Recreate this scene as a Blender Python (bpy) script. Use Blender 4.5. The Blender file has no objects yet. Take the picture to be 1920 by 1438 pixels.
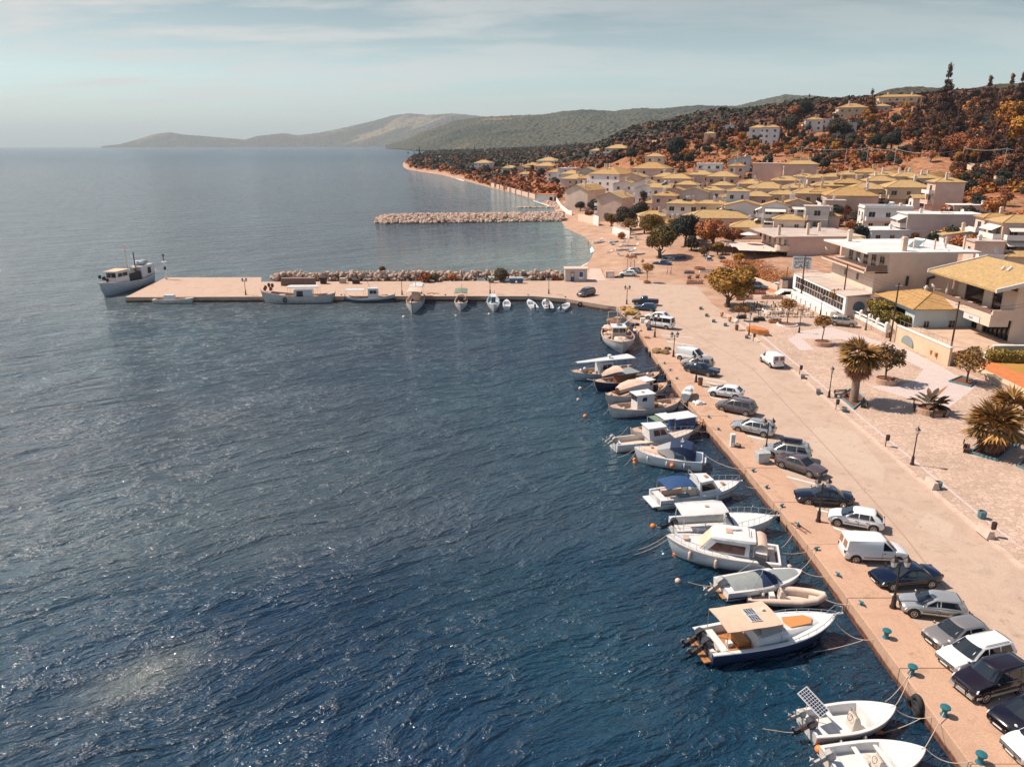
import bpy, bmesh, math, random
import numpy as np
from mathutils import Vector, Matrix, noise as mnoise
random.seed(7)
R=math.radians
sc=bpy.context.scene
COL=sc.collection
# --------- camera
H=30.0;FPX=1400.0;PITCH=math.atan((719-270.5)/FPX);ROLL=R(0.25)
cd=bpy.data.cameras.new('camera');cam=bpy.data.objects.new('camera', cd);COL.objects.link(cam)
cd.sensor_width=36.0;cd.lens=36.0*FPX/1920.0;cd.clip_start=0.5;cd.clip_end=90000
cam.location=(0, 0, H)
cam.rotation_euler=(Matrix.Rotation(R(90)-PITCH, 3, 'X')@Matrix.Rotation(-ROLL, 3, 'Z')).to_euler()
sc.camera=cam
# --------- light
SUN_EL=R(52);SUN_AZ=R(-68)
w=bpy.data.worlds.new('World');sc.world=w;w.use_nodes=True
nt=w.node_tree;nt.nodes.clear()
def N(tree, typ, **kw):
 n=tree.nodes.new(typ)
 for k, v in kw.items():
  if k.startswith('i_'):
   key=k[2:];key=int(key)if key.isdigit()else key
   n.inputs[key].default_value=v
  else:setattr(n, k, v)
 return n
def ramp(tree, stops, fac=None, interp='LINEAR'):
 r=tree.nodes.new('ShaderNodeValToRGB');r.color_ramp.interpolation=interp
 el=r.color_ramp.elements
 while len(el)>1:el.remove(el[-1])
 el[0].position=stops[0][0];el[0].color=(*stops[0][1], 1)
 for p, c in stops[1:]:
  e=el.new(p);e.color=(*c, 1)
 if fac is not None:tree.links.new(fac, r.inputs[0])
 return r
L=nt.links.new
sky=N(nt, 'ShaderNodeTexSky', sky_type='NISHITA', sun_disc=False, sun_elevation=SUN_EL, sun_rotation=SUN_AZ, altitude=30, dust_density=.6, air_density=1.0, ozone_density=1.2)
tc=N(nt, 'ShaderNodeTexCoord');sx=N(nt, 'ShaderNodeSeparateXYZ');L(tc.outputs['Generated'], sx.inputs[0])
grade=ramp(nt, [(0, (.86, 1.04, 1.26)), (.03, (1.0, 1.12, 1.24)), (.08, (1.22, 1.25, 1.20)), (.12, (1.10, 1.07, .94)), (.17, (.95, .89, .74)), (.24, (2.1, 2.2, 2.0)), (.36, (1.9, 2.0, 1.9)), (.47, (.42, .58, .80)), (.62, (.32, .46, .68)), (1, (.28, .40, .64))], sx.outputs[2])
mul=N(nt, 'ShaderNodeMix', data_type='RGBA', blend_type='MULTIPLY', i_0=1.0);L(sky.outputs[0], mul.inputs[6]);L(grade.outputs[0], mul.inputs[7])
zz=N(nt, 'ShaderNodeMath', operation='ADD', i_1=0.11);L(sx.outputs[2], zz.inputs[0])
vd=N(nt, 'ShaderNodeVectorMath', operation='DIVIDE');L(tc.outputs['Generated'], vd.inputs[0])
cx=N(nt, 'ShaderNodeCombineXYZ');
for i in range(3):L(zz.outputs[0], cx.inputs[i])
L(cx.outputs[0], vd.inputs[1])
mp=N(nt, 'ShaderNodeMapping');mp.inputs['Location'].default_value=(3.9, 1.2, 0.0);mp.inputs['Scale'].default_value=(0.36, 0.9, 0.25);L(vd.outputs[0], mp.inputs[0])
n1=N(nt, 'ShaderNodeTexNoise', i_Scale=1.7, i_Detail=10, i_Roughness=0.62, i_Distortion=0.25);L(mp.outputs[0], n1.inputs['Vector'])
cr=ramp(nt, [(0.45, (0, 0, 0)), (0.58, (1, 1, 1))], n1.outputs[0])
zr=ramp(nt, [(0.015, (0, 0, 0)), (0.07, (1, 1, 1))], sx.outputs[2])
xr=ramp(nt, [(0.30, (1, 1, 1)), (0.62, (.32, .32, .32))]);mx=N(nt, 'ShaderNodeMath', operation='MULTIPLY_ADD', i_1=0.5, i_2=0.5);L(sx.outputs[0], mx.inputs[0]);L(mx.outputs[0], xr.inputs[0])
m1=N(nt, 'ShaderNodeMath', operation='MULTIPLY');L(cr.outputs[0], m1.inputs[0]);L(zr.outputs[0], m1.inputs[1])
m2=N(nt, 'ShaderNodeMath', operation='MULTIPLY');L(m1.outputs[0], m2.inputs[0]);L(xr.outputs[0], m2.inputs[1])
m3=N(nt, 'ShaderNodeMath', operation='MULTIPLY', i_1=0.85);L(m2.outputs[0], m3.inputs[0])
cl=N(nt, 'ShaderNodeMix', data_type='RGBA', blend_type='MIX');L(m3.outputs[0], cl.inputs[0]);L(mul.outputs[2], cl.inputs[6]);cl.inputs[7].default_value=(7.7, 7.6, 7.4, 1)
bg=N(nt, 'ShaderNodeBackground', i_Strength=0.068);L(cl.outputs[2], bg.inputs[0])
wo=N(nt, 'ShaderNodeOutputWorld');L(bg.outputs[0], wo.inputs[0])
sl=bpy.data.lights.new('sun', 'SUN');sun=bpy.data.objects.new('sun', sl);COL.objects.link(sun)
sl.energy=4.6;sl.angle=R(0.5);sl.color=(1.0, 0.85, 0.72)
sd=Vector((math.sin(SUN_AZ)*math.cos(SUN_EL), math.cos(SUN_AZ)*math.cos(SUN_EL), math.sin(SUN_EL)))
sun.rotation_euler=sd.to_track_quat('Z', 'Y').to_euler();sun.location=(0, 0, 120)
sc.view_settings.view_transform='Standard';sc.view_settings.look='None';sc.view_settings.gamma=1;sc.view_settings.exposure=0.54
sc.cycles.max_bounces=6;sc.cycles.diffuse_bounces=2;sc.cycles.glossy_bounces=3;sc.cycles.transmission_bounces=4;sc.cycles.transparent_max_bounces=8
sc.cycles.sample_clamp_indirect=4.0
# --------- helpers
def ray(px, py):
 x=px-960;y=719-py;c, s=math.cos(ROLL), math.sin(ROLL)
 x, y=x*c+y*s, -x*s+y*c
 return(x, FPX*math.cos(PITCH)+y*math.sin(PITCH), y*math.cos(PITCH)-FPX*math.sin(PITCH))
def g(px, py, z=1.0):
 d=ray(px, py);t=(z-H)/d[2]
 return Vector((d[0]*t, d[1]*t, z))
def ray_at(px, py, Y):
 d=ray(px, py);t=Y/d[1]
 return Vector((d[0]*t, Y, H+d[2]*t))
def mat(name, col, rough=.7, var=0.0, scale=1.0, bump=0.0, bscale=None, metal=0.0, col2=None, detail=5, spec=None, coord='Object', extra=None, trans=0, alpha=None, coat=0):
 m=bpy.data.materials.new(name);m.use_nodes=True;t=m.node_tree;b=t.nodes['Principled BSDF']
 b.inputs['Base Color'].default_value=(*col, 1);b.inputs['Roughness'].default_value=rough;b.inputs['Metallic'].default_value=metal
 if spec is not None:b.inputs['Specular IOR Level'].default_value=spec
 if coat:b.inputs['Coat Weight'].default_value=coat;b.inputs['Coat Roughness'].default_value=0.06
 if trans:b.inputs['Transmission Weight'].default_value=trans
 if var or col2 or bump:
  c=N(t, 'ShaderNodeTexCoord');out=c.outputs[coord]if coord!='World' else N(t, 'ShaderNodeNewGeometry').outputs['Position']
  if var or col2:
   n=N(t, 'ShaderNodeTexNoise', i_Scale=scale, i_Detail=detail, i_Roughness=.6);t.links.new(out, n.inputs['Vector'])
   if col2:a, d=col, col2
   else:a=tuple(min(1, v*(1+var))for v in col);d=tuple(v*(1-var)for v in col)
   r=ramp(t, [(.33, a), (.67, d)], n.outputs[0]);t.links.new(r.outputs[0], b.inputs['Base Color'])
  if bump:
   n=N(t, 'ShaderNodeTexNoise', i_Scale=bscale or scale*4, i_Detail=4);t.links.new(out, n.inputs['Vector'])
   bp=N(t, 'ShaderNodeBump', i_Strength=bump, i_Distance=.05);t.links.new(n.outputs[0], bp.inputs['Height']);t.links.new(bp.outputs[0], b.inputs['Normal'])
 return m
class MB:
 """collects faces; build() links them as one mesh object"""
 def __init__(s):s.v=[];s.f=[];s.mi=[];s.m=0;s.T=None
 def vert(s, p):
  p=Vector(p)
  if s.T is not None:p=s.T@p
  s.v.append((p.x, p.y, p.z));return len(s.v)-1
 def face(s, ids):s.f.append(tuple(ids));s.mi.append(s.m)
 def poly(s, pts):s.face([s.vert(p)for p in pts])
 def hexa(s, a, b):
  """a: 4 bottom pts ccw, b: 4 top pts"""
  i=[s.vert(p)for p in list(a)+list(b)]
  for q in((3, 2, 1, 0), (4, 5, 6, 7), (0, 1, 5, 4), (1, 2, 6, 5), (2, 3, 7, 6), (3, 0, 4, 7)):s.face([i[k]for k in q])
 def box(s, x0, x1, y0, y1, z0, z1):
  s.hexa([(x0, y0, z0), (x1, y0, z0), (x1, y1, z0), (x0, y1, z0)], [(x0, y0, z1), (x1, y0, z1), (x1, y1, z1), (x0, y1, z1)])
 def cbox(s, c, sx, sy, sz, rz=0):
  old=s.T;M=Matrix.Translation(c)@Matrix.Rotation(rz, 4, 'Z');s.T=M if old is None else old@M
  s.box(-sx/2, sx/2, -sy/2, sy/2, -sz/2, sz/2);s.T=old
 def prism(s, pts, z0, z1):
  n=len(pts);a=[s.vert((p[0], p[1], z0))for p in pts];b=[s.vert((p[0], p[1], z1))for p in pts]
  s.face(a[::-1]);s.face(b)
  for i in range(n):j=(i+1)%n;s.face((a[i], a[j], b[j], b[i]))
 def loft(s, rings, closed=True, cap0=True, cap1=True):
  ids=[[s.vert(p)for p in r]for r in rings];n=len(ids[0])
  for a, b in zip(ids[:-1], ids[1:]):
   for i in range(n if closed else n-1):
    j=(i+1)%n;s.face((a[i], a[j], b[j], b[i]))
  if cap0:s.face(ids[0][::-1])
  if cap1:s.face(ids[-1])
 def tube(s, pts, r, n=6, r1=None, cap=True):
  pts=[Vector(p)for p in pts];rings=[];up=None
  for i, p in enumerate(pts):
   d=(pts[min(i+1, len(pts)-1)]-pts[max(i-1, 0)]).normalized()
   if up is None:up=d.orthogonal().normalized()
   else:up=(up-d*up.dot(d)).normalized()if(up-d*up.dot(d)).length>1e-4 else d.orthogonal().normalized()
   sd_=d.cross(up);k=i/max(1, len(pts)-1);rr=r if r1 is None else r+(r1-r)*k
   if isinstance(r, (list, tuple)):rr=r[i]
   rings.append([p+(up*math.cos(2*math.pi*a/n)+sd_*math.sin(2*math.pi*a/n))*rr for a in range(n)])
  s.loft(rings, True, cap, cap)
 def lathe(s, prof, c=(0, 0, 0), n=12, sx=1, sy=1):
  rings=[[(c[0]+math.cos(2*math.pi*a/n)*r*sx, c[1]+math.sin(2*math.pi*a/n)*r*sy, c[2]+z)for a in range(n)]for r, z in prof]
  s.loft(rings)
 def disc(s, c, ax, r, t, n=14):
  c=Vector(c);ax=Vector(ax).normalized();s.tube([c-ax*t/2, c+ax*t/2], r, n)
 def ball(s, c, r, n=8, m=6, sz=1):
  s.lathe([(r*math.sin(math.pi*k/m)+1e-4, -r*sz*math.cos(math.pi*k/m))for k in range(m+1)], c, n)
 def blob(s, c, r, seed=0, sub=1, amp=.25, sz=1.0):
  bm=bmesh.new();bmesh.ops.create_icosphere(bm, subdivisions=sub, radius=1);off=Vector((seed*7.1, seed*3.3, 0));base=len(s.v)
  rr=r if isinstance(r, (tuple, list))else(r, r, r*sz)
  for v in bm.verts:
   k=1+amp*mnoise.noise(v.co*1.7+off)*2;s.vert((c[0]+v.co.x*rr[0]*k, c[1]+v.co.y*rr[1]*k, c[2]+v.co.z*rr[2]*k))
  for f in bm.faces:s.face([base+v.index for v in f.verts])
  bm.free()
 def mesh(s, name, mats, smooth=False, angle=38):
  me=bpy.data.meshes.new(name);me.from_pydata(s.v, [], s.f)
  mats=mats if isinstance(mats, (list, tuple))else[mats]
  for m in mats:me.materials.append(m)
  if len(mats)>1:me.polygons.foreach_set('material_index', [min(i, len(mats)-1)for i in s.mi])
  if smooth:
   bm=bmesh.new();bm.from_mesh(me);bmesh.ops.remove_doubles(bm, verts=bm.verts, dist=1e-4);bmesh.ops.recalc_face_normals(bm, faces=bm.faces)
   for f in bm.faces:f.smooth=True
   a=R(angle)
   for e in bm.edges:
    if len(e.link_faces)!=2 or e.calc_face_angle(0)>a:e.smooth=False
   bm.to_mesh(me);bm.free()
  me.update();return me
 def build(s, name, mats, parent=None, smooth=False, angle=38, bev=0, loc=None):
  o=bpy.data.objects.new(name, s.mesh(name, mats, smooth, angle));COL.objects.link(o)
  if parent is not None:o.parent=parent
  if loc is not None:o.location=loc
  if bev:
   b=o.modifiers.new('bevel', 'BEVEL');b.width=bev;b.segments=2;b.limit_method='ANGLE'
  return o
def tag(o, label=None, cat=None, group=None, kind=None):
 if label:o['label']=label
 if cat:o['category']=cat
 if group:o['group']=group
 if kind:o['kind']=kind
 return o
def empty(name, loc=(0, 0, 0), rz=0, label=None, cat=None, group=None, sc_=1):
 o=bpy.data.objects.new(name, None);COL.objects.link(o);o.location=loc;o.rotation_euler=(0, 0, rz);o.empty_display_size=.3
 if sc_!=1:o.scale=(sc_, )*3
 return tag(o, label, cat, group)
def inst(name, me, parent=None, loc=(0, 0, 0), rz=0, s=None):
 o=bpy.data.objects.new(name, me);COL.objects.link(o);o.location=loc;o.rotation_euler=(0, 0, rz)
 if s is not None:o.scale=s if isinstance(s, (tuple, list))else(s, s, s)
 if parent is not None:o.parent=parent
 return o
def copy_tree(o, parent=None):
 c=o.copy();COL.objects.link(c);c.parent=parent
 for ch in list(o.children):copy_tree(ch, c)
 return c
def place(o, loc, rz=0, s=None):
 o.location=loc;o.rotation_euler=(0, 0, rz)
 if s:o.scale=s if isinstance(s, (tuple, list))else(s, s, s)
 return o
def heading(a, b):return math.atan2(b[1]-a[1], b[0]-a[0])
# --------- coast, terrain
def P2(px, py, z=0.0):v=g(px, py, z);return(v.x, v.y)
COAST=[(24, -60), (24, 128), (22, 150)]+[P2(*q)for q in[(1062, 524), (1092, 505), (1109, 485), (1115, 466), (1100, 446), (1062, 428), (1048, 408), (1040, 391), (1010, 377), (960, 362), (905, 348), (868, 338), (830, 328), (790, 322), (762, 317), (758, 309), (763, 300)]]
COAST+=[(-260, 2300), (-400, 3600), (-300, 9000), (9000, 9000), (9000, -60)]
CP=np.array(COAST)
def coast_sd(X, Y):
 X=np.asarray(X, float);Y=np.asarray(Y, float);d=np.full(X.shape, 1e9);ins=np.zeros(X.shape, bool)
 n=len(CP)
 for i in range(n):
  x1, y1=CP[i];x2, y2=CP[(i+1)%n]
  if i<n-4:
   dx, dy=x2-x1, y2-y1;t=np.clip(((X-x1)*dx+(Y-y1)*dy)/(dx*dx+dy*dy), 0, 1)
   d=np.minimum(d, np.hypot(X-x1-t*dx, Y-y1-t*dy))
  c=(y1>Y)!=(y2>Y);xi=(x2-x1)*(Y-y1)/(y2-y1 if y2!=y1 else 1e-9)+x1
  ins^=c&(X<xi)
 return np.where(ins, d, -d)
COLS={740:[(900, 3.0, 'z'), (1700, 5, 'z'), (2600, 6, 'z')], 900:[(500, 2.5, 'z'), (620, 3, 'z'), (800, 5, 'z'), (1400, 9, 'z'), (2600, 12, 'z')], 1000:[(400, 2, 'z'), (460, 4, 'z'), (800, 9, 'z'), (1600, 15, 'z'), (2600, 18, 'z')], 1100:[(200, 1.2, 'z'), (300, 2.2, 'z'), (330, 4, 'z'), (410, 6.5, 'z'), (560, 13, 'z'), (800, 18, 'z'), (1400, 23, 'z'), (2600, 26, 'z')], 1200:[(190, 1.2, 'z'), (240, 430), (290, 400), (340, 370), (390, 345), (430, 320), (470, 300), (560, 279), (750, 255), (900, 240), (1150, 42, 'z'), (2600, 40, 'z')], 1350:[(186, 1.3, 'z'), (224, 440), (268, 400), (305, 370), (350, 345), (390, 320), (430, 300), (470, 279), (560, 250), (700, 227), (820, 212), (1050, 58, 'z'), (2600, 50, 'z')], 1500:[(160, 1.1, 'z'), (172, 500), (210, 450), (245, 410), (280, 380), (318, 350), (345, 330), (370, 310), (410, 280), (460, 250), (540, 222), (680, 198), (900, 60, 'z'), (2600, 55, 'z')], 1650:[(134, 1.1, 'z'), (157, 520), (195, 460), (225, 420), (255, 385), (292, 350), (325, 320), (365, 290), (420, 250), (490, 216), (590, 189), (800, 62, 'z'), (2600, 60, 'z')], 1800:[(118, 1.1, 'z'), (134, 560), (172, 480), (197, 440), (233, 390), (262, 366), (290, 340), (315, 310), (350, 280), (400, 240), (460, 206), (540, 181), (760, 66, 'z'), (2600, 62, 'z')], 1920:[(100, 1.1, 'z'), (129, 560), (155, 500), (187, 430), (220, 385), (262, 340), (300, 300), (340, 262), (400, 216), (470, 186), (700, 64, 'z'), (2600, 62, 'z')], 2250:[(90, 1.1, 'z'), (125, 3, 'z'), (180, 8, 'z'), (250, 17, 'z'), (330, 32, 'z'), (400, 46, 'z'), (500, 64, 'z'), (700, 70, 'z'), (2600, 66, 'z')]}
CA=[];CZ=[]
YG=np.concatenate([np.arange(40, 700, 6.0), np.geomspace(700, 2600, 70)])
for px, rows in sorted(COLS.items()):
 ys=[0.];zs=[0.9]
 for r_ in rows:
  z=r_[1]if len(r_)==3 else ray_at(px, r_[1], r_[0]).z
  ys.append(r_[0]);zs.append(z)
 ys=[0., rows[0][0]*.8]+ys[1:];zs=[0.9, 0.9]+zs[1:]
 CA.append((px-960)/FPX*math.cos(PITCH));zz_=np.interp(YG, ys, zs)
 k=np.ones(5)/5;zp=np.pad(zz_, 2, mode='edge');zz_=np.convolve(zp, k, 'valid');CZ.append(zz_)
CA=np.array(CA);CZ=np.array(CZ)
def prof(X, Y):
 X=np.asarray(X, float);Y=np.asarray(Y, float);a=X/np.maximum(Y, 30)
 ci=np.clip(np.searchsorted(CA, a)-1, 0, len(CA)-2);t=np.clip((a-CA[ci])/(CA[ci+1]-CA[ci]), 0, 1);t=t*t*(3-2*t)*.5+t*.5
 yi=np.clip(np.searchsorted(YG, Y)-1, 0, len(YG)-2);u=np.clip((Y-YG[yi])/(YG[yi+1]-YG[yi]), 0, 1)
 A=CZ[ci, yi]*(1-u)+CZ[ci, yi+1]*u;B=CZ[ci+1, yi]*(1-u)+CZ[ci+1, yi+1]*u
 return A*(1-t)+B*t
def bumps(X, Y, Z):
 k=np.clip((np.asarray(Z)-8)/20, 0, 1)
 return k*(1.3*np.sin(X*.045+1.3*np.sin(Y*.031))*np.cos(Y*.05+X*.012)+.7*np.sin(X*.13+Y*.07)*np.sin(Y*.11-X*.05))
def T(X, Y):
 X=np.asarray(X, float);Y=np.asarray(Y, float);z=prof(X, Y);d=coast_sd(X, Y);z=z+bumps(X, Y, z)
 land=np.minimum(z, np.where(Y>700, 0.35, 0.085)*d+np.maximum(0, d-22)**2*.02)
 land=np.where((d>0)&(land<z), np.minimum(z, land), z)
 return np.where(d>0, land, np.maximum(-4, d*.05))
def tz(x, y):return float(T(np.array([x]), np.array([y]))[0])
def at(px, py, h=0.0):
 """point where the picture ray comes within h of the ground"""
 d=ray(px, py);ts=np.concatenate([np.arange(60, 700, 1.5), np.geomspace(700, 2600, 200)])/d[1]
 X=d[0]*ts;Y=d[1]*ts;Z=H+d[2]*ts;dz=Z-T(X, Y)-h
 i=int(np.argmax(dz<0));
 if dz[i]>=0:i=len(ts)-1
 if i>0 and dz[i-1]>0:
  k=dz[i-1]/(dz[i-1]-dz[i]);t=ts[i-1]+(ts[i]-ts[i-1])*k
 else:t=ts[i]
 x, y=d[0]*t, d[1]*t
 return Vector((x, y, H+d[2]*t-h))
def terrain_mat():
 m=bpy.data.materials.new('terrain');m.use_nodes=True;t=m.node_tree;b=t.nodes['Principled BSDF'];b.inputs['Roughness'].default_value=.95;b.inputs['Specular IOR Level'].default_value=.1
 ge=N(t, 'ShaderNodeNewGeometry');P=ge.outputs['Position']
 a=N(t, 'ShaderNodeTexNoise', i_Scale=.035, i_Detail=8, i_Roughness=.65);t.links.new(P, a.inputs['Vector'])
 r=ramp(t, [(.36, (.17, .075, .038)), (.47, (.34, .15, .075)), (.56, (.42, .22, .13)), (.66, (.16, .12, .045))], a.outputs[0])
 c=N(t, 'ShaderNodeTexNoise', i_Scale=.5, i_Detail=8, i_Roughness=.7);t.links.new(P, c.inputs['Vector'])
 r2=ramp(t, [(.35, (.45, .42, .4)), (.62, (1.15, 1.1, 1.05))], c.outputs[0])
 mu=N(t, 'ShaderNodeMix', data_type='RGBA', blend_type='MULTIPLY', i_0=1.0);t.links.new(r.outputs[0], mu.inputs[6]);t.links.new(r2.outputs[0], mu.inputs[7])
 at_=N(t, 'ShaderNodeAttribute', attribute_name='sand')
 s2=N(t, 'ShaderNodeTexNoise', i_Scale=.25, i_Detail=6);t.links.new(P, s2.inputs['Vector']);rs=ramp(t, [(.3, (.36, .22, .15)), (.7, (.50, .34, .25))], s2.outputs[0])
 mx_=N(t, 'ShaderNodeMix', data_type='RGBA');t.links.new(at_.outputs['Fac'], mx_.inputs[0]);t.links.new(mu.outputs[2], mx_.inputs[6]);t.links.new(rs.outputs[0], mx_.inputs[7])
 t.links.new(mx_.outputs[2], b.inputs['Base Color'])
 bp=N(t, 'ShaderNodeBump', i_Strength=.6, i_Distance=.6);t.links.new(c.outputs[0], bp.inputs['Height']);t.links.new(bp.outputs[0], b.inputs['Normal'])
 return m
M_TERR=terrain_mat()
aa=np.linspace(CA[0]-.12, CA[-1]+.25, 260);yy=np.concatenate([np.linspace(45, 700, 300), np.geomspace(703, 2600, 60)])
AA, YY=np.meshgrid(aa, yy);XX=AA*YY;ZZ=T(XX, YY);SD=coast_sd(XX, YY)
ny, nx=XX.shape
idx=np.arange(ny*nx).reshape(ny, nx)
F=np.stack([idx[:-1, :-1], idx[:-1, 1:], idx[1:, 1:], idx[1:, :-1]], -1).reshape(-1, 4)
keep=ZZ.reshape(-1)[F].max(1)>-3.5;F=F[keep]
me=bpy.data.meshes.new('terrain');me.from_pydata(np.stack([XX, YY, ZZ], -1).reshape(-1, 3).tolist(), [], F.tolist())
me.materials.append(M_TERR);me.polygons.foreach_set('use_smooth', [True]*len(me.polygons))
at_=me.attributes.new('sand', 'FLOAT', 'POINT')
town=np.clip((8.5-ZZ)/3, 0, 1)*np.clip((420-YY)/60, 0, 1)*.7
at_.data.foreach_set('value', np.maximum(np.clip(1-(SD-np.where(YY>330, 2, 20))/9, 0, 1), town).reshape(-1).astype(np.float32))
ter=bpy.data.objects.new('terrain', me);COL.objects.link(ter);tag(ter, kind='structure')
# --------- far hills
def hill_mat(name, c1, c2, c3, sc1, sc2, bare, bdist):
 m=bpy.data.materials.new(name);m.use_nodes=True;t=m.node_tree;b=t.nodes['Principled BSDF'];b.inputs['Roughness'].default_value=1;b.inputs['Specular IOR Level'].default_value=0
 P=N(t, 'ShaderNodeNewGeometry').outputs['Position']
 a=N(t, 'ShaderNodeTexNoise', i_Scale=sc1, i_Detail=10, i_Roughness=.62);t.links.new(P, a.inputs['Vector'])
 r=ramp(t, [(.30, c1), (.50, c2), (bare, c2), (bare+.05, c3)], a.outputs[0])
 v=N(t, 'ShaderNodeTexVoronoi', i_Scale=sc2);t.links.new(P, v.inputs['Vector'])
 rv=ramp(t, [(0, (1.25, 1.2, 1.1)), (.55, (.75, .78, .8)), (1, (.35, .4, .45))], v.outputs['Distance'])
 mu=N(t, 'ShaderNodeMix', data_type='RGBA', blend_type='MULTIPLY', i_0=.8);t.links.new(r.outputs[0], mu.inputs[6]);t.links.new(rv.outputs[0], mu.inputs[7]);t.links.new(mu.outputs[2], b.inputs['Base Color'])
 bp=N(t, 'ShaderNodeBump', i_Strength=1.0, i_Distance=bdist*1.6);bp.invert=True;t.links.new(v.outputs['Distance'], bp.inputs['Height']);t.links.new(bp.outputs[0], b.inputs['Normal'])
 return m
def hills(name, ridge, Yr, Yb, zb, m, amp, nrow=70, ncol=420, seed=0., back=1.25):
 px=np.linspace(ridge[0][0], ridge[-1][0], ncol);py=np.interp(px, [q[0]for q in ridge], [q[1]for q in ridge])
 yr=np.interp(px, *zip(*Yr));yb=np.interp(px, *zip(*Yb));V=[]
 ts=np.concatenate([np.linspace(0, 1, nrow), np.linspace(1.05, back, 4)])
 for j, t in enumerate(ts):
  for i in range(ncol):
   R_=ray_at(px[i], py[i], yr[i]);Y=yb[i]+(yr[i]-yb[i])*t;x=R_.x/R_.y*Y
   e=t**.85 if t<=1 else 1-(t-1)*1.4
   z=zb+(R_.z-zb)*e
   nn=mnoise.fractal(Vector((x, Y, seed))/(amp*9), 1.0, 2.1, 5)*amp*(min(R_.z, 150)/160)*.7
   wv=math.sin(math.pi*min(1, t))if t<1 else 0
   z+=nn*wv*1.2+(mnoise.noise(Vector((x, Y, 9))/(amp*1.2))*amp*.10)+mnoise.noise(Vector((x, Y, 5))/(amp*.35))*amp*.07
   V.append((x, Y, max(z, -1)))
 rows=len(ts);Fh=[(j*ncol+i, j*ncol+i+1, (j+1)*ncol+i+1, (j+1)*ncol+i)for j in range(rows-1)for i in range(ncol-1)]
 me=bpy.data.meshes.new(name);me.from_pydata(V, [], Fh);me.materials.append(m);me.polygons.foreach_set('use_smooth', [True]*len(Fh))
 o=bpy.data.objects.new(name, me);COL.objects.link(o);tag(o, kind='structure');return o
M_H1=hill_mat('far_hill', (.085, .090, .080), (.13, .125, .105), (.26, .22, .16), .0009, .022, .56, 18)
M_H2=hill_mat('mid_hill', (.050, .064, .060), (.105, .108, .085), (.26, .19, .12), .0022, .055, .62, 8)
M_H3=hill_mat('near_hill', (.060, .062, .052), (.085, .075, .055), (.32, .18, .10), .006, .10, .56, 5)
hills('far_hills', [(190, 274.6), (225, 271), (258, 262), (288, 252), (318, 248), (345, 253), (400, 257), (460, 262), (480, 256), (530, 250), (560, 254), (600, 249), (650, 239), (700, 227), (740, 216), (770, 213), (800, 216), (850, 213), (900, 218), (960, 222)], [(190, 14500), (700, 12500), (960, 9500)], [(190, 13500), (600, 11000), (780, 9000), (960, 6500)], 0, M_H1, 60)
hills('hills', [(722, 273), (750, 266), (790, 249), (850, 227), (900, 220), (960, 217), (1020, 215), (1060, 209), (1090, 206), (1150, 209), (1200, 203), (1240, 204), (1300, 198), (1380, 200), (1420, 190), (1470, 178), (1530, 180), (1560, 184), (1600, 182), (1700, 180), (1960, 180)], [(722, 6500), (1000, 4500), (1450, 3300), (1960, 2600)], [(722, 6000), (780, 3600), (900, 2700), (1450, 1700), (1960, 1400)], 5, M_H2, 45, seed=4.)
hills('hill_ridge', [(1600, 190), (1640, 176), (1670, 166), (1700, 163), (1730, 163), (1765, 166), (1800, 170), (1830, 166), (1870, 158), (1920, 155), (2050, 150)], [(1600, 1500), (2050, 1200)], [(1600, 900), (2050, 760)], 50, M_H3, 18, nrow=40, ncol=200, seed=9.)
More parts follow.
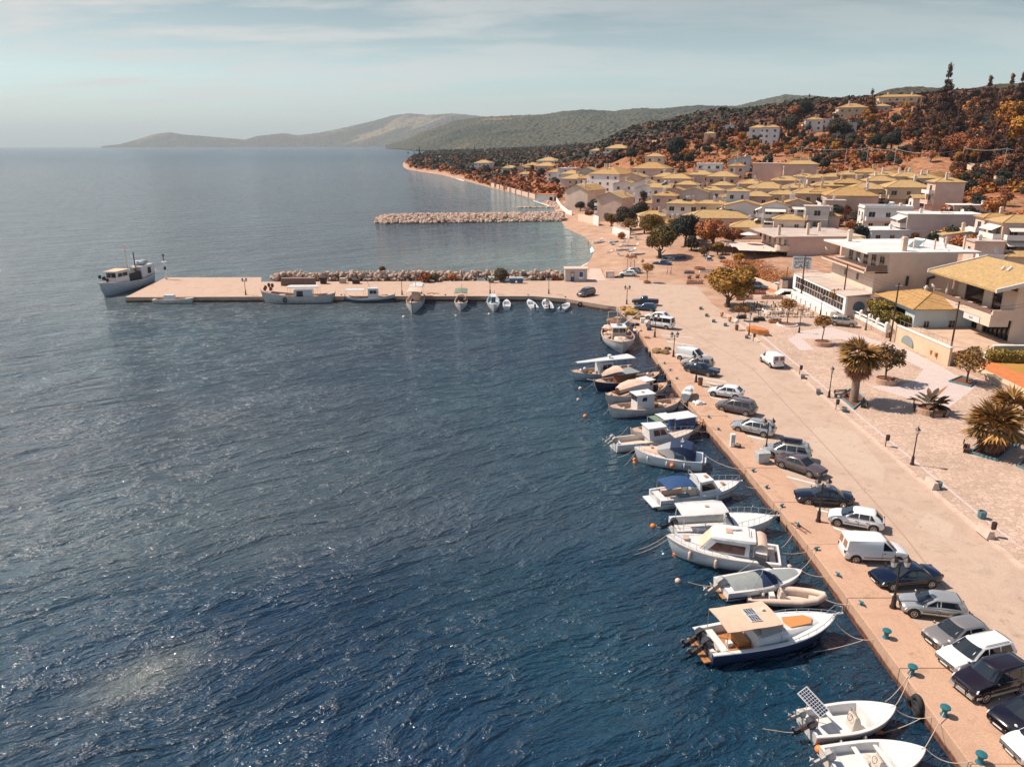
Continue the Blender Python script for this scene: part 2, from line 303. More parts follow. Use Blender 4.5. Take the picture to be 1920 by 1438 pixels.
# --------- sea
def water_mat():
 m=bpy.data.materials.new('sea_water');m.use_nodes=True;t=m.node_tree;b=t.nodes['Principled BSDF']
 P=N(t, 'ShaderNodeNewGeometry').outputs['Position']
 at_=N(t, 'ShaderNodeAttribute', attribute_name='shallow')
 deep=N(t, 'ShaderNodeTexNoise', i_Scale=.02, i_Detail=3);t.links.new(P, deep.inputs['Vector'])
 rd=ramp(t, [(.42, (.0020, .022, .055)), (.62, (.012, .052, .082))], deep.outputs[0])
 mxs=N(t, 'ShaderNodeMix', data_type='RGBA');t.links.new(at_.outputs['Fac'], mxs.inputs[0]);t.links.new(rd.outputs[0], mxs.inputs[6]);mxs.inputs[7].default_value=(.17, .26, .24, 1)
 t.links.new(mxs.outputs[2], b.inputs['Base Color']);b.inputs['IOR'].default_value=1.333;b.inputs['Roughness'].default_value=.10
 pt=N(t, 'ShaderNodeAttribute', attribute_name='patch');mp2=N(t, 'ShaderNodeMix', data_type='RGBA');t.links.new(pt.outputs['Fac'], mp2.inputs[0]);t.links.new(mxs.outputs[2], mp2.inputs[6]);mp2.inputs[7].default_value=(.15, .17, .16, 1);t.links.new(mp2.outputs[2], b.inputs['Base Color'])  # grey mixed into the water colour: a pale patch plus painted sky glare
 b.inputs['IOR'].default_value=1.48;b.inputs['Roughness'].default_value=.05
 rot=N(t, 'ShaderNodeMapping');rot.inputs['Rotation'].default_value=(0, 0, R(-27));t.links.new(P, rot.inputs[0])
 wn=N(t, 'ShaderNodeTexNoise', i_Scale=.06, i_Detail=2);t.links.new(P, wn.inputs['Vector'])
 wa=N(t, 'ShaderNodeVectorMath', operation='MULTIPLY_ADD');t.links.new(wn.outputs['Color'], wa.inputs[0]);wa.inputs[1].default_value=(6, 6, 0);t.links.new(rot.outputs[0], wa.inputs[2])
 last=None;hs=[]
 for scl, ani, det, rg, dist, sharp in((.15, (.28, 1, 1), 3, .55, 2.9, 0), (.42, (.36, 1, 1), 3, .55, 1.45, 1), (1.25, (.42, 1, 1), 4, .6, .62, 1), (4.5, (.6, 1, 1), 3, .6, .10, 0)):
  mp_=N(t, 'ShaderNodeMapping');mp_.inputs['Scale'].default_value=ani;t.links.new(wa.outputs[0], mp_.inputs[0])
  n=N(t, 'ShaderNodeTexNoise', i_Scale=scl, i_Detail=det, i_Roughness=rg, i_Distortion=.25);t.links.new(mp_.outputs[0], n.inputs['Vector'])
  h=n.outputs[0]
  if sharp:
   s1=N(t, 'ShaderNodeMath', operation='SUBTRACT', i_1=.5);t.links.new(h, s1.inputs[0]);s2=N(t, 'ShaderNodeMath', operation='ABSOLUTE');t.links.new(s1.outputs[0], s2.inputs[0])
   s3=N(t, 'ShaderNodeMath', operation='POWER', i_1=.8);t.links.new(s2.outputs[0], s3.inputs[0]);s4=N(t, 'ShaderNodeMath', operation='SUBTRACT', i_0=1.0);t.links.new(s3.outputs[0], s4.inputs[1]);h=s4.outputs[0];hs.append(h)
  bp=N(t, 'ShaderNodeBump', i_Strength=.8, i_Distance=dist);t.links.new(h, bp.inputs['Height'])
  if last:t.links.new(last, bp.inputs['Normal'])
  last=bp.outputs[0]
 hm=N(t, 'ShaderNodeMath', operation='ADD');t.links.new(hs[0], hm.inputs[0]);t.links.new(hs[1], hm.inputs[1]);rr_=ramp(t, [(.895, (.05, .05, .05)), (.97, (.44, .44, .44))]);h2=N(t, 'ShaderNodeMath', operation='MULTIPLY', i_1=.5);t.links.new(hm.outputs[0], h2.inputs[0]);t.links.new(h2.outputs[0], rr_.inputs[0]);t.links.new(rr_.outputs[0], b.inputs['Roughness'])
 t.links.new(last, b.inputs['Normal'])
 return m
M_SEA=water_mat()
aw=np.linspace(-1.15, 1.15, 300);yw=np.concatenate([[-120, -20], np.linspace(8, 120, 150), np.linspace(123, 600, 150), np.geomspace(606, 30000, 60)])
AW, YW=np.meshgrid(aw, yw);XW=AW*np.maximum(YW, 60)*np.where(YW>3000, 1.3, 1);SW=coast_sd(XW, YW)
ny, nx=XW.shape;idx=np.arange(ny*nx).reshape(ny, nx);F=np.stack([idx[:-1, :-1], idx[:-1, 1:], idx[1:, 1:], idx[1:, :-1]], -1).reshape(-1, 4)
keep=(SW.reshape(-1)[F].min(1)<60)|(YW.reshape(-1)[F].min(1)>2500);F=F[keep]
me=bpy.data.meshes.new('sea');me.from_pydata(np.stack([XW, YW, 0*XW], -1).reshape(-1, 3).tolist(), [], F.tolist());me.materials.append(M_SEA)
sh=np.clip(1+SW/np.where(YW>350, 60, 34), 0, 1)**1.3*np.clip((YW-165)/14, 0, 1)*np.clip((900-YW)/300, 0, 1)
sh=np.maximum(sh, .75*np.exp(-(((XW-0)/30)**2+((YW-205)/26)**2)**1.0)*(YW>172))
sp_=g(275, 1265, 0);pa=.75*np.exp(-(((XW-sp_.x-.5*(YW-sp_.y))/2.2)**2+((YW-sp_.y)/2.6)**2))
q_=g(150, 900, 0);e_=g(0, 1085, 0);pa=np.maximum(pa, .30/(1+np.exp(-(YW-e_.y-.10*(XW-e_.x))/1.6))*np.exp(-np.maximum(0, XW+.25*YW+10)**2/900)*np.clip((150-YW)/70, 0, 1))  # left band: bright cloud reflection painted into the water colour
bd_=np.clip((YW-62)/45, 0, 1)*np.clip((900-YW+900)/900, 0, 1)*np.clip((10-XW+.12*YW)/50, .35, 1)*np.where(YW>130, .44, .26);pa=np.maximum(pa, bd_)  # broad sky glare painted into the sea colour, stronger farther out
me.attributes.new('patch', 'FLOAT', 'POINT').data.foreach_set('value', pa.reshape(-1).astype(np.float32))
at_=me.attributes.new('shallow', 'FLOAT', 'POINT');at_.data.foreach_set('value', sh.reshape(-1).astype(np.float32))
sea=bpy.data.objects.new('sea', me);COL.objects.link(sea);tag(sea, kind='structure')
# --------- air
def haze_box():
 b=MB();b.box(-40000, 40000, -400, 33000, -6, 700);m=bpy.data.materials.new('haze');m.use_nodes=True;t=m.node_tree;t.nodes.clear()
 v=N(t, 'ShaderNodeVolumePrincipled');v.inputs['Color'].default_value=(.76, .88, .95, 1);v.inputs['Density'].default_value=HAZE;o=N(t, 'ShaderNodeOutputMaterial');t.links.new(v.outputs[0], o.inputs['Volume'])
 tag(b.build('haze', m), kind='stuff')
HAZE=4.8e-5
haze_box()
# --------- quay, pier, road, plaza
def conc(name, c, c2, stain=(.30, .19, .13), wet=False):
 m=bpy.data.materials.new(name);m.use_nodes=True;t=m.node_tree;b=t.nodes['Principled BSDF'];b.inputs['Roughness'].default_value=.85
 P=N(t, 'ShaderNodeNewGeometry').outputs['Position']
 a=N(t, 'ShaderNodeTexNoise', i_Scale=.35, i_Detail=9, i_Roughness=.68, i_Distortion=.6);t.links.new(P, a.inputs['Vector']);r=ramp(t, [(.32, c), (.55, c2), (.72, stain)], a.outputs[0])
 f=N(t, 'ShaderNodeTexNoise', i_Scale=9, i_Detail=4);t.links.new(P, f.inputs['Vector']);rf=ramp(t, [(.3, (.86, .86, .86)), (.7, (1.08, 1.08, 1.08))], f.outputs[0])
 mu=N(t, 'ShaderNodeMix', data_type='RGBA', blend_type='MULTIPLY', i_0=1.0);t.links.new(r.outputs[0], mu.inputs[6]);t.links.new(rf.outputs[0], mu.inputs[7])
 q1=N(t, 'ShaderNodeTexNoise', i_Scale=1.3, i_Detail=7, i_Roughness=.62, i_Distortion=.8);t.links.new(P, q1.inputs['Vector']);q2=ramp(t, [(.60, (1, 1, 1)), (.68, (.80, .76, .73)), (.80, (.62, .56, .52))], q1.outputs[0])
 q3=N(t, 'ShaderNodeMix', data_type='RGBA', blend_type='MULTIPLY', i_0=1.0);t.links.new(mu.outputs[2], q3.inputs[6]);t.links.new(q2.outputs[0], q3.inputs[7]);out=q3.outputs[2]
 if wet:
  sp=N(t, 'ShaderNodeSeparateXYZ');t.links.new(P, sp.inputs[0]);ad=N(t, 'ShaderNodeMath', operation='MULTIPLY_ADD', i_1=.55, i_2=-.27);t.links.new(a.outputs[0], ad.inputs[0])
  s_=N(t, 'ShaderNodeMath', operation='ADD');t.links.new(sp.outputs[2], s_.inputs[0]);t.links.new(ad.outputs[0], s_.inputs[1])
  rw=ramp(t, [(.0, (1, 1, 1)), (.32, (1, 1, 1)), (.46, (0, 0, 0))], s_.outputs[0]);mw=N(t, 'ShaderNodeMix', data_type='RGBA');t.links.new(rw.outputs[0], mw.inputs[0]);t.links.new(out, mw.inputs[6])
  ra=N(t, 'ShaderNodeTexNoise', i_Scale=3, i_Detail=5);t.links.new(P, ra.inputs['Vector']);rr_=ramp(t, [(.35, (.045, .030, .022)), (.65, (.20, .062, .030))], ra.outputs[0]);t.links.new(rr_.outputs[0], mw.inputs[7]);out=mw.outputs[2]
 t.links.new(out, b.inputs['Base Color'])
 bp=N(t, 'ShaderNodeBump', i_Strength=.35, i_Distance=.03);t.links.new(f.outputs[0], bp.inputs['Height']);t.links.new(bp.outputs[0], b.inputs['Normal'])
 return m
M_QUAY=conc('quay_concrete', (.42, .255, .175), (.50, .325, .225), (.30, .17, .105), wet=True)
M_ROAD=conc('road_concrete', (.41, .295, .225), (.48, .36, .28), (.35, .26, .20))
M_ROAD2=conc('road_patch', (.45, .345, .27), (.50, .39, .31), (.42, .32, .25))
M_KERB=conc('kerb_stone', (.48, .36, .29), (.60, .46, .38), (.34, .19, .13))
M_WHITE=mat('white_paint', (.78, .76, .74), .6, var=.10, scale=2)
def paving(name, c1, c2, cj, scale, rnd=1.0, jw=.06):
 m=bpy.data.materials.new(name);m.use_nodes=True;t=m.node_tree;b=t.nodes['Principled BSDF'];b.inputs['Roughness'].default_value=.85
 P=N(t, 'ShaderNodeNewGeometry').outputs['Position']
 v=N(t, 'ShaderNodeTexVoronoi', feature='DISTANCE_TO_EDGE', i_Scale=scale, i_Randomness=rnd);t.links.new(P, v.inputs['Vector'])
 v2=N(t, 'ShaderNodeTexVoronoi', i_Scale=scale, i_Randomness=rnd);t.links.new(P, v2.inputs['Vector'])
 sp=N(t, 'ShaderNodeSeparateColor');t.links.new(v2.outputs['Color'], sp.inputs[0]);r=ramp(t, [(0, c1), (1, c2)], sp.outputs[0])
 j=ramp(t, [(jw*.5, (1, 1, 1)), (jw*1.5, (0, 0, 0))], v.outputs[0]);mx_=N(t, 'ShaderNodeMix', data_type='RGBA');t.links.new(j.outputs[0], mx_.inputs[0]);t.links.new(r.outputs[0], mx_.inputs[6]);mx_.inputs[7].default_value=(*cj, 1)
 a=N(t, 'ShaderNodeTexNoise', i_Scale=.18, i_Detail=6);t.links.new(P, a.inputs['Vector']);ra=ramp(t, [(.3, (.84, .82, .80)), (.7, (1.08, 1.06, 1.05))], a.outputs[0])
 mu=N(t, 'ShaderNodeMix', data_type='RGBA', blend_type='MULTIPLY', i_0=1.0);t.links.new(mx_.outputs[2], mu.inputs[6]);t.links.new(ra.outputs[0], mu.inputs[7]);t.links.new(mu.outputs[2], b.inputs['Base Color']);return m
M_PLAZA=paving('plaza_paving', (.43, .315, .24), (.56, .425, .34), (.36, .26, .20), 2.3)
def tiles(name, c1, c2, cj, w_, h_, rot=0):
 m=bpy.data.materials.new(name);m.use_nodes=True;t=m.node_tree;b=t.nodes['Principled BSDF'];b.inputs['Roughness'].default_value=.8
 P=N(t, 'ShaderNodeNewGeometry').outputs['Position'];mp_=N(t, 'ShaderNodeMapping');mp_.inputs['Rotation'].default_value=(0, 0, rot);t.links.new(P, mp_.inputs[0])
 v=N(t, 'ShaderNodeTexBrick', i_Scale=1.0);v.inputs['Brick Width'].default_value=w_;v.inputs['Row Height'].default_value=h_;v.inputs['Mortar Size'].default_value=.03
 v.inputs['Color1'].default_value=(*c1, 1);v.inputs['Color2'].default_value=(*c2, 1);v.inputs['Mortar'].default_value=(*cj, 1);t.links.new(mp_.outputs[0], v.inputs['Vector']);t.links.new(v.outputs[0], b.inputs['Base Color']);return m
M_PALE=tiles('pale_tiles', (.58, .49, .46), (.53, .44, .41), (.42, .34, .30), .8, .4, R(20))
def slab(name, pts, z0, z1, m, kind='structure'):
 b=MB();b.prism(pts, z0, z1);o=b.build(name, m);tag(o, kind=kind);return o
QX=22.3
QY=[0, 52, 62, 72, 84, 108, 120];QE=[22.3, 22.3, 21.9, 21.3, 20.6, 20.4, 20.6]
def qx(y):return float(np.interp(y, QY, QE))
b=MB();y=8.0;k=0
while y<120:
 y1=min(y+7.0, 120);q=[(qx(y), y+.015), (qx(y)+3.1, y+.015), (qx(y1)+3.1, y1-.015), (qx(y1), y1-.015)];b.hexa([(*p, -2.5)for p in q], [(*p, 1.12+.01*(k%3))for p in q]);y=y1;k+=1
tag(b.build('quay', M_QUAY, bev=.05), kind='structure')
b=MB();b.prism([(x+.06, max(8.2, min(119.8, y_)))for x, y_ in zip(QE, QY)]+[(x+3.0, max(8.2, min(119.8, y_)))for x, y_ in list(zip(QE, QY))[::-1]], -2.4, 1.09);tag(b.build('quay_joint_fill', mat('joint', (.20, .12, .08), .9)), kind='structure')
pin=[P2(235, 558, 1), P2(490, 557, 1), P2(700, 556, 1), P2(1000, 556, 1), P2(1062, 561, 1), P2(1140, 574, 1)]
pout=[P2(310, 521, 1), P2(490, 520.5, 1)]
root=[(20.8, 126), (20.6, 120), (QX+3.1, 120), (QX+3.1, 150), (QX+3.1, 171), P2(1062, 527, 1)]
slab('pier', pin+[(19.5, 137)]+root+[P2(490, 529, 1), pout[1], pout[0]], -3, 1.06, conc('pier_concrete', (.41, .28, .20), (.48, .345, .265), (.33, .21, .15), wet=True))
cx_=lambda y:36.6+.024*(y-48)
slab('road', [(QX+2.6, 8), (34.6, 8), (cx_(48), 48), (cx_(75), 75), (cx_(130), 130), (38.0, 140), (43.6, 203), (47, 214), (36, 214), (31, 190), (26, 173), (QX+3.1, 172), (QX+3.1, 120.02), (23.3, 120.02), (23.3, 84), (QX+2.6, 60)], -.5, 1.0, M_ROAD)
def flat(name, pts, z, m):b=MB();b.poly([(p[0], p[1], z)for p in pts]);o=b.build(name, m);tag(o, kind='structure');return o
for nm, pts in(('road_patch', [(1530, 800), (1600, 808), (1660, 880), (1655, 905), (1560, 870), (1510, 830)]), ('road_patch', [(1740, 960), (1790, 985), (1780, 1010), (1715, 990)]), ('road_patch', [(1330, 590), (1365, 600), (1370, 622), (1335, 618)])):
 flat(nm, [P2(a_, b_, 1)for a_, b_ in pts], 1.004, M_ROAD2)
b=MB();sp0=[P2(1262, 600, 1), P2(1410, 690, 1), P2(1560, 850, 1), P2(1700, 1010, 1), P2(1860, 1220, 1)]
for p, q in zip(sp0[:-1], sp0[1:]):b.poly([(p[0]-.06, p[1], 1.006), (q[0]-.06, q[1], 1.006), (q[0]+.06, q[1], 1.006), (p[0]+.06, p[1], 1.006)])
tag(b.build('road_seam', mat('seam', (.34, .24, .18), .9)), kind='structure')
b=MB()
for p, q in(((1453, 887.6), (1540, 910)), ((1478, 917), (1500, 922)), ((1508, 948), (1556, 961)), ((1540, 981), (1583, 996)), ((1389, 814), (1434, 824)), ((1407, 836), (1436, 844)), ((1326, 742), (1352, 749)), ((1300, 706), (1362, 716)), ((1325, 716), (1350, 722)), ((1654, 1106), (1688, 1121)), ((1387, 779), (1400, 782)), ((1250, 640), (1300, 648)), ((1236, 628), (1300, 633))):
 p=g(*p, 1.006);q=g(*q, 1.006);d=(q-p).normalized();n=Vector((-d.y, d.x, 0))*.09
 b.poly([p+n, p-n, q-n, q+n])
tag(b.build('parking_lines', M_WHITE), kind='structure')
def kx(y):return 36.6+.024*(y-48)
plz=[(kx(8)-.05, 8), (kx(48), 48), (kx(75), 75), (kx(130), 130), (43, 133), (47, 150), (50, 160), (60, 158), (70, 130), (130, 90), (130, 8)]
slab('plaza', plz, .2, 1.12, M_PLAZA)
b=MB()
for i in range(8, 130, 2):b.box(kx(i)-.32 if i>34 else kx(34)-.32+(34-i)*.0, kx(i)+.02, i+.01, i+1.99, .6, 1.135)
tag(b.build('kerb', M_KERB), kind='structure')
flat('pavement_band', [(kx(50)+1.2, 50), (kx(50)+1.45, 50), (kx(129)+1.3, 129), (kx(129)+.9, 129)], 1.126, M_PALE)
pl=lambda L_:[P2(a_, b_, 1.12)for a_, b_ in L_]
flat('pale_paving', pl([(1478, 637), (1503, 620), (1560, 614), (1700, 655), (1770, 690), (1790, 702), (1832, 724), (1774, 768), (1712, 750), (1628, 724), (1690, 722), (1716, 712), (1731, 692), (1690, 672), (1640, 655), (1580, 636), (1503, 635), (1528, 656), (1500, 657)]), 1.126, M_PALE)
# --------- cars
M_GLASS=mat('car_glass', (.012, .018, .026), .04, spec=.8)
M_TYRE=mat('tyre', (.018, .018, .02), .8)
M_RIM=mat('rim', (.55, .53, .50), .3, metal=.7)
M_DARK=mat('dark_plastic', (.02, .02, .024), .6)
M_HEAD=mat('headlight', (.62, .66, .68), .08, spec=.9)
M_TAIL=mat('tail_light', (.16, .012, .012), .15)
M_PLATE=mat('number_plate', (.62, .62, .60), .5)
PAINT={k:mat('paint_'+k, c, r, metal=mt, coat=.8)for k, (c, r, mt)in dict(white=((.72, .73, .73), .3, 0), silver=((.46, .47, .46), .32, .55), grey=((.30, .29, .28), .35, .5), taupe=((.14, .105, .105), .33, .4), navy=((.007, .013, .032), .18, .2), black=((.010, .010, .018), .18, .1), plum=((.018, .012, .020), .22, .2), sand=((.42, .36, .31), .35, .4), blue=((.02, .05, .11), .2, .2)).items()}
def wheel_meshes():
 t=MB();t.tube([(0, -.105, 0), (0, -.085, 0), (0, .085, 0), (0, .105, 0)], [.275, .315, .315, .275], 18)
 r=MB();r.tube([(0, -.10, 0), (0, .10, 0)], .045, 6)
 for s_ in(-1, 1):
  r.tube([(0, s_*.100, 0), (0, s_*.116, 0)], .05, 8)
  for k in range(16):
   a, b_=2*math.pi*k/16, 2*math.pi*(k+1)/16
   r.hexa([(math.cos(a)*.185, s_*.098, math.sin(a)*.185), (math.cos(a)*.215, s_*.098, math.sin(a)*.215), (math.cos(b_)*.215, s_*.098, math.sin(b_)*.215), (math.cos(b_)*.185, s_*.098, math.sin(b_)*.185)], [(math.cos(a)*.185, s_*.116, math.sin(a)*.185), (math.cos(a)*.215, s_*.116, math.sin(a)*.215), (math.cos(b_)*.215, s_*.116, math.sin(b_)*.215), (math.cos(b_)*.185, s_*.116, math.sin(b_)*.185)])
  for k in range(6):
   a=2*math.pi*k/6;c, d=math.cos(a), math.sin(a);r.tube([(c*.04, s_*.107, d*.04), (c*.19, s_*.107, d*.19)], .024, 4)
 return t.mesh('tyre', M_TYRE, True), r.mesh('rim', M_RIM)
ME_TYRE, ME_RIM=wheel_meshes()
CARS=dict(hatch=dict(L=3.95, W=1.70, H=1.44, wb=2.52, r=.31, b=.24, belt=.90, nose=.66, hood=.88, ws=1.02, rf=.24, rr=-1.42, rb=-1.86, tail=.86, win=[(-.18, .62, 0), (-1.42, -.26, 1)]), hatch5=dict(L=4.10, W=1.76, H=1.46, wb=2.60, r=.32, b=.22, belt=.93, nose=.66, hood=.92, ws=1.16, rf=.26, rr=-1.35, rb=-1.92, tail=.92, win=[(-.15, .70, 0), (-.92, -.22, 0), (-1.35, -.98, 1)]), estate=dict(L=4.45, W=1.74, H=1.52, wb=2.65, r=.31, b=.24, belt=.93, nose=.68, hood=.92, ws=1.20, rf=.38, rr=-1.90, rb=-2.12, tail=.92, win=[(-.05, .78, 0), (-.88, -.12, 0), (-1.82, -.96, 1)], rails=1), mpv=dict(L=4.45, W=1.80, H=1.65, wb=2.75, r=.32, b=.24, belt=1.0, nose=.72, hood=.98, ws=1.35, rf=.50, rr=-1.80, rb=-2.12, tail=.98, win=[(.10, 1.0, 0), (-.80, .02, 0), (-1.80, -.88, 1)], rails=1), sedan=dict(L=4.60, W=1.78, H=1.43, wb=2.75, r=.32, b=.22, belt=.92, nose=.68, hood=.91, ws=1.05, rf=.28, rr=-.85, rb=-1.52, tail=.96, win=[(-.25, .66, 0), (-1.12, -.33, 1)]), suv=dict(L=4.15, W=1.75, H=1.72, wb=2.55, r=.36, b=.36, belt=1.10, nose=.90, hood=1.08, ws=.85, rf=.42, rr=-1.75, rb=-1.92, tail=1.08, win=[(-.20, .62, 0), (-1.02, -.28, 0), (-1.72, -1.10, 0)], rails=1), van=dict(L=4.50, W=1.84, H=1.86, wb=2.90, r=.33, b=.26, belt=1.06, nose=.80, hood=1.05, ws=1.42, rf=.62, rr=-2.10, rb=-2.20, tail=1.0, win=[(.35, 1.08, 0)], van=1), bus=dict(L=4.90, W=1.92, H=1.95, wb=3.10, r=.34, b=.26, belt=1.12, nose=.86, hood=1.10, ws=1.95, rf=1.10, rr=-2.30, rb=-2.42, tail=1.05, win=[(.75, 1.55, 0), (-.75, .66, 0), (-2.20, -.84, 0)]), pickup=dict(L=4.95, W=1.75, H=1.68, wb=3.0, r=.35, b=.36, belt=1.05, nose=.88, hood=1.02, ws=1.05, rf=.60, rr=-.35, rb=-.50, tail=1.0, win=[(-.30, .80, 0)], bed=1))
def make_car(kind, paint, label, group=None, box=False, trim=None, cat='car', name='parked_car'):
 c=CARS[kind];Lh=c['L']/2;hw=c['W']/2;P=PAINT[paint];lo=P if not trim else PAINT[trim]
 root=empty(name, label=label, cat=cat, group=group)
 def top(x):
  if x>c['ws']:k=(x-c['ws'])/(Lh-c['ws']);return c['hood']*(1-k**1.6)+c['nose']*k**1.6
  if x<c['rb']and kind=='sedan':k=(c['rb']-x)/(Lh+c['rb']);return c['belt']+.03-.06*k*k
  return c['belt']if x>-Lh+.1 else c['tail']-.04
 b=MB();rings=[]
 xs=[-Lh, -Lh+.06, -Lh+.25, -Lh+.7, -.9, -.3, .3, .9, c['ws'], (c['ws']*2+Lh)/3, (c['ws']+Lh*2)/3, Lh-.25, Lh-.07, Lh]
 xs=sorted(set([x for x in xs]+[c['rb']]));cr=.035
 for x in xs:
  e=max(0, (abs(x)-(Lh-.75))/.75);h=hw*(1-.20*e**2.2);zt=top(x);z0=c['b']+.08*e*e
  if abs(x)>Lh-.02:zt-=.09;z0+=.09;h*=.96
  bedded=c.get('bed')and x<c['rb']-.01
  rings.append([(x, -h*.86, z0), (x, -h*.985, z0+.13), (x, -h, z0+.3), (x, -h*.985, zt-.14), (x, -h*.90, zt-.02), (x, -h*.5, zt+cr), (x, 0, zt+cr*1.3), (x, h*.5, zt+cr), (x, h*.90, zt-.02), (x, h*.985, zt-.14), (x, h, z0+.3), (x, h*.985, z0+.13), (x, h*.86, z0)])
 b.loft(rings);b.m=1
 xw=(c['wb']/2-.02, -c['wb']/2-.02)
 for x in xw:
  for s_ in(-1, 1):b.disc((x, s_*(hw-.11), c['r']+.03), (0, 1, 0), c['r']+.075, .236, 20)
 for s_ in(-1, 1):
  b.box(-c['wb']/2+.45, c['wb']/2-.45, s_*hw*.97-.025, s_*hw*.97+.025, c['b']+.02, c['b']+.12)
  for x0, x1, _ in c['win'][:2]:b.box(x0-.055, x0-.035, s_*hw-.006, s_*hw+.004, c['b']+.14, c['belt']-.12)
  b.box(-c['wb']/2+.5, c['wb']/2-.5, s_*hw-.01, s_*hw+.012, c['b']+.28, c['b']+.335)
  for x0, x1, _ in c['win'][:2]:b.box(x0+.04, x0+.20, s_*(hw*.985)-.01, s_*(hw*.985)+.02, c['belt']-.17, c['belt']-.135)
 b.box(Lh-.12, Lh+.012, -hw*.5, hw*.5, c['b']+.14, c['b']+.26);b.box(Lh-.15, Lh-.005, -hw*.42, hw*.42, c['nose']-.16, c['nose']-.07)
 if c.get('bed'):b.box(-Lh+.10, c['rb']-.1, -hw*.8, hw*.8, c['belt']-.1, c['belt']+.052)
 b.build('body', [P, M_DARK], root, True, 40)
 zb=c['belt']-.03;zt=c['H']-.07;hb=hw*.93;ht=hw*(.86 if kind in('van', 'bus')else.76)
 def rr(x0, x1, h, z, k=.10, fx=.25):return[(x0, -h+k*1.2, z), (x0+k*.5, -h, z), (x1-fx, -h, z), (x1, -h*.72, z), (x1+fx*.12, 0, z), (x1, h*.72, z), (x1-fx, h, z), (x0+k*.5, h, z), (x0, h-k*1.2, z), (x0-.03, 0, z)]
 b=MB();b.loft([rr(c['rb'], c['ws'], hb, zb), rr(c['rb']*.5+c['rr']*.5, c['ws']*.5+c['rf']*.5, (hb+ht)/2+.015, (zb+zt)/2+.02), rr(c['rr'], c['rf'], ht, zt), rr(c['rr']+.1, c['rf']-.12, ht*.9, zt+.05), rr(c['rr']+.35, c['rf']-.4, ht*.55, c['H'])])
 b.build('cabin', P, root, True, 50)
 lerp=lambda z:(z-zb)/(zt-zb)
 for nm, xb, xt, s_ in(('windscreen', c['ws'], c['rf'], 1), ('rear_window', c['rb'], c['rr'], -1)):
  if c.get('van')and s_<0:
   for q in(-1, 1):
    b=MB();X=lambda z:xb+(xt-xb)*lerp(z)-.045
    b.hexa([(X(1.15), q*.12, 1.15), (X(1.15)+.03, q*.12, 1.15), (X(1.15)+.03, q*hb*.80, 1.15), (X(1.15), q*hb*.80, 1.15)], [(X(1.66), q*.12, 1.66), (X(1.66)+.03, q*.12, 1.66), (X(1.66)+.03, q*ht*.80, 1.66), (X(1.66), q*ht*.80, 1.66)])
    b.build('rear_window', mat('van_rear_glass', (.30, .14, .09), .2), root)
   continue
  z0, z1=zb+.06, zt+.005;o=.034*s_;b=MB();pts=[]
  for z, h in((z0, hb), (z1, ht)):
   x=xb+(xt-xb)*lerp(z);row=[]
   for q in(-1, -.72, 0, .72, 1):
    yy_=q*(h-.05);xx=x+(.03 if q==0 else 0)*s_+o-(.09*s_ if abs(q)==1 and s_>0 else 0)+(0.05 if abs(q)==1 and s_<0 else 0)
    row.append((xx, yy_*.955, z+.012))
   pts.append(row)
  b.loft(pts, closed=False, cap0=False, cap1=False);b.build(nm, M_GLASS, root)
 for s_ in(-1, 1):
  for x0, x1, k in c['win']:
   b=MB();z0, z1=zb+.09, zt-.04
   Y=lambda z, o:s_*(hb+(ht-hb)*lerp(z)+.012+.015*math.sin(math.pi*min(1, lerp(z)))+o)
   fr=max(x1-(c['rf']-.20), 0)if x1>c['rf']-.25 else 0;rrk=max(0, (c['rr']+.2)-x0)if k else 0
   P4=[(x0, z0), (x1, z0), (x1-fr, z1), (x0+rrk+(.06 if k else 0), z1)]
   if k:P4.insert(1, (x0+.0, z0))
   P4=[P4[0]]+P4[(2 if k else 1):]
   a_=[b.vert((x, Y(z, 0), z))for x, z in P4];b_=[b.vert((x, Y(z, .008), z))for x, z in P4]
   n=len(a_);b.face(b_ if s_<0 else b_[::-1]);b.face(a_[::-1])
   for i in range(n):b.face((a_[i], a_[(i+1)%n], b_[(i+1)%n], b_[i]))
   b.build('side_window', M_GLASS, root)
  m_=MB();m_.blob((c['ws']-.20, s_*(hw+.09), c['belt']+.08), (.07, .11, .07), 1, 1, 0);m_.build('wing_mirror', P, root, True, 60)
  b=MB();zn=c['nose']-.02
  b.hexa([(Lh-.34, s_*hw*.80, zn-.14), (Lh-.06, s_*hw*.45, zn-.14), (Lh+.015, s_*hw*.50, zn-.13), (Lh-.19, s_*(hw*.965), zn-.13)], [(Lh-.42, s_*hw*.80, zn+.045), (Lh-.16, s_*hw*.45, zn+.02), (Lh-.06, s_*hw*.50, zn-.01), (Lh-.28, s_*(hw*.955), zn+.01)]);b.build('headlight', M_HEAD, root)
  b=MB();zt_=c['tail']-.05;b.box(-Lh-.012, -Lh+.16, *sorted((s_*hw*.60, s_*hw*.80)), zt_-.2, zt_);b.build('tail_light', M_TAIL, root)
  if c.get('rails'):
   b=MB();b.tube([(c['rr']+.2, s_*ht*.86, c['H']-.04), (c['rr']+.35, s_*ht*.86, c['H']+.03), (c['rf']-.45, s_*ht*.86, c['H']+.03), (c['rf']-.3, s_*ht*.86, c['H']-.04)], .018, 5);b.build('roof_rail', M_DARK, root)
 b=MB();b.box(-Lh-.016, -Lh+.02, -.26, .26, c['tail']-.42, c['tail']-.31);b.build('number_plate', M_PLATE, root)
 b=MB();b.box(Lh-.02, Lh+.018, -.26, .26, c['b']+.15, c['b']+.25);b.build('number_plate', M_PLATE, root)
 for x in xw:
  for s_ in(-1, 1):
   w_=empty('wheel', (x, s_*(hw-.085), c['r']));w_.parent=root;w_.scale=(c['r']/.315, )*3
   w_.scale[1]=1.0
   inst('tyre', ME_TYRE, w_);inst('rim', ME_RIM, w_)
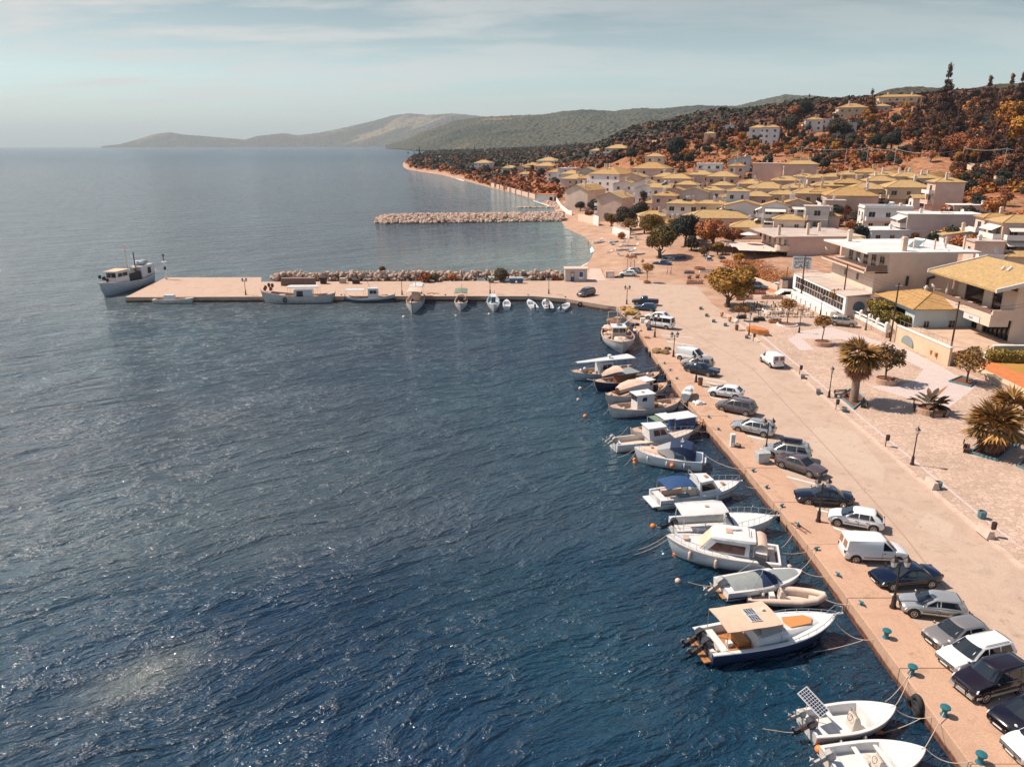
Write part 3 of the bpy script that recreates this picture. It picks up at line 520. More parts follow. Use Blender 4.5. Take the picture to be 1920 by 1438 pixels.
 if trim:
  b=MB()
  for s_ in(-1, 1):b.box(-Lh+.3, Lh-.2, s_*hw-.03, s_*hw+.018, c['b']+.02, c['b']+.17)
  b.box(Lh-.12, Lh+.05, -hw*.86, hw*.86, c['b']+.02, c['b']+.20);b.build('lower_trim', lo, root)
  b=MB();b.tube([(Lh+.04, -.35, c['b']), (Lh+.13, -.33, c['b']+.45), (Lh+.13, .33, c['b']+.45), (Lh+.04, .35, c['b'])], .03, 6);b.build('bull_bar', M_DARK, root)
 if box:
  bx_=empty('roof_box', label='glossy dark roof box strapped on the silver minivan', cat='roof box')
  b=MB();b.loft([[(x, y*q, c['H']+.07+z)for y, z in((-.36, .04), (-.40, .14), (-.30, .30), (0, .34), (.30, .30), (.40, .14), (.36, .04))]for x, q in((-1.25, .5), (-1.15, .85), (-.6, 1), (.3, 1), (.65, .75), (.78, .4))]);b.build('shell', PAINT['plum'], bx_, True, 45)
  b=MB();b.box(-.95, -.9, -.55, .55, c['H']+.03, c['H']+.12);b.box(.3, .35, -.55, .55, c['H']+.03, c['H']+.12);b.build('crossbar', M_RIM, bx_)
  root['_box']=bx_.name
 return root
def put_car(o, kind, f, r, z=1.0):
 c=CARS[kind];F_=g(*f, z);R_=g(*r, z);mid=(F_+R_)/2;h=heading(R_, F_)
 n=Vector((-math.sin(h), math.cos(h), 0));
 if n.dot(Vector((mid.x, mid.y, 0)))<0:n=-n
 p=mid+n*(c['W']/2-.04);place(o, p, h)
 if '_box' in o:b=bpy.data.objects[o['_box']];place(b, p, h);del o['_box']
 return o
LOT=[('hatch5', 'white', (1942, 1444), (2028, 1432), 'white car mostly out of frame at the bottom corner of the quay road', 0), ('hatch5', 'black', (1913, 1390), (1992, 1368), 'glossy blue-black car nosing the quay just below the black off-roader', 0), ('suv', 'plum', (1841, 1320), (1917, 1300), 'black off-roader with silver lower trim and bull bar', 'silver'), ('estate', 'white', (1809, 1268), (1886, 1250), 'white estate car with roof rails beside the black off-roader', 0), ('hatch', 'grey', (1775, 1226), (1846, 1213), 'dull silver three-door hatchback next to the white estate car', 0), ('hatch', 'silver', (1713, 1158), (1792, 1168), 'pale silver three-door hatchback just past the lamp post, facing the quay', 0), ('sedan', 'navy', (1670, 1108), (1747, 1103), 'old dark blue saloon with round twin headlights behind the lamp post', 0), ('van', 'white', (1682, 1060), (1604, 1057), 'white panel van backed up to the quay with its nose to the road', 0), ('hatch5', 'white', (1570, 987), (1635, 999), 'white five-door hatchback between the black saloon and the panel van', 0), ('sedan', 'black', (1514.6, 948), (1578.5, 953), 'shiny black saloon parked behind the tall lamp post', 0), ('sedan', 'taupe', (1518, 896), (1465, 878), 'brownish grey saloon with its nose to the road', 0), ('mpv', 'silver', (1441, 859), (1506, 869), 'silver minivan carrying a roof box', 0), ('estate', 'silver', (1385, 811), (1429, 820), 'silver estate car in the bay above the minivan', 0), ('mpv', 'taupe', (1353, 772), (1397, 781), 'brownish grey people carrier behind the silver estate', 0), ('hatch5', 'white', (1337, 744), (1378, 750), 'white hatchback with dark windows above the grey people carrier', 0), ('sedan', 'black', (1328, 707), (1291, 699.5), 'black saloon parked nose to the road near the white van', 0), ('estate', 'sand', (1284, 689), (1325, 694), 'beige estate car squeezed between the white van and black saloon', 0), ('van', 'white', (1313, 683), (1272.5, 675.5), 'white van with high roof next to the beige estate', 0), ('bus', 'white', (1214, 613.5), (1250, 618.5), 'white minibus with a long row of dark windows', 0), ('hatch5', 'white', (1213, 599.5), (1244, 603), 'white car half hidden behind the minibus', 0), ('hatch', 'blue', (1196, 583), (1220, 585), 'dark blue hatchback parked beside the trawler nets', 0), ('pickup', 'navy', (1193, 572.5), (1225, 574), 'navy pickup truck with open bed', 0), ('van', 'white', (1426, 678), (1444, 690), 'white van driving away along the road beside the kerb', 0), ('mpv', 'taupe', (1097.7, 558), (1113, 554.5), 'small dark people carrier standing alone on the pier', 0), ('hatch5', 'white', (1170, 519), (1184, 519.5), 'white car near the beach steps', 0), ('hatch5', 'grey', (1176, 513), (1190, 514), 'grey car behind the white one by the beach', 0), ('sedan', 'blue', (1232, 499), (1246, 500), 'dark blue car under the big plane tree', 0), ('hatch5', 'silver', (1250, 494.5), (1262, 493), 'silver car in the shade of the big plane tree', 0), ('hatch5', 'navy', (1266, 491), (1274, 491.5), 'dark car rightmost under the big plane tree', 0), ('sedan', 'silver', (1317, 489), (1326, 496), 'silver saloon parked by the restaurant wall', 0), ('hatch5', 'plum', (1341, 489), (1350, 494), 'dark car hidden behind the silver saloon at the restaurant', 0), ('estate', 'grey', (1426, 544), (1404, 541), 'grey car half hidden by the large orange-green tree', 0), ('suv', 'sand', (1595, 614.5), (1566, 611.5), 'pale beige off-roader parked by the white balustrade', 0)]
for kind, paint, f, r, lab, trim in LOT:
 nm='driving_van' if 'driving' in lab else{'van':'parked_van', 'bus':'parked_minibus', 'pickup':'parked_pickup'}.get(kind, 'parked_car')
 far=f[1]<560
 o=make_car(kind, paint, lab, 'cars parked around the harbour', box='roof box' in lab, trim=trim or None, name=nm, cat={'van':'van', 'bus':'minibus', 'pickup':'pickup truck', 'suv':'off-roader'}.get(kind, 'car'))
 put_car(o, kind, f, r, 1.12 if f[0]==1595 else 1.0)
 if nm=='driving_van':del o['group']
# --------- boats
M_GEL=mat('gelcoat', (.66, .66, .65), .25, var=.05, scale=1.5, coat=.5)
M_GEL2=mat('gelcoat_cream', (.60, .52, .45), .35, var=.08, scale=2)
M_HULLW=mat('painted_hull', (.58, .57, .56), .45, var=.16, scale=1.6, col2=(.42, .40, .38))
M_HULLB=mat('blue_hull', (.40, .46, .49), .4, var=.12, scale=2)
M_HULLN=mat('navy_hull', (.015, .025, .06), .35)
M_WOOD=mat('teak', (.36, .17, .07), .5, var=.25, scale=6)
M_DECKW=mat('deck_worn', (.46, .32, .24), .7, var=.25, scale=4)
M_BEIGE=mat('beige_canvas', (.62, .43, .32), .8, var=.08, scale=2, bump=.3, bscale=6)
M_PINK=mat('faded_canvas', (.60, .42, .33), .85, var=.12, scale=1.5, bump=.3, bscale=4)
M_BLUEC=mat('blue_canvas', (.012, .055, .16), .7, var=.15, scale=2, bump=.3, bscale=5)
M_NAVYC=mat('navy_canvas', (.010, .025, .075), .7, bump=.4, bscale=5)
M_BLACKC=mat('black_canvas', (.014, .012, .018), .8, bump=.4, bscale=5)
M_GREYC=mat('grey_cover', (.22, .25, .25), .7, var=.08, scale=2, bump=.5, bscale=3)
M_GREENC=mat('green_canvas', (.14, .19, .14), .8, var=.15, scale=3)
M_STEEL=mat('steel_rail', (.62, .60, .58), .25, metal=.9)
M_ROPE=mat('rope', (.50, .40, .31), .9)
M_NET=mat('fishing_net', (.42, .26, .10), .95, col2=(.10, .06, .05), scale=9, detail=8, bump=.8, bscale=22)
M_NETY=mat('yellow_net', (.50, .33, .10), .95, col2=(.24, .12, .04), scale=9, detail=8, bump=.8, bscale=20)
M_BUOY=mat('orange_buoy', (.75, .22, .04), .5)
M_BUOYP=mat('pale_buoy', (.66, .45, .36), .5)
M_SOLAR=tiles('solar_cells', (.012, .02, .05), (.02, .03, .06), (.45, .5, .52), .16, .16)
M_BLUEP=mat('blue_paint', (.012, .07, .19), .4)
M_WIN=mat('boat_window', (.03, .022, .03), .06, spec=.8)
M_WINR=mat('tinted_window', (.14, .06, .05), .08, spec=.8)
M_CREAM=mat('cream_paint', (.60, .47, .38), .5, var=.1, scale=3)
M_TAN=mat('tan_cushion', (.52, .23, .075), .75)
M_ENG=mat('engine_black', (.02, .022, .03), .25, coat=.5)
M_ENGG=mat('engine_grey', (.32, .31, .30), .35, coat=.3)
M_RUST=mat('rusty_steel', (.20, .075, .04), .8, var=.4, scale=8)
M_CLEAR=mat('clear_screen', (.36, .33, .31), .08, spec=.8)
def text_mesh(s, size, m, depth=.004):
 c=bpy.data.curves.new('lettering', 'FONT');c.body=s;c.size=size;c.extrude=depth;c.align_x='CENTER';c.align_y='CENTER'
 o=bpy.data.objects.new('tmp', c);me=bpy.data.meshes.new_from_object(o);bpy.data.objects.remove(o);me.materials.clear();me.materials.append(m);return me
class Boat:
 def __init__(s, name, label, bow, stern, B, F, zb=None, zs=None, rise=.45, srise=0, ws=.86, dbl=False, hull=M_GEL, deckm=M_GEL, rim=.12, floors=((.04, .60, .25), ), trim=None, rake=.09, group='boats moored in the harbour', cat='boat', stripe=None, cut=None, full=2.3):
  bw=g(*bow, zb if zb is not None else F+rise);st=g(*stern, zs if zs is not None else F)
  dv=bw-st;s.L=math.hypot(dv.x, dv.y);s.B, s.F, s.rise, s.srise, s.ws, s.dbl, s.full=B, F, rise, srise, ws, dbl, full
  s.root=empty(name, ((bw.x+st.x)/2, (bw.y+st.y)/2, 0), math.atan2(dv.y, dv.x), label, cat, group)
  nst=22;ts=[i/nst for i in range(nst+1)]
  b=MB();rings=[]
  for t in ts:
   h, z, x=s.h(t), s.z(t), s.x(t);k=t**5*rake*s.L;kk=(1-t)**5*rake*s.L*(1 if dbl else-.0);f=min(1, h/(B/2))
   X=lambda q:x-k*q+kk*q
   rings.append([(x, h, z), (X(.25), h*.985, z*.62), (X(.6), h*(.93-.12*t), z*.22), (X(.9), h*(.80-.35*t), -.06), (X(1.1), h*.45, -.32), (X(1.15), 0, -.42 if not dbl else-.5), (X(1.1), -h*.45, -.32), (X(.9), -h*(.80-.35*t), -.06), (X(.6), -h*(.93-.12*t), z*.22), (X(.25), -h*.985, z*.62), (x, -h, z)])
  b.loft(rings, closed=False, cap0=True, cap1=False);s.hullo=b.build('hull', hull, s.root, True, 50)
  sts=[(t, s.fl(t, floors))for t in ts];edges=sorted(set([e for a, c, _ in floors for e in(a, c)]))
  for e in edges:sts+=[(e-.0015, s.fl(e-.0015, floors)), (e+.0015, s.fl(e+.0015, floors))]
  sts.sort();b=MB();rings=[]
  for t, fz in sts:
   t=min(max(t, 0), 1);h, z, x=s.h(t), s.z(t)+.015, s.x(t);hi=max(h-rim, h*.35);fz=z-.01+.05*(h/B)if fz is None else fz
   hf=hi if fz>z-.1 else min(hi, hi*.96)
   rings.append([(x, h+.012, z-.05), (x, h+.012, z), (x, hi, z), (x, hf, fz), (x, 0, fz+(.05 if fz>z-.1 else 0)), (x, -hf, fz), (x, -hi, z), (x, -h-.012, z), (x, -h-.012, z-.05)])
  b.loft(rings, closed=False, cap0=False, cap1=False);b.build('deck', deckm, s.root, True, 30)
  if trim:
   b=MB()
   for sg in(-1, 1):b.tube([(s.x(t), sg*(s.h(t)+.01), s.z(t)-.03)for t in ts], .045, 5)
   b.build('rubbing_strake', trim, s.root)
  if stripe:
   b=MB()
   for sg in(-1, 1):
    for ta, tb in zip(ts[:-1], ts[1:]):
     q=[]
     for t, zz in((ta, .0), (tb, .0), (tb, 1), (ta, 1)):
      z=s.z(t)*(stripe[1]+stripe[2]*zz);q.append((s.x(t), sg*(s.h(t)*1.0+.012), z))
     b.poly(q if sg<0 else q[::-1])
   b.build('stripe', stripe[0], s.root)
 def x(s, t):return(t-.5)*s.L
 def h(s, t):
  if s.dbl:return max(.02, s.B/2*(1-abs(2*t-1)**s.full)**.75)
  if t<.4:return s.B/2*(s.ws+(1-s.ws)*math.sin(t/.4*math.pi/2))
  return max(.02, s.B/2*(1-((t-.4)/.6)**s.full)**.85)
 def z(s, t):return s.F+s.rise*max(0, (t-.25)/.75)**2+s.srise*max(0, (.4-t)/.4)**2
 def fl(s, t, floors):
  for a, b, z in floors:
   if a<=t<=b:return z
  return None
 def part(s, name, b, m, smooth=False, angle=40, bev=0):return b.build(name, m, s.root, smooth, angle, bev)
 def box(s, name, t0, t1, y0, y1, z0, z1, m, bev=.02):
  b=MB();b.box(s.x(t0), s.x(t1), y0, y1, z0, z1);return s.part(name, b, m, bev=bev)
 def cabin(s, t0, t1, w0, w1, z0, z1, m=M_GEL, rf=.25, rr=.05, win=M_WIN, top=.85, ws=True, sides=1, side=(.15, .85), wz=(.35, .85), name='cabin', roofm=None, over=.12, rth=.07, rear=False, round_=0):
  """tapered house; rf/rr rake of the front/back in metres"""
  x0, x1=s.x(t0), s.x(t1);b=MB()
  A=[(x0, -w0, z0), (x1, -w1, z0), (x1, w1, z0), (x0, w0, z0)];Bt=[(x0+rr, -w0*top, z1), (x1-rf, -w1*top, z1), (x1-rf, w1*top, z1), (x0+rr, w0*top, z1)]
  b.hexa(A, Bt);c=s.part(name, b, m, bev=.04)
  def pt(u, v, sg, o):
   p=Vector(A[0 if sg<0 else 3]).lerp(Vector(A[1 if sg<0 else 2]), u);q=Vector(Bt[0 if sg<0 else 3]).lerp(Vector(Bt[1 if sg<0 else 2]), u);r_=p.lerp(q, v);return r_+Vector((0, sg*o, .1*o))
  if sides:
   for sg in(-1, 1):
    for k in range(sides):
     u0=side[0]+(side[1]-side[0])*k/sides+(.02 if k else 0);u1=side[0]+(side[1]-side[0])*(k+1)/sides-.02;b=MB()
     q0=[pt(u0, wz[0], sg, .0), pt(u1, wz[0], sg, .0), pt(u1-(.05 if k==sides-1 else 0), wz[1], sg, .0), pt(u0, wz[1], sg, .0)];q1=[p+Vector((0, sg*.022, 0))for p in q0]
     b.hexa(q0, q1)if sg>0 else b.hexa(q1, q0);w_=b.build('window', win, c)
  if ws:
   for k in(0, 1):
    b=MB();
    f=lambda u, v, o:Vector(A[1]).lerp(Vector(A[2]), u).lerp(Vector(Bt[1]).lerp(Vector(Bt[2]), u), v)+Vector((o, 0, o*.3))
    u0, u1=(.05, .48)if k==0 else(.52, .95);q0=[f(u0, wz[0], 0), f(u1, wz[0], 0), f(u1, wz[1]+.06, 0), f(u0, wz[1]+.06, 0)];b.hexa(q0, [p+Vector((.025, 0, .01))for p in q0]);b.build('window', win, c)
  if roofm:
   b=MB();o=over;b.hexa([(x0+rr-o, -w0*top-o, z1+.003), (x1-rf+o*1.5, -w1*top-o, z1+.003), (x1-rf+o*1.5, w1*top+o, z1+.003), (x0+rr-o, w0*top+o, z1+.003)], [(x0+rr-o, -w0*top-o, z1+rth), (x1-rf+o*1.5, -w1*top-o, z1+rth), (x1-rf+o*1.5, w1*top+o, z1+rth), (x0+rr-o, w0*top+o, z1+rth)]);b.build('cabin_roof', roofm, c, bev=.02)
  return c
 def canopy(s, t0, t1, w, z, m, sag=.12, z0=.6, poles=True, name='canopy', w1=None, th=.05, droop=0, arch=.1):
  b=MB();n=6;rings=[];w1=w1 or w
  for i in range(n+1):
   k=i/n;x=s.x(t0+(t1-t0)*k);ww=w+(w1-w)*k;zz=z-sag*abs(math.sin(k*math.pi*2))*.3-droop*abs(2*k-1)**3
   rings.append([(x, -ww, zz-arch), (x, -ww*.5, zz-arch*.2), (x, 0, zz), (x, ww*.5, zz-arch*.2), (x, ww, zz-arch), (x, ww, zz-arch-th), (x, 0, zz-th), (x, -ww, zz-arch-th)])
  b.loft(rings);c=s.part(name, b, m, True, 30)
  if poles:
   for sg in(-1, 1):
    for tt, ww in((t0, w), (t1, w1)):
     b=MB();b.tube([(s.x(tt), sg*min(ww, s.h(tt)-.05), z0), (s.x(tt), sg*ww*.98, z-arch-droop)], .022, 5);b.build('pole', M_STEEL, c)
  return c
 def rail(s, t0, t1, hgt=.45, n=6, r=.018, inset=.06, both=True, close=True):
  b=MB();ts=[t0+(t1-t0)*i/n for i in range(n+1)]
  for sg in(-1, 1):b.tube([(s.x(t), sg*max(.02, s.h(t)-inset), s.z(t)+hgt*min(1, 2.5*i/n+.3))for i, t in enumerate(ts)], r, 5)
  for sg in(-1, 1):
   for i, t in enumerate(ts):b.tube([(s.x(t), sg*max(.02, s.h(t)-inset), s.z(t)), (s.x(t), sg*max(.02, s.h(t)-inset), s.z(t)+hgt*min(1, 2.5*i/n+.3))], r*.8, 4)
  return s.part('guard_rail', b, M_STEEL)
 def outboard(s, y=0, m=M_ENG, size=1.0, tilt=50, zc=None):
  e=empty('outboard_motor', (s.x(0)-.12, y, (s.F if zc is None else zc)+.05));e.parent=s.root;e.rotation_euler=(0, -R(tilt)*-1, 0);e.rotation_euler=(0, R(tilt), 0);e.scale=(size, )*3
  b=MB();b.loft([[(-.42, -.1, .05), (-.1, -.16, .0), (.12, -.1, .05), (.12, .1, .05), (-.1, .16, .0), (-.42, .1, .05)], [(-.50, -.17, .22), (-.1, -.22, .2), (.16, -.15, .22), (.16, .15, .22), (-.1, .22, .2), (-.50, .17, .22)], [(-.48, -.17, .45), (-.1, -.20, .5), (.12, -.13, .46), (.12, .13, .46), (-.1, .20, .5), (-.48, .17, .45)], [(-.35, -.09, .56), (-.1, -.11, .60), (.04, -.07, .56), (.04, .07, .56), (-.1, .11, .60), (-.35, .09, .56)]]);b.build('cowling', m, e, True, 40)
  b=MB();b.box(-.30, -.02, -.07, .07, -.75, .06);b.box(-.62, .0, -.10, .10, -.30, -.26);b.tube([(-.55, 0, -.72), (.02, 0, -.72)], .08, 8, .05);b.box(-.2, -.05, -.015, .015, -.95, -.7)
  for k in range(3):a=2*math.pi*k/3;b.tube([(-.58, 0, -.72), (-.60, math.cos(a)*.17, -.72+math.sin(a)*.17)], .05, 4, .02)
  b.build('drive_leg', M_ENG if m is not M_ENGG else M_ENGG, e)
  return e
 def fender(s, t, sg, m=M_GEL, r=.11, l=.5, drop=.05):
  x, y, z=s.x(t), sg*(s.h(t)+r*.8), s.z(t)-drop;b=MB();b.lathe([(.02, 0), (r*.6, -.04), (r, -.12), (r, -l+.1), (r*.6, -l+.02), (.02, -l)], (x, y, z-.12), 8);b.tube([(x, y, z-.12), (x, sg*(s.h(t)-.05), z+.1)], .012, 4);s.part('fender', b, m, True, 60)
 def ball(s, t, y, z, r, m=M_BUOY, name='float'):b=MB();b.ball((s.x(t), y, z), r, 10, 8);s.part(name, b, m, True, 80)
 def heap(s, t, y, z, r, m=M_NET, name='net_heap', seed=1, n=7, fl=.45):
  b=MB();rnd=random.Random(seed)
  for k in range(n):b.blob((s.x(t)+rnd.uniform(-r, r)*.8, y+rnd.uniform(-r, r)*.6, z+rnd.uniform(0, r*.3)), r*rnd.uniform(.35, .6), seed+k, 2, .35, fl)
  return s.part(name, b, m, True, 70)
 def tube(s, name, pts, r, m=M_STEEL, n=6, r1=None):b=MB();b.tube([(s.x(t), y, z)for t, y, z in pts], r, n, r1);return s.part(name, b, m)
 def console(s, t, y=0, z=.25, h=.95, screen=True):
  x=s.x(t);b=MB();b.hexa([(x-.3, y-.35, z), (x+.35, y-.35, z), (x+.35, y+.35, z), (x-.3, y+.35, z)], [(x-.15, y-.32, z+h), (x+.15, y-.3, z+h*.85), (x+.15, y+.3, z+h*.85), (x-.15, y+.32, z+h)]);c=s.part('console', b, M_GEL2, bev=.04)
  if screen:b=MB();b.hexa([(x+.02, y-.34, z+h*.9), (x+.05, y-.34, z+h*.9), (x+.05, y+.34, z+h*.9), (x+.02, y+.34, z+h*.9)], [(x-.22, y-.28, z+h*1.45), (x-.19, y-.28, z+h*1.45), (x-.19, y+.28, z+h*1.45), (x-.22, y+.28, z+h*1.45)]);b.build('windscreen', M_CLEAR, c)
  b=MB();b.tube([(x-.28+.06*math.sin(a), y+.17*math.cos(a), z+h*.82+.17*math.sin(a))for a in[k*math.pi/6 for k in range(13)]], .015, 4);b.build('steering_wheel', M_DARK, c)
 def letters(s, txt, t, sg, size, zf=.6, m=M_NAVYC):
  me=text_mesh(txt, size, m);o=bpy.data.objects.new('lettering', me);COL.objects.link(o);o.parent=s.root
  ang=math.atan2(s.h(t+.04)-s.h(t-.04), s.L*.08)
  o.location=(s.x(t), sg*(s.h(t)*1.0+.03), s.z(t)*zf);o.rotation_euler=(R(90), 0, (math.pi if sg>0 else 0)+sg*ang);return o
 def solar(s, c, sx, sy, rx=0, rz=0, ry=0, name='solar_panel'):
  e=empty(name, c);e.parent=s.root;e.rotation_euler=(rx, ry, rz);b=MB();b.box(-sx/2, sx/2, -sy/2, sy/2, -.02, .015);b.build('panel_frame', M_GEL, e);b=MB();b.box(-sx/2+.04, sx/2-.04, -sy/2+.04, sy/2-.04, .015, .022)
  m=bpy.data.materials.get('pv')or pv_mat();b.build('cells', m, e)
def pv_mat():
 m=bpy.data.materials.new('pv');m.use_nodes=True;t=m.node_tree;b=t.nodes['Principled BSDF'];b.inputs['Roughness'].default_value=.2
 c=N(t, 'ShaderNodeTexCoord');v=N(t, 'ShaderNodeTexBrick', i_Scale=1.0, offset=0.0);v.inputs['Brick Width'].default_value=.15;v.inputs['Row Height'].default_value=.15;v.inputs['Mortar Size'].default_value=.012
 v.inputs['Color1'].default_value=(.012, .02, .045, 1);v.inputs['Color2'].default_value=(.018, .03, .06, 1);v.inputs['Mortar'].default_value=(.55, .58, .6, 1);t.links.new(c.outputs['Object'], v.inputs['Vector']);t.links.new(v.outputs[0], b.inputs['Base Color']);return m
MSTEEL=M_STEEL
# --- B1 bottom open boat
s=Boat('open_boat', 'white open motorboat cut by the bottom of the frame, bow to the quay', (1735, 1402), (1556, 1428), 2.3, .62, rise=.35, floors=((.03, .30, .15), (.30, .62, .15)), deckm=M_GEL, hull=M_GEL2, rim=.16, trim=M_CREAM, ws=.9)
s.box('thwart', .33, .38, -.95, .95, .45, .52, M_GEL);s.box('thwart', .56, .60, -.95, .95, .5, .57, M_GEL);s.console(.50, -.2, .15, .7);s.box('stern_seat', .05, .13, -.9, .9, .15, .5, M_GEL);s.heap(.44, .3, .2, .35, M_GEL2, 'rumpled_towel', 3);s.outboard(.1, M_ENGG, .9, 60)
# --- B2 open boat with a raised solar panel
s=Boat('open_boat', 'white open motorboat with a tilted solar panel over its outboard', (1679, 1323), (1512, 1356), 2.25, .62, rise=.38, floors=((.03, .66, .12), ), deckm=M_GEL, hull=M_HULLW, rim=.15, trim=M_CREAM, ws=.9)
s.box('thwart', .30, .35, -.95, .95, .42, .5, M_GEL);s.console(.52, -.15, .12, .85);s.box('stern_seat', .03, .10, -.9, .9, .12, .5, M_GEL);s.box('bow_seat', .66, .80, -.6, .6, .4, .62, M_GEL)
s.solar((s.x(.09), .35, 1.65), .75, 1.55, rx=R(22), rz=R(20), ry=R(-14))
for q in(-.3, .85):s.tube('panel_post', [(.09, q, .5), (.09, q, 1.5 if q<0 else 1.8)], .025)
s.outboard(-.35, M_ENG, 1.0, 62);s.outboard(.5, M_ENGG, .7, 70);s.fender(.25, -1);s.fender(.52, -1, M_GEL2);s.ball(.02, -1.2, .02, .24, M_BUOY)
# --- B3 big walkaround with beige canopy
s=Boat('cruiser_boat', 'large white motorboat with beige canopy, solar panels and twin black outboards', (1566, 1152), (1318, 1202), 3.1, .95, rise=.45, floors=((.0, .07, .45), (.07, .56, .35)), deckm=M_GEL, hull=M_NAVYC, rim=.22, trim=M_GEL, ws=.9, full=2.6, rake=.14)
s.box('cockpit_sole', .08, .34, -1.2, 1.2, .36, .42, M_WOOD, 0);s.box('stern_bench', .08, .13, -1.1, 1.1, .42, .9, M_GEL, .04);s.box('swim_platform', -.05, .0, -1.2, 1.2, .3, .4, M_WOOD);s.box('cockpit_cushion', .24, .33, -.4, 1.0, .42, .75, M_TAN, .04)
b=MB();b.loft([[(s.x(.34), y, z)for y, z in((-1.15, .4), (-1.12, 1.25), (-.9, 1.45), (.9, 1.45), (1.12, 1.25), (1.15, .4))], [(s.x(.50), y, z)for y, z in((-1.15, .4), (-1.10, 1.35), (-.9, 1.6), (.9, 1.6), (1.10, 1.35), (1.15, .4))], [(s.x(.62), y, z)for y, z in((-1.0, .9), (-.95, 1.2), (-.7, 1.35), (.7, 1.35), (.95, 1.2), (1.0, .9))], [(s.x(.85), y, z)for y, z in((-.5, 1.1), (-.45, 1.22), (-.3, 1.30), (.3, 1.30), (.45, 1.22), (.5, 1.1))]]);s.part('cuddy', b, M_GEL, True, 45, .03)
b=MB();b.loft([[(s.x(.36), y, z)for y, z in((-1.08, 1.38), (-.95, 2.0), (.95, 2.0), (1.08, 1.38))], [(s.x(.50), y, z)for y, z in((-1.0, 1.55), (-.85, 2.15), (.85, 2.15), (1.0, 1.55))], [(s.x(.56), y, z)for y, z in((-.8, 1.5), (-.8, 1.52), (.8, 1.52), (.8, 1.5))]], closed=False, cap0=False, cap1=False);s.part('windscreen', b, M_CLEAR, True)
b=MB();b.prism([(s.x(.62), -.55), (s.x(.78), -.45), (s.x(.82), 0), (s.x(.78), .45), (s.x(.62), .55), (s.x(.595), 0)], 1.34, 1.42);s.part('sun_pad', b, M_TAN, bev=.03)
s.box('helm_seat', .38, .44, -.7, .7, .4, 1.15, M_CREAM, .05);s.tube('steering_wheel', [(.455+.01*math.sin(a), -.35+.24*math.cos(a), 1.45+.24*math.sin(a))for a in[k*math.pi/7 for k in range(15)]], .02, M_DARK, 4)
s.canopy(.10, .50, 1.25, 2.42, M_BEIGE, .1, .9, arch=.12);s.solar((s.x(.34), .22, 2.44), .75, .62);s.solar((s.x(.34), -.42, 2.41), .75, .62);s.box('canopy_light', .43, .45, .1, .3, 2.43, 2.55, M_GEL)
s.outboard(.45, M_ENG, 1.15, 58, .75);s.outboard(-.45, M_ENG, 1.15, 58, .75);s.rail(.55, 1.0, .25);s.tube('anchor_roller', [(.98, 0, 1.42), (1.06, 0, 1.45)], .08, M_GEL);s.tube('bow_pulpit', [(.95, .3, 1.4), (1.02, .35, 1.85), (1.05, 0, 1.9), (1.02, -.35, 1.85), (.95, -.3, 1.4)], .025)
s.box('cool_box', .17, .21, -.3, .1, .42, .72, M_GEL, .03)
# --- B4 rigid inflatable
def rib(label, bow, stern, W=2.1):
 s=Boat('inflatable_boat', label, bow, stern, W*.7, .35, zb=.6, zs=.4, rise=.15, floors=((.05, .8, .15), ), deckm=M_GEL2, hull=M_GEL2, rim=.05)
 b=MB();pts=[(s.x(.0), W*.38, .42), (s.x(.3), W*.40, .42), (s.x(.65), W*.38, .45), (s.x(.85), W*.26, .55), (s.x(.98), W*.06, .68), (s.x(.98), -W*.06, .68), (s.x(.85), -W*.26, .55), (s.x(.65), -W*.38, .45), (s.x(.3), -W*.40, .42), (s.x(.0), -W*.38, .42)]
 b.tube(pts, [.06, .24, .25, .25, .22, .22, .25, .25, .24, .06], 10);s.part('air_tube', b, M_CREAM, True, 60);s.console(.45, 0, .15, .8);s.box('seat', .28, .35, -.35, .35, .15, .6, M_GEL);return s
s=rib('cream rigid inflatable boat lying behind the large canopied motorboat', (1549, 1119), (1400, 1113));s.box('teak_strip', .05, .18, .0, .25, .5, .55, M_WOOD);s.outboard(0, M_GEL, .7, 40)
# --- B5 runabout under a grey cover
s=Boat('runabout_boat', 'white runabout under a grey cover with blue windscreen hood and silver outboard', (1503, 1068), (1352, 1097), 2.3, .78, rise=.30, floors=(), deckm=M_GEL, hull=M_GEL, rim=.14, trim=M_GEL2, ws=.92, stripe=(M_NAVYC, .38, .12), full=2.7)
b=MB();b.loft([[(s.x(t), y*s.h(t), s.z(t)+dz*k)for y, dz in((-.86, .02), (-.5, .16), (0, .2), (.5, .16), (.86, .02))]for t, k in((.08, .8), (.25, 1.4), (.45, 2.2))], closed=False, cap0=False, cap1=False);s.part('cockpit_cover', b, M_GREYC, True)
b=MB();b.loft([[(s.x(t)-dx, y*s.h(t), s.z(t)+dz*k)for y, dz, dx in((-.88, .02, .15), (-.5, .30, 0), (0, .36, -.08), (.5, .30, 0), (.88, .02, .15))]for t, k in((.445, 1.25), (.53, 1.35), (.64, .35))], closed=False, cap0=False, cap1=False);s.part('windscreen_hood', b, M_NAVYC, True)
b=MB();b.loft([[(s.x(t), y*s.h(t), s.z(t)+dz)for y, dz in((-.78, .03), (0, .12), (.78, .03))]for t in(.65, .75, .87, .93)], closed=False, cap0=False, cap1=False);s.part('bow_cover', b, M_GREYC, True)
b=MB();b.loft([[(s.x(t), y, z)for y, z in((-.55, zz), (-.3, zz+.06), (.3, zz+.06), (.55, zz))]for t, zz in((.40, 2.35), (.47, 2.15), (.58, 1.8))], closed=False, cap0=False, cap1=False);s.part('folded_bimini', b, M_BLACKC)
for q in(-1, 1):s.tube('bimini_arm', [(.30, q*1.0, .95), (.42, q*.7, 1.7), (.45, q*.5, 2.2)], .022)
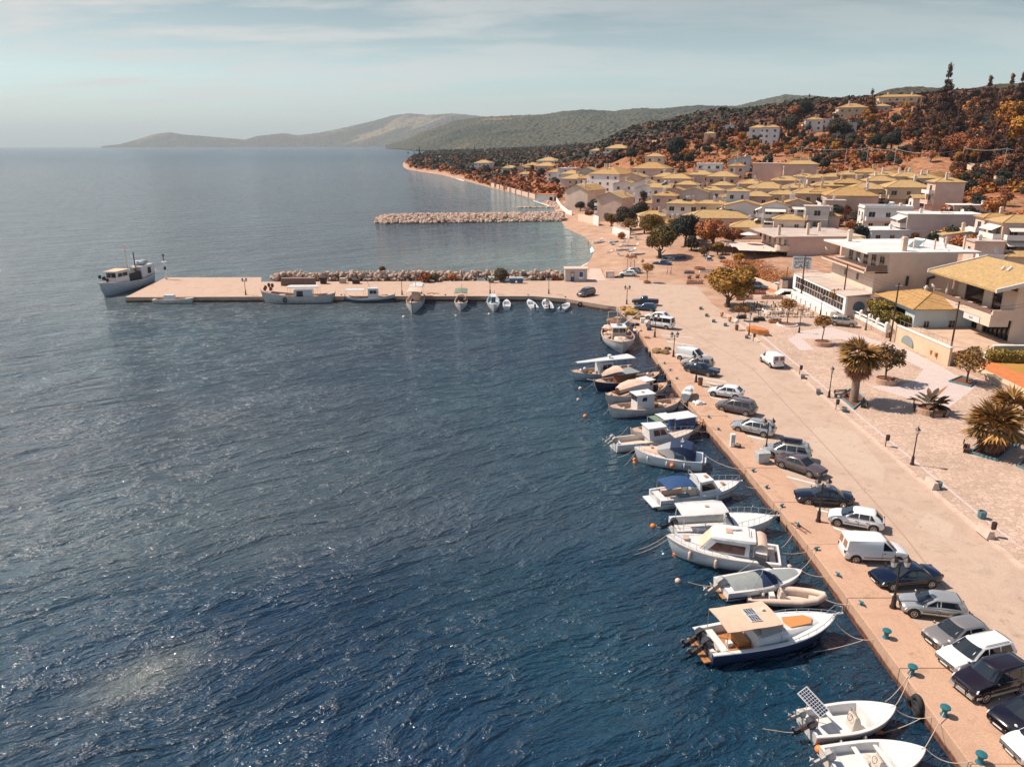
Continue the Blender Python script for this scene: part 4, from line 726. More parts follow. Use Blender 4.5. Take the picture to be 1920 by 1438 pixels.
s.box('swim_platform', -.05, .0, -.9, .9, .25, .33, M_WOOD);s.outboard(0, M_ENGG, 1.2, 55, .6);s.fender(.60, -1);s.fender(.40, -1, M_GEL, .13, .3);s.letters('BELLA', .55, -1, .26, .45)
# --- B6 flybridge-like cabin cruiser, bow to the sea
s=Boat('cabin_cruiser', 'large white cabin cruiser lying stern to the quay with tinted side windows', (1250, 1003), (1462, 1040), 3.2, 1.15, rise=.50, floors=((.02, .26, .45), ), hull=M_GEL, deckm=M_GEL, rim=.25, trim=M_CREAM, ws=.9, stripe=(M_NAVYC, .22, .05), full=2.5, rake=.1)
c=s.cabin(.27, .70, 1.20, .95, 1.25, 2.35, M_GEL, .85, .0, M_WINR, .88, False, 1, (.10, .88), (.12, .72), roofm=None)
b=MB();f0=s.x(.70);b.hexa([(f0-.02, -.88, 1.38), (f0+.04, -.8, 1.38), (f0+.04, .8, 1.38), (f0-.02, .88, 1.38)], [(f0-.80, -.84, 2.33), (f0-.74, -.76, 2.33), (f0-.74, .76, 2.33), (f0-.80, .84, 2.33)]);b.build('windscreen_cover', M_BEIGE, c)
b=MB();b.loft([[(s.x(t), y*w, z+dz)for y, dz in((-1, -.16), (-.93, 0), (0, .08), (.93, 0), (1, -.16), (0, -.1))]for t, w, z in((.22, 1.05, 2.48), (.30, 1.18, 2.52), (.48, 1.15, 2.55), (.58, .95, 2.50), (.61, .75, 2.42))]);b.build('cabin_roof', M_GEL, c, True, 45)
s.box('roof_hatch', .42, .48, -.35, .35, 2.60, 2.66, M_DECKW);s.box('deck_hatch', .80, .85, -.3, .3, 1.62, 1.69, M_DECKW);s.tube('roof_rack', [(.28, -.5, 2.58), (.28, -.5, 2.8), (.28, .5, 2.8), (.28, .5, 2.58)], .025)
for k in range(3):s.tube('life_raft', [(.345+k*.012, -.35, 2.68), (.40+k*.012, -.15, 2.68)], .07, M_GEL)
s.canopy(.12, .235, 1.05, 2.45, M_PINK, .1, 1.1, droop=.25);s.rail(.45, 1.0, .5, 8)
s.box('cockpit_bench', .04, .09, -1.2, 1.2, .5, 1.0, M_CREAM);s.box('swim_platform', -.07, .01, -1.25, 1.25, .3, .42, M_HULLB);s.heap(.16, 0, .5, .35, M_CREAM, 'folded_awning', 4)
for t in(.55, .78):s.fender(t, 1, M_CREAM, .13, .75)
me=text_mesh('CS 911', .24, M_ENGG)
for sg in(1, ):o=bpy.data.objects.new('lettering', me);COL.objects.link(o);o.parent=s.root;o.location=(s.x(.43), sg*1.20, 2.42);o.rotation_euler=(R(82), 0, math.pi)
s.letters('MARINA', .76, 1, .16, .68, M_ENGG)
s.ball(-.09, .2, .35, .22, M_BUOYP)
# --- B7 hardtop fishing boat behind it
s=Boat('hardtop_boat', 'white sport fishing boat with a big flat hardtop, behind the cabin cruiser', (1451, 967), (1262, 982), 2.8, .95, rise=.35, floors=((.03, .55, .35), ), deckm=M_GEL, rim=.2, ws=.9, full=2.7)
b=MB();b.loft([[(s.x(t), y*w, z+dz)for y, dz in((-1, -.05), (-.9, .02), (0, .06), (.9, .02), (1, -.05), (0, -.06))]for t, w, z in((.04, 1.15, 2.25), (.15, 1.22, 2.3), (.42, 1.2, 2.38), (.50, .95, 2.36))]);c=s.part('hardtop', b, M_GEL, True, 45)
for t, sg in((.06, -1), (.06, 1), (.27, -1), (.27, 1), (.45, 1), (.45, -1)):b=MB();b.tube([(s.x(t), sg*1.1, .9), (s.x(t)+.1, sg*1.05, 2.3)], .03, 6);b.build('post', M_GEL, c)
b=MB();b.hexa([(s.x(.56), -1.0, 1.1), (s.x(.57), -.95, 1.1), (s.x(.57), .95, 1.1), (s.x(.56), 1.0, 1.1)], [(s.x(.49), -.85, 2.25), (s.x(.50), -.8, 2.25), (s.x(.50), .8, 2.25), (s.x(.49), .85, 2.25)]);s.part('windscreen', b, M_NAVYC)
s.tube('antenna', [(.1, .8, 2.3), (.08, .8, 3.2)], .012, M_DARK);s.box('roof_mount', .30, .34, -.2, .1, 2.36, 2.48, M_DECKW);s.rail(.5, 1.0, .55, 8);s.outboard(0, M_ENG, 1.0, 65, .8);s.tube('anchor_roller', [(.96, 0, 1.3), (1.06, 0, 1.32)], .09, M_GEL)
# --- B8 boat with blue bimini
s=Boat('cabin_boat', 'white cabin motorboat with a bright blue bimini over the cockpit', (1386, 902), (1228, 928), 2.7, .95, rise=.35, floors=((.0, .46, .35), ), deckm=M_GEL, hull=M_GEL, rim=.18, ws=.9, stripe=(M_NAVYC, .62, .05), full=2.6)
s.cabin(.46, .72, 1.12, .8, .95, 2.05, M_GEL, .75, 0, M_WIN, .86, True, 1, (.12, .9), (.30, .82), roofm=M_GEL, over=.06);s.box('roof_hatch', .57, .61, -.25, .25, 2.13, 2.18, M_WOOD);s.box('deck_hatch', .78, .82, -.25, .25, 1.26, 1.32, M_WOOD)
s.canopy(.08, .42, 1.1, 2.15, M_BLUEC, .1, .95, droop=.2);s.box('swim_platform', -.08, 0, -1.1, 1.1, .3, .42, M_GEL);s.box('stern_bench', .02, .10, -1.0, 1.0, .35, .85, M_GEL, .05);s.box('side_bench', .12, .36, .75, 1.1, .35, .9, M_BEIGE);s.box('helm_seat', .36, .43, -.9, .0, .35, 1.1, M_CREAM);s.box('engine_box', .22, .36, -.95, -.3, .35, .95, M_GREYC)
s.tube('radar_arch', [(.44, -1.0, 2.1), (.43, -.8, 2.6), (.43, .8, 2.6), (.44, 1.0, 2.1)], .035);s.rail(.62, 1.0, .55, 6);s.fender(.35, -1);s.fender(.65, -1);s.tube('anchor_roller', [(.97, 0, 1.3), (1.04, 0, 1.32)], .08, M_GEL);s.letters('CRISTAL', .12, -1, .15, .35)
# --- B9 cruiser, blue camper canopy, bow to sea
s=Boat('cabin_cruiser', 'white sports cruiser lying stern to the quay with dark blue camper canopy', (1189, 838), (1318, 858), 2.9, 1.05, rise=.40, floors=(), deckm=M_GEL, hull=M_GEL, rim=.2, ws=.88, full=2.5)
b=MB();b.loft([[(s.x(t), y*s.h(t), s.z(t)+dz)for y, dz in((-.72, .02), (-.45, d), (.45, d), (.72, .02))]for t, d in((.56, .45), (.75, .32), (.90, .08))]);s.part('foredeck', b, M_PINK, True, 50)
b=MB();b.loft([[(s.x(.40), y, z)for y, z in((-1.2, 1.1), (-.95, 2.1), (.95, 2.1), (1.2, 1.1))], [(s.x(.50), y, z)for y, z in((-1.15, 1.2), (-.85, 2.0), (.85, 2.0), (1.15, 1.2))], [(s.x(.66), y, z)for y, z in((-.75, 1.55), (-.6, 1.6), (.6, 1.6), (.75, 1.55))]], closed=False, cap0=False, cap1=False);s.part('windscreen', b, M_CLEAR, True)
b=MB();b.loft([[(s.x(t), y*w, z if abs(y)<1 else zz)for y in(-1.12, -.95, -.5, .5, .95, 1.12)for z, zz in((zt_-(0.14 if abs(y)>.9 else 0), zb_), )]for t, w, zt_, zb_ in((.10, 1.1, 1.9, 1.1), (.16, 1.15, 2.3, 1.1), (.30, 1.15, 2.5, 1.7), (.47, 1.0, 2.3, 2.0))], closed=False, cap0=True, cap1=False);s.part('camper_canopy', b, M_NAVYC, True, 30)
s.tube('radar_arch', [(.24, -1.22, 1.1), (.31, -1.05, 2.4), (.31, 1.05, 2.4), (.24, 1.22, 1.1)], .06, M_GEL);s.rail(.5, 1.0, .35, 6);s.box('roof_instrument', .28, .33, -.3, .3, 2.5, 2.56, M_GREYC)
for t in(.25, .5, .78):s.fender(t, 1, M_GEL, .09, .5)
s.ball(.42, s.h(.42)+.2, .6, .22);s.ball(.98, .35, .25, .2);s.ball(.97, .45, -.02, .22);s.box('deck_hatch', .73, .77, -.2, .2, 1.72, 1.78, M_DECKW);s.box('life_raft', -.05, -.01, -.7, .7, .6, .85, M_GEL)
s.letters('AQUA', .22, 1, .3, .5)
# --- B10 pilothouse with outboards
s=Boat('pilothouse_boat', 'white pilothouse motorboat with open cockpit and grey twin outboards', (1300, 806), (1150, 828), 2.5, .85, rise=.35, floors=((.02, .42, .3), ), deckm=M_GEL2, rim=.15, ws=.9, full=2.6)
s.cabin(.40, .66, 1.0, .75, .9, 2.15, M_GEL, .5, -.1, M_WINR, .88, True, 2, (.25, .95), (.35, .85), roofm=M_GEL, over=.1);s.box('stern_bench', .03, .09, -.9, .9, .3, .75, M_GEL, .05);s.outboard(.35, M_ENGG, .95, 62);s.outboard(-.35, M_ENGG, .95, 62);s.rail(.62, 1.0, .4);s.tube('antenna', [(.45, .6, 2.2), (.43, .6, 3.1)], .012)
s.letters('ANNA', .55, -1, .2, .55)
# --- wooden working boats --------------------------------------------------
def caique(label, bow, stern, B, F, hull=M_HULLW, rise=.55, srise=.35, deckm=M_DECKW, trim=M_CREAM, name='fishing_boat', stripe=None, **k):
 s=Boat(name, label, bow, stern, B, F, rise=rise, srise=srise, dbl=True, hull=hull, deckm=deckm, rim=.1, floors=((.10, .86, F-.35), ), trim=trim, rake=.06, group='wooden fishing boats', cat='fishing boat', stripe=stripe, **k)
 s.tube('stem_post', [(.945, 0, -.1), (.985, 0, s.z(1)*.5), (1.004, 0, s.z(1)+.25)], .06, trim);s.tube('rudder', [(.05, 0, -.2), (.012, 0, s.z(0)*.5), (-.004, 0, s.z(0)+.22)], .06, M_WOOD);return s
s=caique('fishing boat with bright blue wheelhouse and white and green awning', (1183, 806), (1318, 795), 2.8, .75, M_HULLW)
s.cabin(.17, .44, .85, .85, .45, 2.1, M_BLUEP, .05, .05, M_WIN, .97, False, 1, (.4, .62), (.55, .8), roofm=M_GEL, over=.18);s.canopy(.47, .62, 1.0, 2.35, M_GEL, .05, .8, arch=.03);s.canopy(.62, .72, .95, 2.2, M_GREENC, .05, .8, arch=.03)
b=MB();b.tube([(s.x(.10)+.3*math.cos(a), .3*math.sin(a), 1.25)for a in[k*math.pi/6 for k in range(13)]], .07, 6);s.part('coiled_hose', b, M_ROPE);s.heap(.07, -.2, .75, .3, M_NETY, 'net_heap', 5);s.ball(.04, .3, 1.1, .2);s.ball(.03, -.4, 1.05, .15, M_GEL);s.heap(.8, 0, .7, .4, M_CREAM, 'tarpaulin', 6)
s=caique('white fishing boat with tall narrow white wheelhouse', (1142, 762), (1276, 752), 2.9, .85, M_HULLW)
s.cabin(.42, .66, .80, .75, .5, 2.5, M_GEL, .05, .1, M_WIN, .97, True, 1, (.45, .75), (.62, .84), roofm=M_GEL, over=.15);s.heap(.55, 0, 2.55, .3, M_NETY, 'net_heap', 7, 4);s.heap(.36, -.3, .75, .45, M_NETY, 'net_heap', 8);s.box('fish_box', .26, .33, -.8, .2, .55, .85, M_CREAM);s.heap(.25, .3, .75, .35, M_PINK, 'tarpaulin', 9);s.heap(.80, 0, .8, .5, M_CREAM, 'rope_heap', 10)
b=MB();b.disc((s.x(.10), -.4, 1.5), (1, .4, 0), .30, .14, 14);s.part('net_hauler', b, M_RUST, bev=.02);b=MB();b.disc((s.x(.30), -.9, 1.2), (0, 1, 0), .26, .10, 14);s.part('winch_drum', b, M_RUST)
for sg in(-1, 1):s.tube('handrail', [(.14, sg*.9, 1.1), (.16, sg*.95, 1.6), (.38, sg*1.1, 1.6), (.38, sg*1.1, .9)], .02)
s=caique('fishing boat under a pale arched awning with blue-green side curtain', (1136, 740), (1250, 722), 2.9, .8, M_HULLW)
s.cabin(.30, .42, .75, .75, .45, 2.2, M_CREAM, .0, .0, M_WIN, .97, False, 2, (.15, .85), (.62, .85), roofm=M_GEL, over=.2)
b=MB();b.loft([[(s.x(t), y*w, z+dz)for y, dz in((-1.05, -.9), (-1, -.15), (-.5, 0), (0, .06), (.5, 0), (1, -.15), (1.05, -.5))]for t, w, z in((.40, 1.1, 2.2), (.55, 1.15, 2.3), (.70, .95, 2.15), (.82, .45, 1.85))], closed=False, cap0=False, cap1=False);s.part('awning', b, M_PINK, True)
b=MB();b.loft([[(s.x(t), y, z)for y, z in((w, zt_), (w+.04, (zt_+zb_)/2), (w, zb_))]for t, w, zt_, zb_ in((.40, 1.17, 1.9, .7), (.58, 1.25, 2.0, .7), (.72, .98, 1.9, .9))], closed=False, cap0=False, cap1=False);s.part('side_curtain', b, M_HULLB, True)
s.heap(.14, 0, .75, .5, M_NETY, 'net_heap', 11, 9);s.heap(.85, 0, .85, .3, M_NETY, 'net_heap', 12);s.box('fish_crate', .22, .27, .3, .8, .5, 1.4, M_DARK);s.ball(.95, .3, 1.35, .18, M_BUOYP)
s=caique('dark-hulled fishing boat with beige sail awning and grey cabin roof', (1114, 714), (1236, 702), 2.8, .85, M_HULLN, trim=M_CREAM)
s.cabin(.42, .66, .9, .85, .5, 2.0, M_RUST, .0, .0, M_WIN, .97, False, 2, (.15, .85), (.5, .8), roofm=M_GREYC, over=.35)
b=MB();b.loft([[(s.x(t), y*w, z)for y in(-1, -.5, 0, .5, 1)for z in(zz-.35*abs(y)**1.5, )]for t, w, zz in((.64, 1.25, 2.9), (.76, .9, 2.7), (.90, .25, 2.25))], closed=False, cap0=False, cap1=False);s.part('awning', b, M_PINK, True);s.tube('awning_pole', [(.88, 0, .9), (.88, 0, 2.35)], .03)
s.heap(.30, 0, .85, .5, M_DARK, 'black_net_heap', 13);s.heap(.15, 0, .9, .4, M_NET, 'net_heap', 14);s.ball(.22, .5, 1.35, .22, M_GEL);s.ball(.12, -.3, 1.4, .2, M_DARK);s.ball(.36, -.6, 1.3, .28, M_GEL);s.ball(.8, .3, 1.1, .22, M_GEL);s.tube('bowsprit', [(.98, 0, 1.35), (1.1, 0, 1.75)], .05, M_GEL)
s=caique('blue-grey fishing boat with long white canopy roof and radar dome', (1071, 696), (1192, 688), 3.0, .75, M_HULLB, trim=M_HULLB)
s.cabin(.40, .60, .85, .8, .5, 2.1, M_GEL, 0, 0, M_WIN, .98, False, 2, (.15, .85), (.45, .85), roofm=None);s.canopy(.08, .92, 1.15, 2.5, M_GEL, .02, .8, w1=.35, arch=.06, th=.09)
s.tube('radar_mast', [(.42, 0, 2.45), (.42, 0, 2.75)], .06, M_RUST);b=MB();b.lathe([(.02, 0), (.3, .02), (.32, .12), (.25, .22), (.02, .26)], (s.x(.42), 0, 2.75), 12);s.part('radar_dome', b, M_GEL, True)
s.ball(.86, .25, 1.35, .26, M_GEL);s.ball(.78, -.3, 1.3, .24, M_GEL);s.heap(.70, .2, .8, .4, M_NETY, 'net_heap', 15);s.heap(.20, 0, .8, .5, M_CREAM, 'rope_heap', 16, 6);s.ball(.66, .9, 1.0, .2, M_GEL)
s=caique('cluttered white wooden trawler with nets and mast at the harbour corner', (1168, 641), (1150, 603), 5.0, 1.3, M_HULLW, zs=1.8, rise=.7, srise=.5, name='trawler')
s.cabin(.45, .64, 1.1, 1.1, .9, 2.9, M_CREAM, .1, .1, M_WIN, .92, True, 2, (.15, .85), (.6, .85), roofm=M_GEL, over=.15);s.heap(.80, 0, 1.35, 1.25, M_CREAM, 'pale_net_heap', 17, 16);s.heap(.36, .9, 1.7, 1.1, M_NETY, 'net_heap', 18, 14);s.heap(.10, 0, 2.1, 1.2, M_NET, 'net_heap', 19, 14);s.heap(.28, -1.2, 1.5, 1.0, M_PINK, 'orange_net_heap', 20, 12);s.heap(.52, -1.6, 1.5, .7, M_CREAM, 'rope_heap', 27, 9);s.heap(.02, .8, 2.4, .6, M_PINK, 'orange_net_heap', 28, 7)
s.cabin(.16, .30, .8, .8, .9, 2.6, M_RUST, 0, 0, M_WIN, .95, False, 1, (.3, .7), (.4, .8), name='deck_locker');s.box('blue_barrel_rack', .66, .70, .4, 1.1, .9, 1.6, M_BLUEP);s.box('winch', .67, .72, -.9, -.2, .9, 1.7, M_DARK);s.box('crate', .70, .73, -.1, .3, .9, 1.5, M_DARK)
s.tube('mast', [(.42, 0, 1), (.42, 0, 5.6)], .09, M_CREAM, 8, .05);s.tube('boom', [(.44, .1, 2.2), (.52, 3.2, 4.9)], .10, M_GEL, 8, .06);s.tube('aft_gallows', [(.1, -1.0, 1.4), (.1, -1.0, 3.8), (.1, 1.0, 3.8), (.1, 1.0, 1.4)], .07, M_CREAM)
for sg in(-1, 1):s.tube('stay', [(.42, 0, 5.4), (.9, sg*.5, 1.9)], .012);s.tube('stay', [(.42, 0, 5.4), (.1, sg*.9, 3.8)], .012)
for t in(.3, .5):b=MB();b.tube([(s.x(t), -s.h(t)-.12, .8+.28*math.sin(a))if 0 else(s.x(t)+.28*math.cos(a), -s.h(t)-.12, .8+.28*math.sin(a))for a in[k*math.pi/6 for k in range(13)]], .11, 6);s.part('tyre_fender', b, M_TYRE)
s.box('hold_hatch', .72, .76, -.6, .2, .95, 1.15, M_WOOD);s.heap(.55, .2, 2.98, .5, M_GREYC, 'grey_tarpaulin', 21, 6)
PIER0=[o for o in COL.objects if o.type=='EMPTY' and o.parent is None]
# --- boats along the pier
s=caique('large blue-white trawler moored at the far end of the pier', (187, 538), (292, 515), 4.6, 1.3, M_HULLB, rise=.9, srise=.8, name='trawler', trim=M_GEL);s.root['label']='large blue-white trawler boat moored at the far end of the pier'
s.cabin(.60, .80, 1.5, 1.2, 1.1, 3.4, M_GEL, .15, 0, M_WIN, .95, True, 2, (.1, .9), (.6, .85), roofm=M_BEIGE, over=.25);s.cabin(.38, .59, 1.4, 1.4, 1.1, 2.6, M_DARK, 0, 0, M_WIN, .95, False, 0, name='shelter');s.cabin(.10, .36, 1.3, 1.4, 1.2, 3.2, M_GEL, 0, .1, M_DARK, .95, False, 1, (.3, .6), (.3, .8), name='aft_house');s.heap(.22, 0, 3.4, 1.3, M_HULLB, 'grey_tarpaulin', 22, 8);s.heap(.40, .3, 2.9, .8, M_NETY, 'net_heap', 23, 6)
s.tube('mast', [(.50, 0, 2), (.50, 0, 7.2)], .08, M_CREAM);s.tube('mast_crosstree', [(.50, -.9, 6.2), (.50, .9, 6.2)], .05, M_CREAM);s.tube('aft_mast', [(.36, 0, 2), (.36, 0, 5.6)], .12, M_DARK)
for sg in(-1, 1):s.tube('stay', [(.50, 0, 6.8), (.95, sg*.3, 2.4)], .015);s.tube('stay', [(.50, 0, 6.8), (.05, sg*.4, 3.6)], .015)
for k in range(3):s.ball(.94-k*.02, .5*k-.5, 3.0-.3*k, .32, M_DARK)
b=MB();b.disc((s.x(.88), -.4, 2.6), (1, .5, 0), .35, .2, 12);s.part('net_hauler', b, M_DARK)
s=Boat('small_boat', 'small white boat with tiny box cabin below the pier wall', (364, 561), (289, 563), 2.0, .55, rise=.3, floors=((.05, .8, .2), ), deckm=M_GEL2, hull=M_HULLW, rim=.12);s.box('box_cabin', .28, .52, -.5, .5, .2, 1.25, M_GEL, .05);s.tube('oar', [(.2, .4, .9), (.8, -.3, .8)], .03, M_WOOD)
s=caique('white wooden fishing boat with orange-edged white roof on posts', (490, 551), (629, 557), 3.3, 1.0, M_HULLW, rise=.8, srise=.4, trim=M_CREAM)
s.cabin(.30, .55, .8, .8, .6, 1.9, M_GEL, 0, 0, M_WIN, .95, False, 1, (.5, .9), (.2, .9));s.canopy(.22, .62, 1.2, 2.5, M_GEL, 0, .9, arch=.05, th=.04);s.canopy(.19, .64, 1.3, 2.44, M_BEIGE, 0, .9, arch=.05, poles=False, name='canopy_border')
for k, (t, y, z)in enumerate(((.93, .2, 2.3), (.89, -.2, 2.6), (.86, .3, 2.1), (.85, -.5, 2.5), (.95, -.1, 2.0))):b=MB();b.disc((s.x(t), y, z), (.3, 1, 0), .32, .1, 12);s.part('line_reel', b, M_RUST);s.tube('reel_post', [(t, y, 1.1), (t, y, z)], .03, M_RUST)
s.box('red_box', .68, .76, -.4, .4, .7, 1.2, M_BEIGE);b=MB();b.tube([(s.x(.66)+.3*math.cos(a), s.h(.66)+.1, .6+.3*math.sin(a))for a in[k*math.pi/6 for k in range(13)]], .1, 6);s.part('tyre_fender', b, M_TYRE);s.tube('mast', [(.4, 0, 2.5), (.38, 0, 3.8)], .03, M_WOOD)
s=caique('white fishing boat with dark blue waterline stripe and small wheelhouse', (741, 555), (646, 560), 2.8, .65, M_HULLW, stripe=(M_HULLN, .15, .4), rise=.5, trim=M_GEL)
s.cabin(.48, .68, .8, .7, .4, 2.0, M_GEL, .25, 0, M_WIN, .93, True, 2, (.2, .95), (.55, .85), roofm=M_GEL, over=.08);s.canopy(.04, .40, .9, 1.9, M_GEL, 0, .6, arch=.03, name='pale_awning');s.heap(.25, 0, .5, .5, M_PINK, 'net_heap', 24, 7);s.tube('mast', [(.5, .5, 2), (.45, .5, 3.2)], .04, M_RUST)
s=caique('fishing boat with cream canopy, bow pointing out from the pier wall', (772, 574), (786, 550), 3.4, .95, M_HULLW, rise=.7, trim=M_HULLN)
s.cabin(.30, .48, .8, .8, .6, 2.1, M_CREAM, 0, 0, M_WIN, .95, False, 1);s.canopy(.15, .72, 1.35, 2.6, M_PINK, .0, .9, arch=.12);s.canopy(.15, .40, 1.2, 2.66, M_GEL, 0, .9, arch=.08, poles=False, name='white_sheet');s.heap(.7, .2, .9, .6, M_NETY, 'net_heap', 25, 8);s.ball(.6, -.5, 1.1, .3, M_BLUEP);s.tube('mast', [(.42, 0, 2.6), (.42, 0, 4.2)], .04, M_WOOD);s.tube('flag_pole', [(.03, -.8, 1.2), (.03, -1.3, 3.2)], .03, M_WOOD);s.box('flag', .03, .04, -1.75, -1.25, 2.6, 3.1, M_NAVYC, 0)
s=caique('small cluttered fishing boat with green canopy below the pier', (863, 573), (866, 556), 2.5, .7, M_HULLW, rise=.5, trim=M_HULLB)
s.canopy(.12, .55, 1.25, 2.0, M_GREENC, .0, .7, arch=.1);s.box('engine_box', .3, .5, -.4, .4, .4, 1.0, M_DARK);s.heap(.75, 0, .7, .5, M_NETY, 'net_heap', 26, 7);s.tube('mast', [(.5, .2, 2), (.5, .2, 3.2)], .03, M_WOOD)
s=caique('small white boat with pale blue deck moored bow out beside the dinghy', (926, 575), (924, 557), 2.5, .7, M_GEL, rise=.45, deckm=M_HULLB, trim=M_GEL)
s.cabin(.35, .6, .45, .45, .4, 1.5, M_HULLB, .1, 0, M_WIN, .9, True, 0, roofm=M_GEL);s.tube('post', [(.2, .3, .5), (.2, .3, 1.9)], .04, M_WOOD)
def dinghy(label, bow, stern, B, eng=True, col=M_GEL):
 s=Boat('dinghy', label, bow, stern, B, .45, zb=.6, rise=.15, floors=((.06, .72, .15), ), deckm=M_GEL, hull=col, rim=.12, group='small boats tied to the pier');s.box('thwart', .35, .45, -B*.4, B*.4, .32, .38, M_GEL)
 if eng:s.outboard(0, M_ENG, .8, 55)
 return s
dinghy('smallest white dinghy without motor between two fishing boats at the pier', (950, 563), (950, 577), 1.5, False)
dinghy('white dinghy with black outboard, angled bow to the pier', (991, 563), (1003, 579), 1.7)
s=dinghy('wider grey-white dinghy with windscreen, third from the quay corner', (1022, 562), (1030, 580), 2.0, True, M_GREYC);s.console(.45, 0, .15, .8)
dinghy('white dinghy nearest the harbour corner with tilted outboard', (1066, 569), (1052, 581), 1.7)
for o in COL.objects:
 if o.type=='EMPTY' and o.parent is None and o not in PIER0 and 'boat' in str(o.get('category'))+str(o.get('label')):o.scale.z=1.35
# --------- town
def plaster(name, c, v=.10):return mat(name, c, .9, var=v, scale=.35, detail=8)
W_CREAM=plaster('plaster_cream', (.68, .52, .41));W_PINK=plaster('plaster_pink', (.62, .44, .35));W_WHITE=plaster('plaster_white', (.72, .68, .64), .06);W_SAND=plaster('plaster_sand', (.58, .44, .30));W_GREY=plaster('plaster_grey', (.50, .44, .40));W_BLUE=plaster('plaster_blue', (.48, .55, .57), .06)
WALLS=dict(c=W_CREAM, p=W_PINK, w=W_WHITE, s=W_SAND, g=W_GREY, b=W_BLUE)
def tile_mat(name, c, c2):
 m=bpy.data.materials.new(name);m.use_nodes=True;t=m.node_tree;b=t.nodes['Principled BSDF'];b.inputs['Roughness'].default_value=.85
 c_=N(t, 'ShaderNodeTexCoord').outputs['Object']
 n=N(t, 'ShaderNodeTexNoise', i_Scale=1.1, i_Detail=9, i_Roughness=.7);t.links.new(c_, n.inputs['Vector']);r=ramp(t, [(.3, c), (.7, c2)], n.outputs[0]);k3=N(t, 'ShaderNodeTexNoise', i_Scale=3.2, i_Detail=3, i_Roughness=.8);t.links.new(c_, k3.inputs['Vector']);k4=ramp(t, [(.34, (.66, .62, .58)), (.62, (1.12, 1.1, 1.05))], k3.outputs[0]);k5=N(t, 'ShaderNodeMix', data_type='RGBA', blend_type='MULTIPLY', i_0=1.0);t.links.new(r.outputs[0], k5.inputs[6]);t.links.new(k4.outputs[0], k5.inputs[7]);t.links.new(k5.outputs[2], b.inputs['Base Color'])
 w1=N(t, 'ShaderNodeTexWave', i_Scale=.55);w1.bands_direction='Y';t.links.new(c_, w1.inputs['Vector']);w2=N(t, 'ShaderNodeTexWave', i_Scale=.9, wave_profile='SAW');w2.bands_direction='Z';t.links.new(c_, w2.inputs['Vector'])
 ad=N(t, 'ShaderNodeMath', operation='ADD');t.links.new(w1.outputs['Fac'], ad.inputs[0]);t.links.new(w2.outputs['Fac'], ad.inputs[1])
 bp=N(t, 'ShaderNodeBump', i_Strength=.5, i_Distance=.05);t.links.new(ad.outputs[0], bp.inputs['Height']);t.links.new(bp.outputs[0], b.inputs['Normal']);return m
M_RIDGE=mat('ridge_tiles', (.30, .18, .07), .9)
M_TILE=tile_mat('roof_tiles', (.51, .355, .165), (.39, .265, .12));M_TILE2=tile_mat('roof_tiles_old', (.50, .32, .12), (.34, .20, .085));M_TILEB=tile_mat('roof_tiles_brown', (.36, .20, .13), (.28, .15, .09))
M_FLAT=mat('flat_roof', (.62, .60, .58), .9, var=.14, scale=.25, detail=8);M_FLATG=mat('flat_roof_grey', (.46, .38, .33), .9, var=.15, scale=.3, detail=8)
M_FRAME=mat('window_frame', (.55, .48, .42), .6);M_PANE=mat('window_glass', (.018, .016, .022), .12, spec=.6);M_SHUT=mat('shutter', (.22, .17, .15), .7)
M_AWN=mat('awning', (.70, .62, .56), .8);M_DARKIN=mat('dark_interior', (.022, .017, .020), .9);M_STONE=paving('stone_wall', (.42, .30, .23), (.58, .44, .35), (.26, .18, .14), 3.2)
M_SOLARG=mat('solar_glass', (.13, .19, .21), .15, spec=.8);M_TANK=mat('tank', (.7, .68, .66), .35, metal=.3)
def window_mesh(w_, h_, door=False):
 f=MB();t=.07
 f.box(-.02, .045, -w_/2-t, w_/2+t, h_, h_+t);f.box(-.02, .045, -w_/2-t, -w_/2, 0, h_);f.box(-.02, .045, w_/2, w_/2+t, 0, h_);f.box(-.02, .06, -w_/2-t, w_/2+t, -t, 0);f.box(-.02, .04, -.03, .03, 0, h_)
 p=MB();p.box(-.02, .022, -w_/2, w_/2, 0, h_);s=MB()
 return f.mesh('window_frame', M_FRAME), p.mesh('pane', M_PANE)
WM={'w':window_mesh(1.1, 1.2), 'd':window_mesh(1.6, 2.1), 'n':window_mesh(.8, 1.1)}
def add_window(parent, kind, x, y, z, rz, full=True, name=None):
 f, p=WM[kind];o=inst(name or('window' if kind!='d' else 'balcony_door'), f, parent, (x, y, z), rz);inst('pane', p, o);return o
def solar_heater_mesh():
 b=MB();b.m=0;b.hexa([(-.5, -1, .1), (.8, -1, .1), (.8, -.98, .1), (-.5, -.98, .1)], [(-.5, -1, .2), (.8, -1, .2), (.8, -.98, .2), (-.5, -.98, .2)])
 b=MB();b.hexa([(-1.0, -.9, .12), (-.95, -.9, .06), (-.95, .9, .06), (-1.0, .9, .12)], [(.55, -.9, 1.18), (.6, -.9, 1.12), (.6, .9, 1.12), (.55, .9, 1.18)])
 t=MB();t.tube([(.75, -.9, 1.25), (.75, .9, 1.25)], .27, 10);s=MB()
 for y in(-.8, .8):s.tube([(.75, y, 0), (.75, y, 1.0)], .03, 4)
 s.tube([(.75, -.8, .95), (.75, .8, .95)], .03, 4)
 return b.mesh('solar_panel', M_SOLARG), t.mesh('tank', M_TANK, True), s.mesh('stand', M_STEEL)
SH=solar_heater_mesh()
def solar_heater(parent, x, y, z, rz=0):
 e=empty('solar_water_heater', (x, y, z), rz);e.parent=parent
 for nm, m_ in zip(('solar_panel', 'tank', 'stand'), SH):inst(nm, m_, e)
